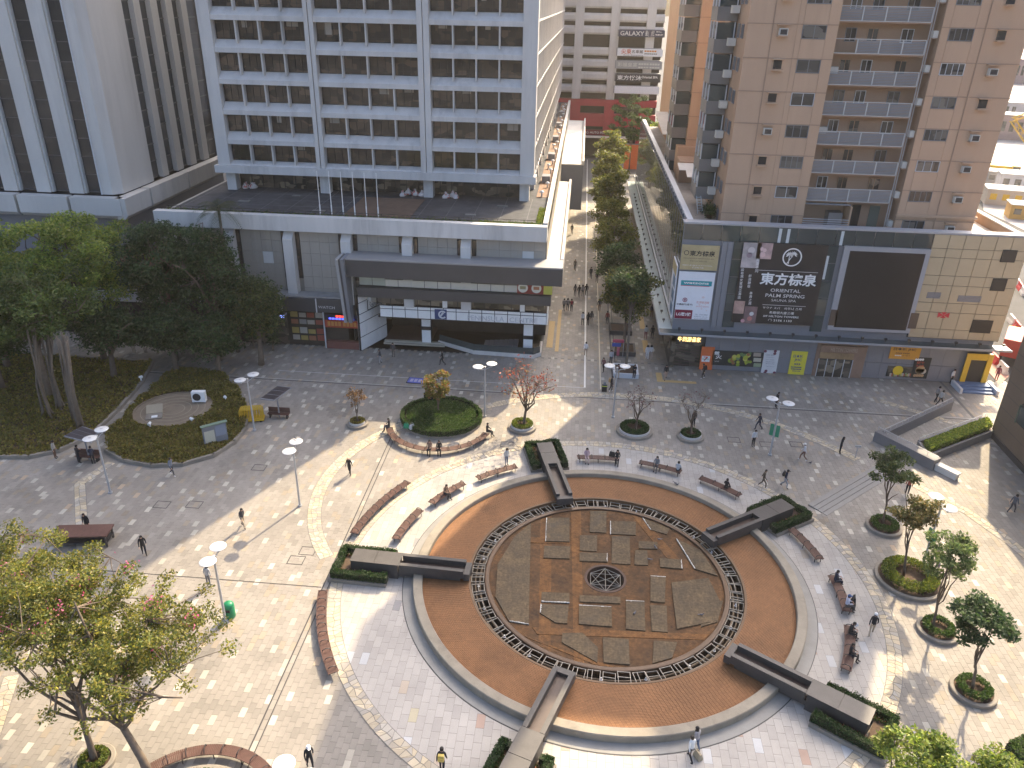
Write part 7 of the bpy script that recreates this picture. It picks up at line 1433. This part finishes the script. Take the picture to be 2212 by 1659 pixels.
# seated people: on the bench ring of the fountain (angle, radius), facing outward or inward
def seated(ang, r_, shirt, trous, label, inward=False, kind='sit', c=FC, **kw):
    a = R(ang); q = Vector((c[0]+r_*math.cos(a), c[1]+r_*math.sin(a), 0)); f = ang+90 if not inward else ang-90
    person(0,0,f,kind,shirt,trous,label,pos=q,z=0,**kw)
def seat_px(x, y, shirt, trous, label, inward=False, kind='sit', c=FC, rr=None, **kw):
    q = P(x,y,.46); a = math.degrees(math.atan2(q.y-c[1],q.x-c[0])); seated(a, rr or math.hypot(q.x-c[0],q.y-c[1]), shirt, trous, label, inward, kind, c, **kw)
seat_px(957,1063,(.24,.16,.11),BK,'seated person in brown with a bag on the sunlit bench',True,'sit_lean',rr=14.8); seat_px(1268,990,(.50,.36,.38),(.55,.42,.40),'seated person in pink at the end of the bench behind the fountain',True,rr=15.0,hair=1); seat_px(1333,992,BK,BK,'seated person in black at the other end of the pink sitter bench',True,rr=15.0,hair=1)
seat_px(1417,1008,(.20,.21,.22),DG,'seated person in grey on the bench behind the fountain',True,rr=15.0); seat_px(1463,1018,(.42,.44,.46),BK,'seated person in a pale top at the bench end behind the fountain',False,rr=15.0); seat_px(1567,1055,BK,BK,'seated person in a dark jacket on the bench before the hedge',False,rr=15.1)
seat_px(1800,1254,NV,NV,'seated person in navy at the upper end of a shaded bench',False,rr=15.4); seat_px(1830,1308,(.50,.52,.62),DG,'seated person in a white shirt and blue cap',False,rr=15.45,cap=(.05,.09,.20)); seat_px(1842,1368,BK,BK,'seated person in a black printed top leaning forward',False,'sit_lean',rr=15.3); seat_px(1834,1412,BK,BK,'seated person in black with an arm bare near the bench middle',False,rr=15.4)
PC = (-11.3,60.6); seat_px(931,962,(.20,.13,.10),BK,'seated person in brown and white on the oval planter bench',False,c=PC,rr=4.5,hair=1); seat_px(949,962,BK,BK,'seated person in black beside the brown sitter on the planter bench',False,c=PC,rr=4.5); seat_px(1041,930,BK,BK,'seated person in black at the sunny end of the planter bench',False,c=PC,rr=4.55); seat_px(851,921,BK,DG,'seated person in black at the shaded end of the planter bench',False,c=PC,rr=4.55)
# birds
bd = MB(); bd.lathe([(0,-.14),(.035,-.10),(.062,-.02),(.055,.06),(.025,.12),(0,.13)], n=8); bd.v = [(x, -z0, .10+y*.9) for x, y, z0 in bd.v]; bd.lathe([(0,.05),(.03,.03),(.032,0),(0,-.03)],(0,-.12,.17),8); bd.box(-.03,.03,.12,.24,.09,.11); 
for s in (-.025,.025): bd.box(s-.006,s+.006,-.01,.005,0,.07)
bd.add([(-.01,-.15,.17),(.01,-.15,.17),(0,-.19,.165),(0,-.15,.185)],[(0,1,2),(1,3,2),(3,0,2)])
BIRD = shared(bd, 'pigeon', mat('feathers',(.10,.10,.115),.6,.3,9))
for x, y, z, lab in ((1424,1167,.19,'pigeon on the upper pool floor'),(1415,1183,.22,'pigeon beside the small upper slab'),(1402,1210,.22,'pigeon right of the central star frame'),(1370,1327,.22,'pigeon on the slab below the centre'),(1515,1330,.2,'pigeon near the right side of the pool'),(1046,955,.02,'pigeon beside the sitter at the planter bench end'),(1462,1048,.56,'pigeon on the back of the fountain rim'),(638,948,5.36,'bird perched on a lamp dish'),(1458,1045,.56,'second pigeon on the back of the fountain rim'),(1750,1001,.02,'pigeon on the paving in the light streak')):
    q = P(x,y,z); o = link('pigeon', BIRD, None, (q.x,q.y,z), (0,0,random.random()*6.28)); tag(o, lab, 'bird', 'pigeons about the fountain')
# ================================================================ roadside works beyond the right corner
def barrier_row(pts, base, grp):
    bm_ = MB(); bm_.ext([(-.28,0),(.28,0),(.22,.3),(.12,.45),(.10,.95),(-.10,.95),(-.12,.45),(-.22,.3)], 'x', -.95, .95); mr = shared(bm_, 'road_barrier', flat('barrier_red',(.55,.05,.05))); mw = shared(bm_, 'road_barrier', flat('barrier_white',(.66,.64,.62)))
    for k in range(len(pts)-1):
        a, b = Vector(pts[k]), Vector(pts[k+1]); L = (b-a).length; n_ = int(L/2.0); ang = math.atan2((b-a).y,(b-a).x)
        for i in range(n_):
            q = a+(b-a)*((i+.5)/n_); o = link('road_barrier', mr if i % 2 else mw, None, (q.x,q.y,-.05), (0,0,ang)); tag(o, ('red' if i % 2 else 'white')+' road barrier, %s in the ' % ('first','second','third','fourth','fifth','sixth','seventh','eighth','ninth')[min(i,8)]+base, 'road barrier', grp)
barrier_row([(*P(2118,752).xy,0),(*P(2175,812).xy,0)], 'row beside the red-paved path', 'barriers beside the path'); barrier_row([(*P(2180,590).xy,0),(*P(2212,640).xy,0)], 'row further along the works road', 'barriers along the works road'); barrier_row([(*P(2178,690).xy,0),(*P(2215,735).xy,0)], 'row on the near works kerb', 'barriers on the works kerb')
q0 = P(2085,750); b = MB(); c_ = [P(2080,745),P(2100,740),P(2180,812),P(2160,830)]; b.prism([(p.x,p.y) for p in c_][::-1], -.08, .01); tag(b.build('red_path', mat('red_paving',(.36,.21,.16),.8,.15,1.5,.2)), kind='structure')
b = MB(); c_ = [P(2125,455),P(2260,520),P(2260,60),P(2080,120)]; b.prism([(p.x,p.y) for p in c_][::-1], -.08, .02); tag(b.build('works_ground', mat('works_concrete',(.40,.37,.33),.9,.25,.4,.2)), kind='structure')
for k, (x, y, sx, sy, h_, c) in enumerate(((2175,440,9,5,3.0,(.50,.44,.36)),(2195,410,8,4,3.4,(.62,.60,.58)),(2160,395,7,4,2.6,(.40,.38,.36)),(2190,300,16,8,7,(.34,.24,.22)),(2200,180,26,10,12,(.36,.25,.24)),(2160,250,14,8,5,(.42,.40,.40)),(2205,470,5,4,2.6,(.60,.36,.10)))):
    q = P(x,y); T = thing('site_cabin', ('tan site cabin with yellow doors','white flat-roofed site cabin','grey low site cabin behind the yellow crane','reddish works shed beyond the crane','tall reddish hall at the upper right','pale stacked cabins beside the crane','orange site cabin at the right edge')[k], 'cabin', (q.x,q.y,0), R(-14)); m_ = mat('cabin%d' % k, c, .7, .15, .8, stain=.2)
    part(MB().box(-sx/2,sx/2,-sy/2,sy/2,0,h_), 'wall', m_, T); part(MB().box(-sx/2-.2,sx/2+.2,-sy/2-.2,sy/2+.2,h_,h_+.18), 'roof', K['roofwhite'], T)
    for i in range(max(2,int(sx/2.4))): part(MB().box(-sx/2+.6+2.2*i,-sx/2+1.8+2.2*i,-sy/2-.03,-sy/2-.002,h_*.35,h_*.75), 'window', K['glassflat'] if k != 0 else K['yellow'], T)
q = P(2165,385); CN = thing('crawler_crane', 'yellow crawler crane with a lattice boom at the right edge', 'crane', (q.x,q.y,0), R(-20))
for s in (-1.6,1.6): part(MB().box(-2.8,2.8,s-.4,s+.4,0,1.0), 'track', K['iron'], CN)
part(MB().box(-3.2,2.2,-1.7,1.7,1.1,3.0), 'house', K['yellow'], CN); part(MB().box(1.2,2.8,-1.9,-.6,1.3,3.2), 'cab', K['yellow'], CN); part(MB().box(1.3,2.83,-1.92,-.62,2.2,3.0), 'cab_window', K['glassflat'], CN)
bt = MB(); base_, tip_ = Vector((2.0,0,1.8)), Vector((-3.0,2.0,14.0)); base2 = tip_
def lattice(a, b_, w_):
    d = (b_-a); n_ = int(d.length/1.4); s1 = d.normalized().cross(Vector((0,1,.2))).normalized()*w_; s2 = d.normalized().cross(s1).normalized()*w_; cs = [s1+s2,s1-s2,-s1-s2,-s1+s2]; m_ = MB()
    for c in cs: m_.tube([a+c,b_+c], .09, 4)
    for k in range(n_):
        for j in range(4): m_.tube([a+d*k/n_+cs[j], a+d*(k+1)/n_+cs[(j+1) % 4]], .05, 3)
    return m_
part(lattice(Vector((9,-4,1.5)), Vector((-1,3,12.5)), .5), 'boom', K['yellow'], CN); part(lattice(Vector((-1,3,12.5)), Vector((14,6,20)), .4), 'jib', K['yellow'], CN)
TK = thing('lorry', 'red lorry standing on the works road behind the barriers', 'lorry', (*P(2185,768).xy,-.05), R(60)); part(MB().box(-3.2,1.4,-1.15,1.15,.9,2.9), 'cargo_box', flat('lorry_red',(.36,.05,.04)), TK); part(MB().ext([(1.5,.6),(3.3,.6),(3.3,1.6),(2.9,2.5),(1.5,2.5)], 'y', -1.1, 1.1), 'cab', K['yellow'], TK)
for x in (-2.2,2.4):
    for y in (-1.0,1.0): part(MB().tube([(x,y-.15,.48),(x,y+.15,.48)], .48, 14), 'wheel', K['black'], TK)
# ================================================================ thin warm haze added to lift the shadows, like a veil on window glass
hz = MB().box(-140, 150, -12, 262, -2.6, 72).build('haze', [])
hm = bpy.data.materials.new('added_haze'); hm.use_nodes = True; ht_ = hm.node_tree; ht_.nodes.clear(); hv = ht_.nodes.new('ShaderNodeVolumePrincipled'); hv.inputs['Color'].default_value = (1,.93,.82,1); hv.inputs['Density'].default_value = .0002; hv.inputs['Anisotropy'].default_value = .35
hou = ht_.nodes.new('ShaderNodeOutputMaterial'); ht_.links.new(hv.outputs[0], hou.inputs['Volume']); hz.data.materials.clear(); hz.data.materials.append(hm); tag(hz, kind='stuff')
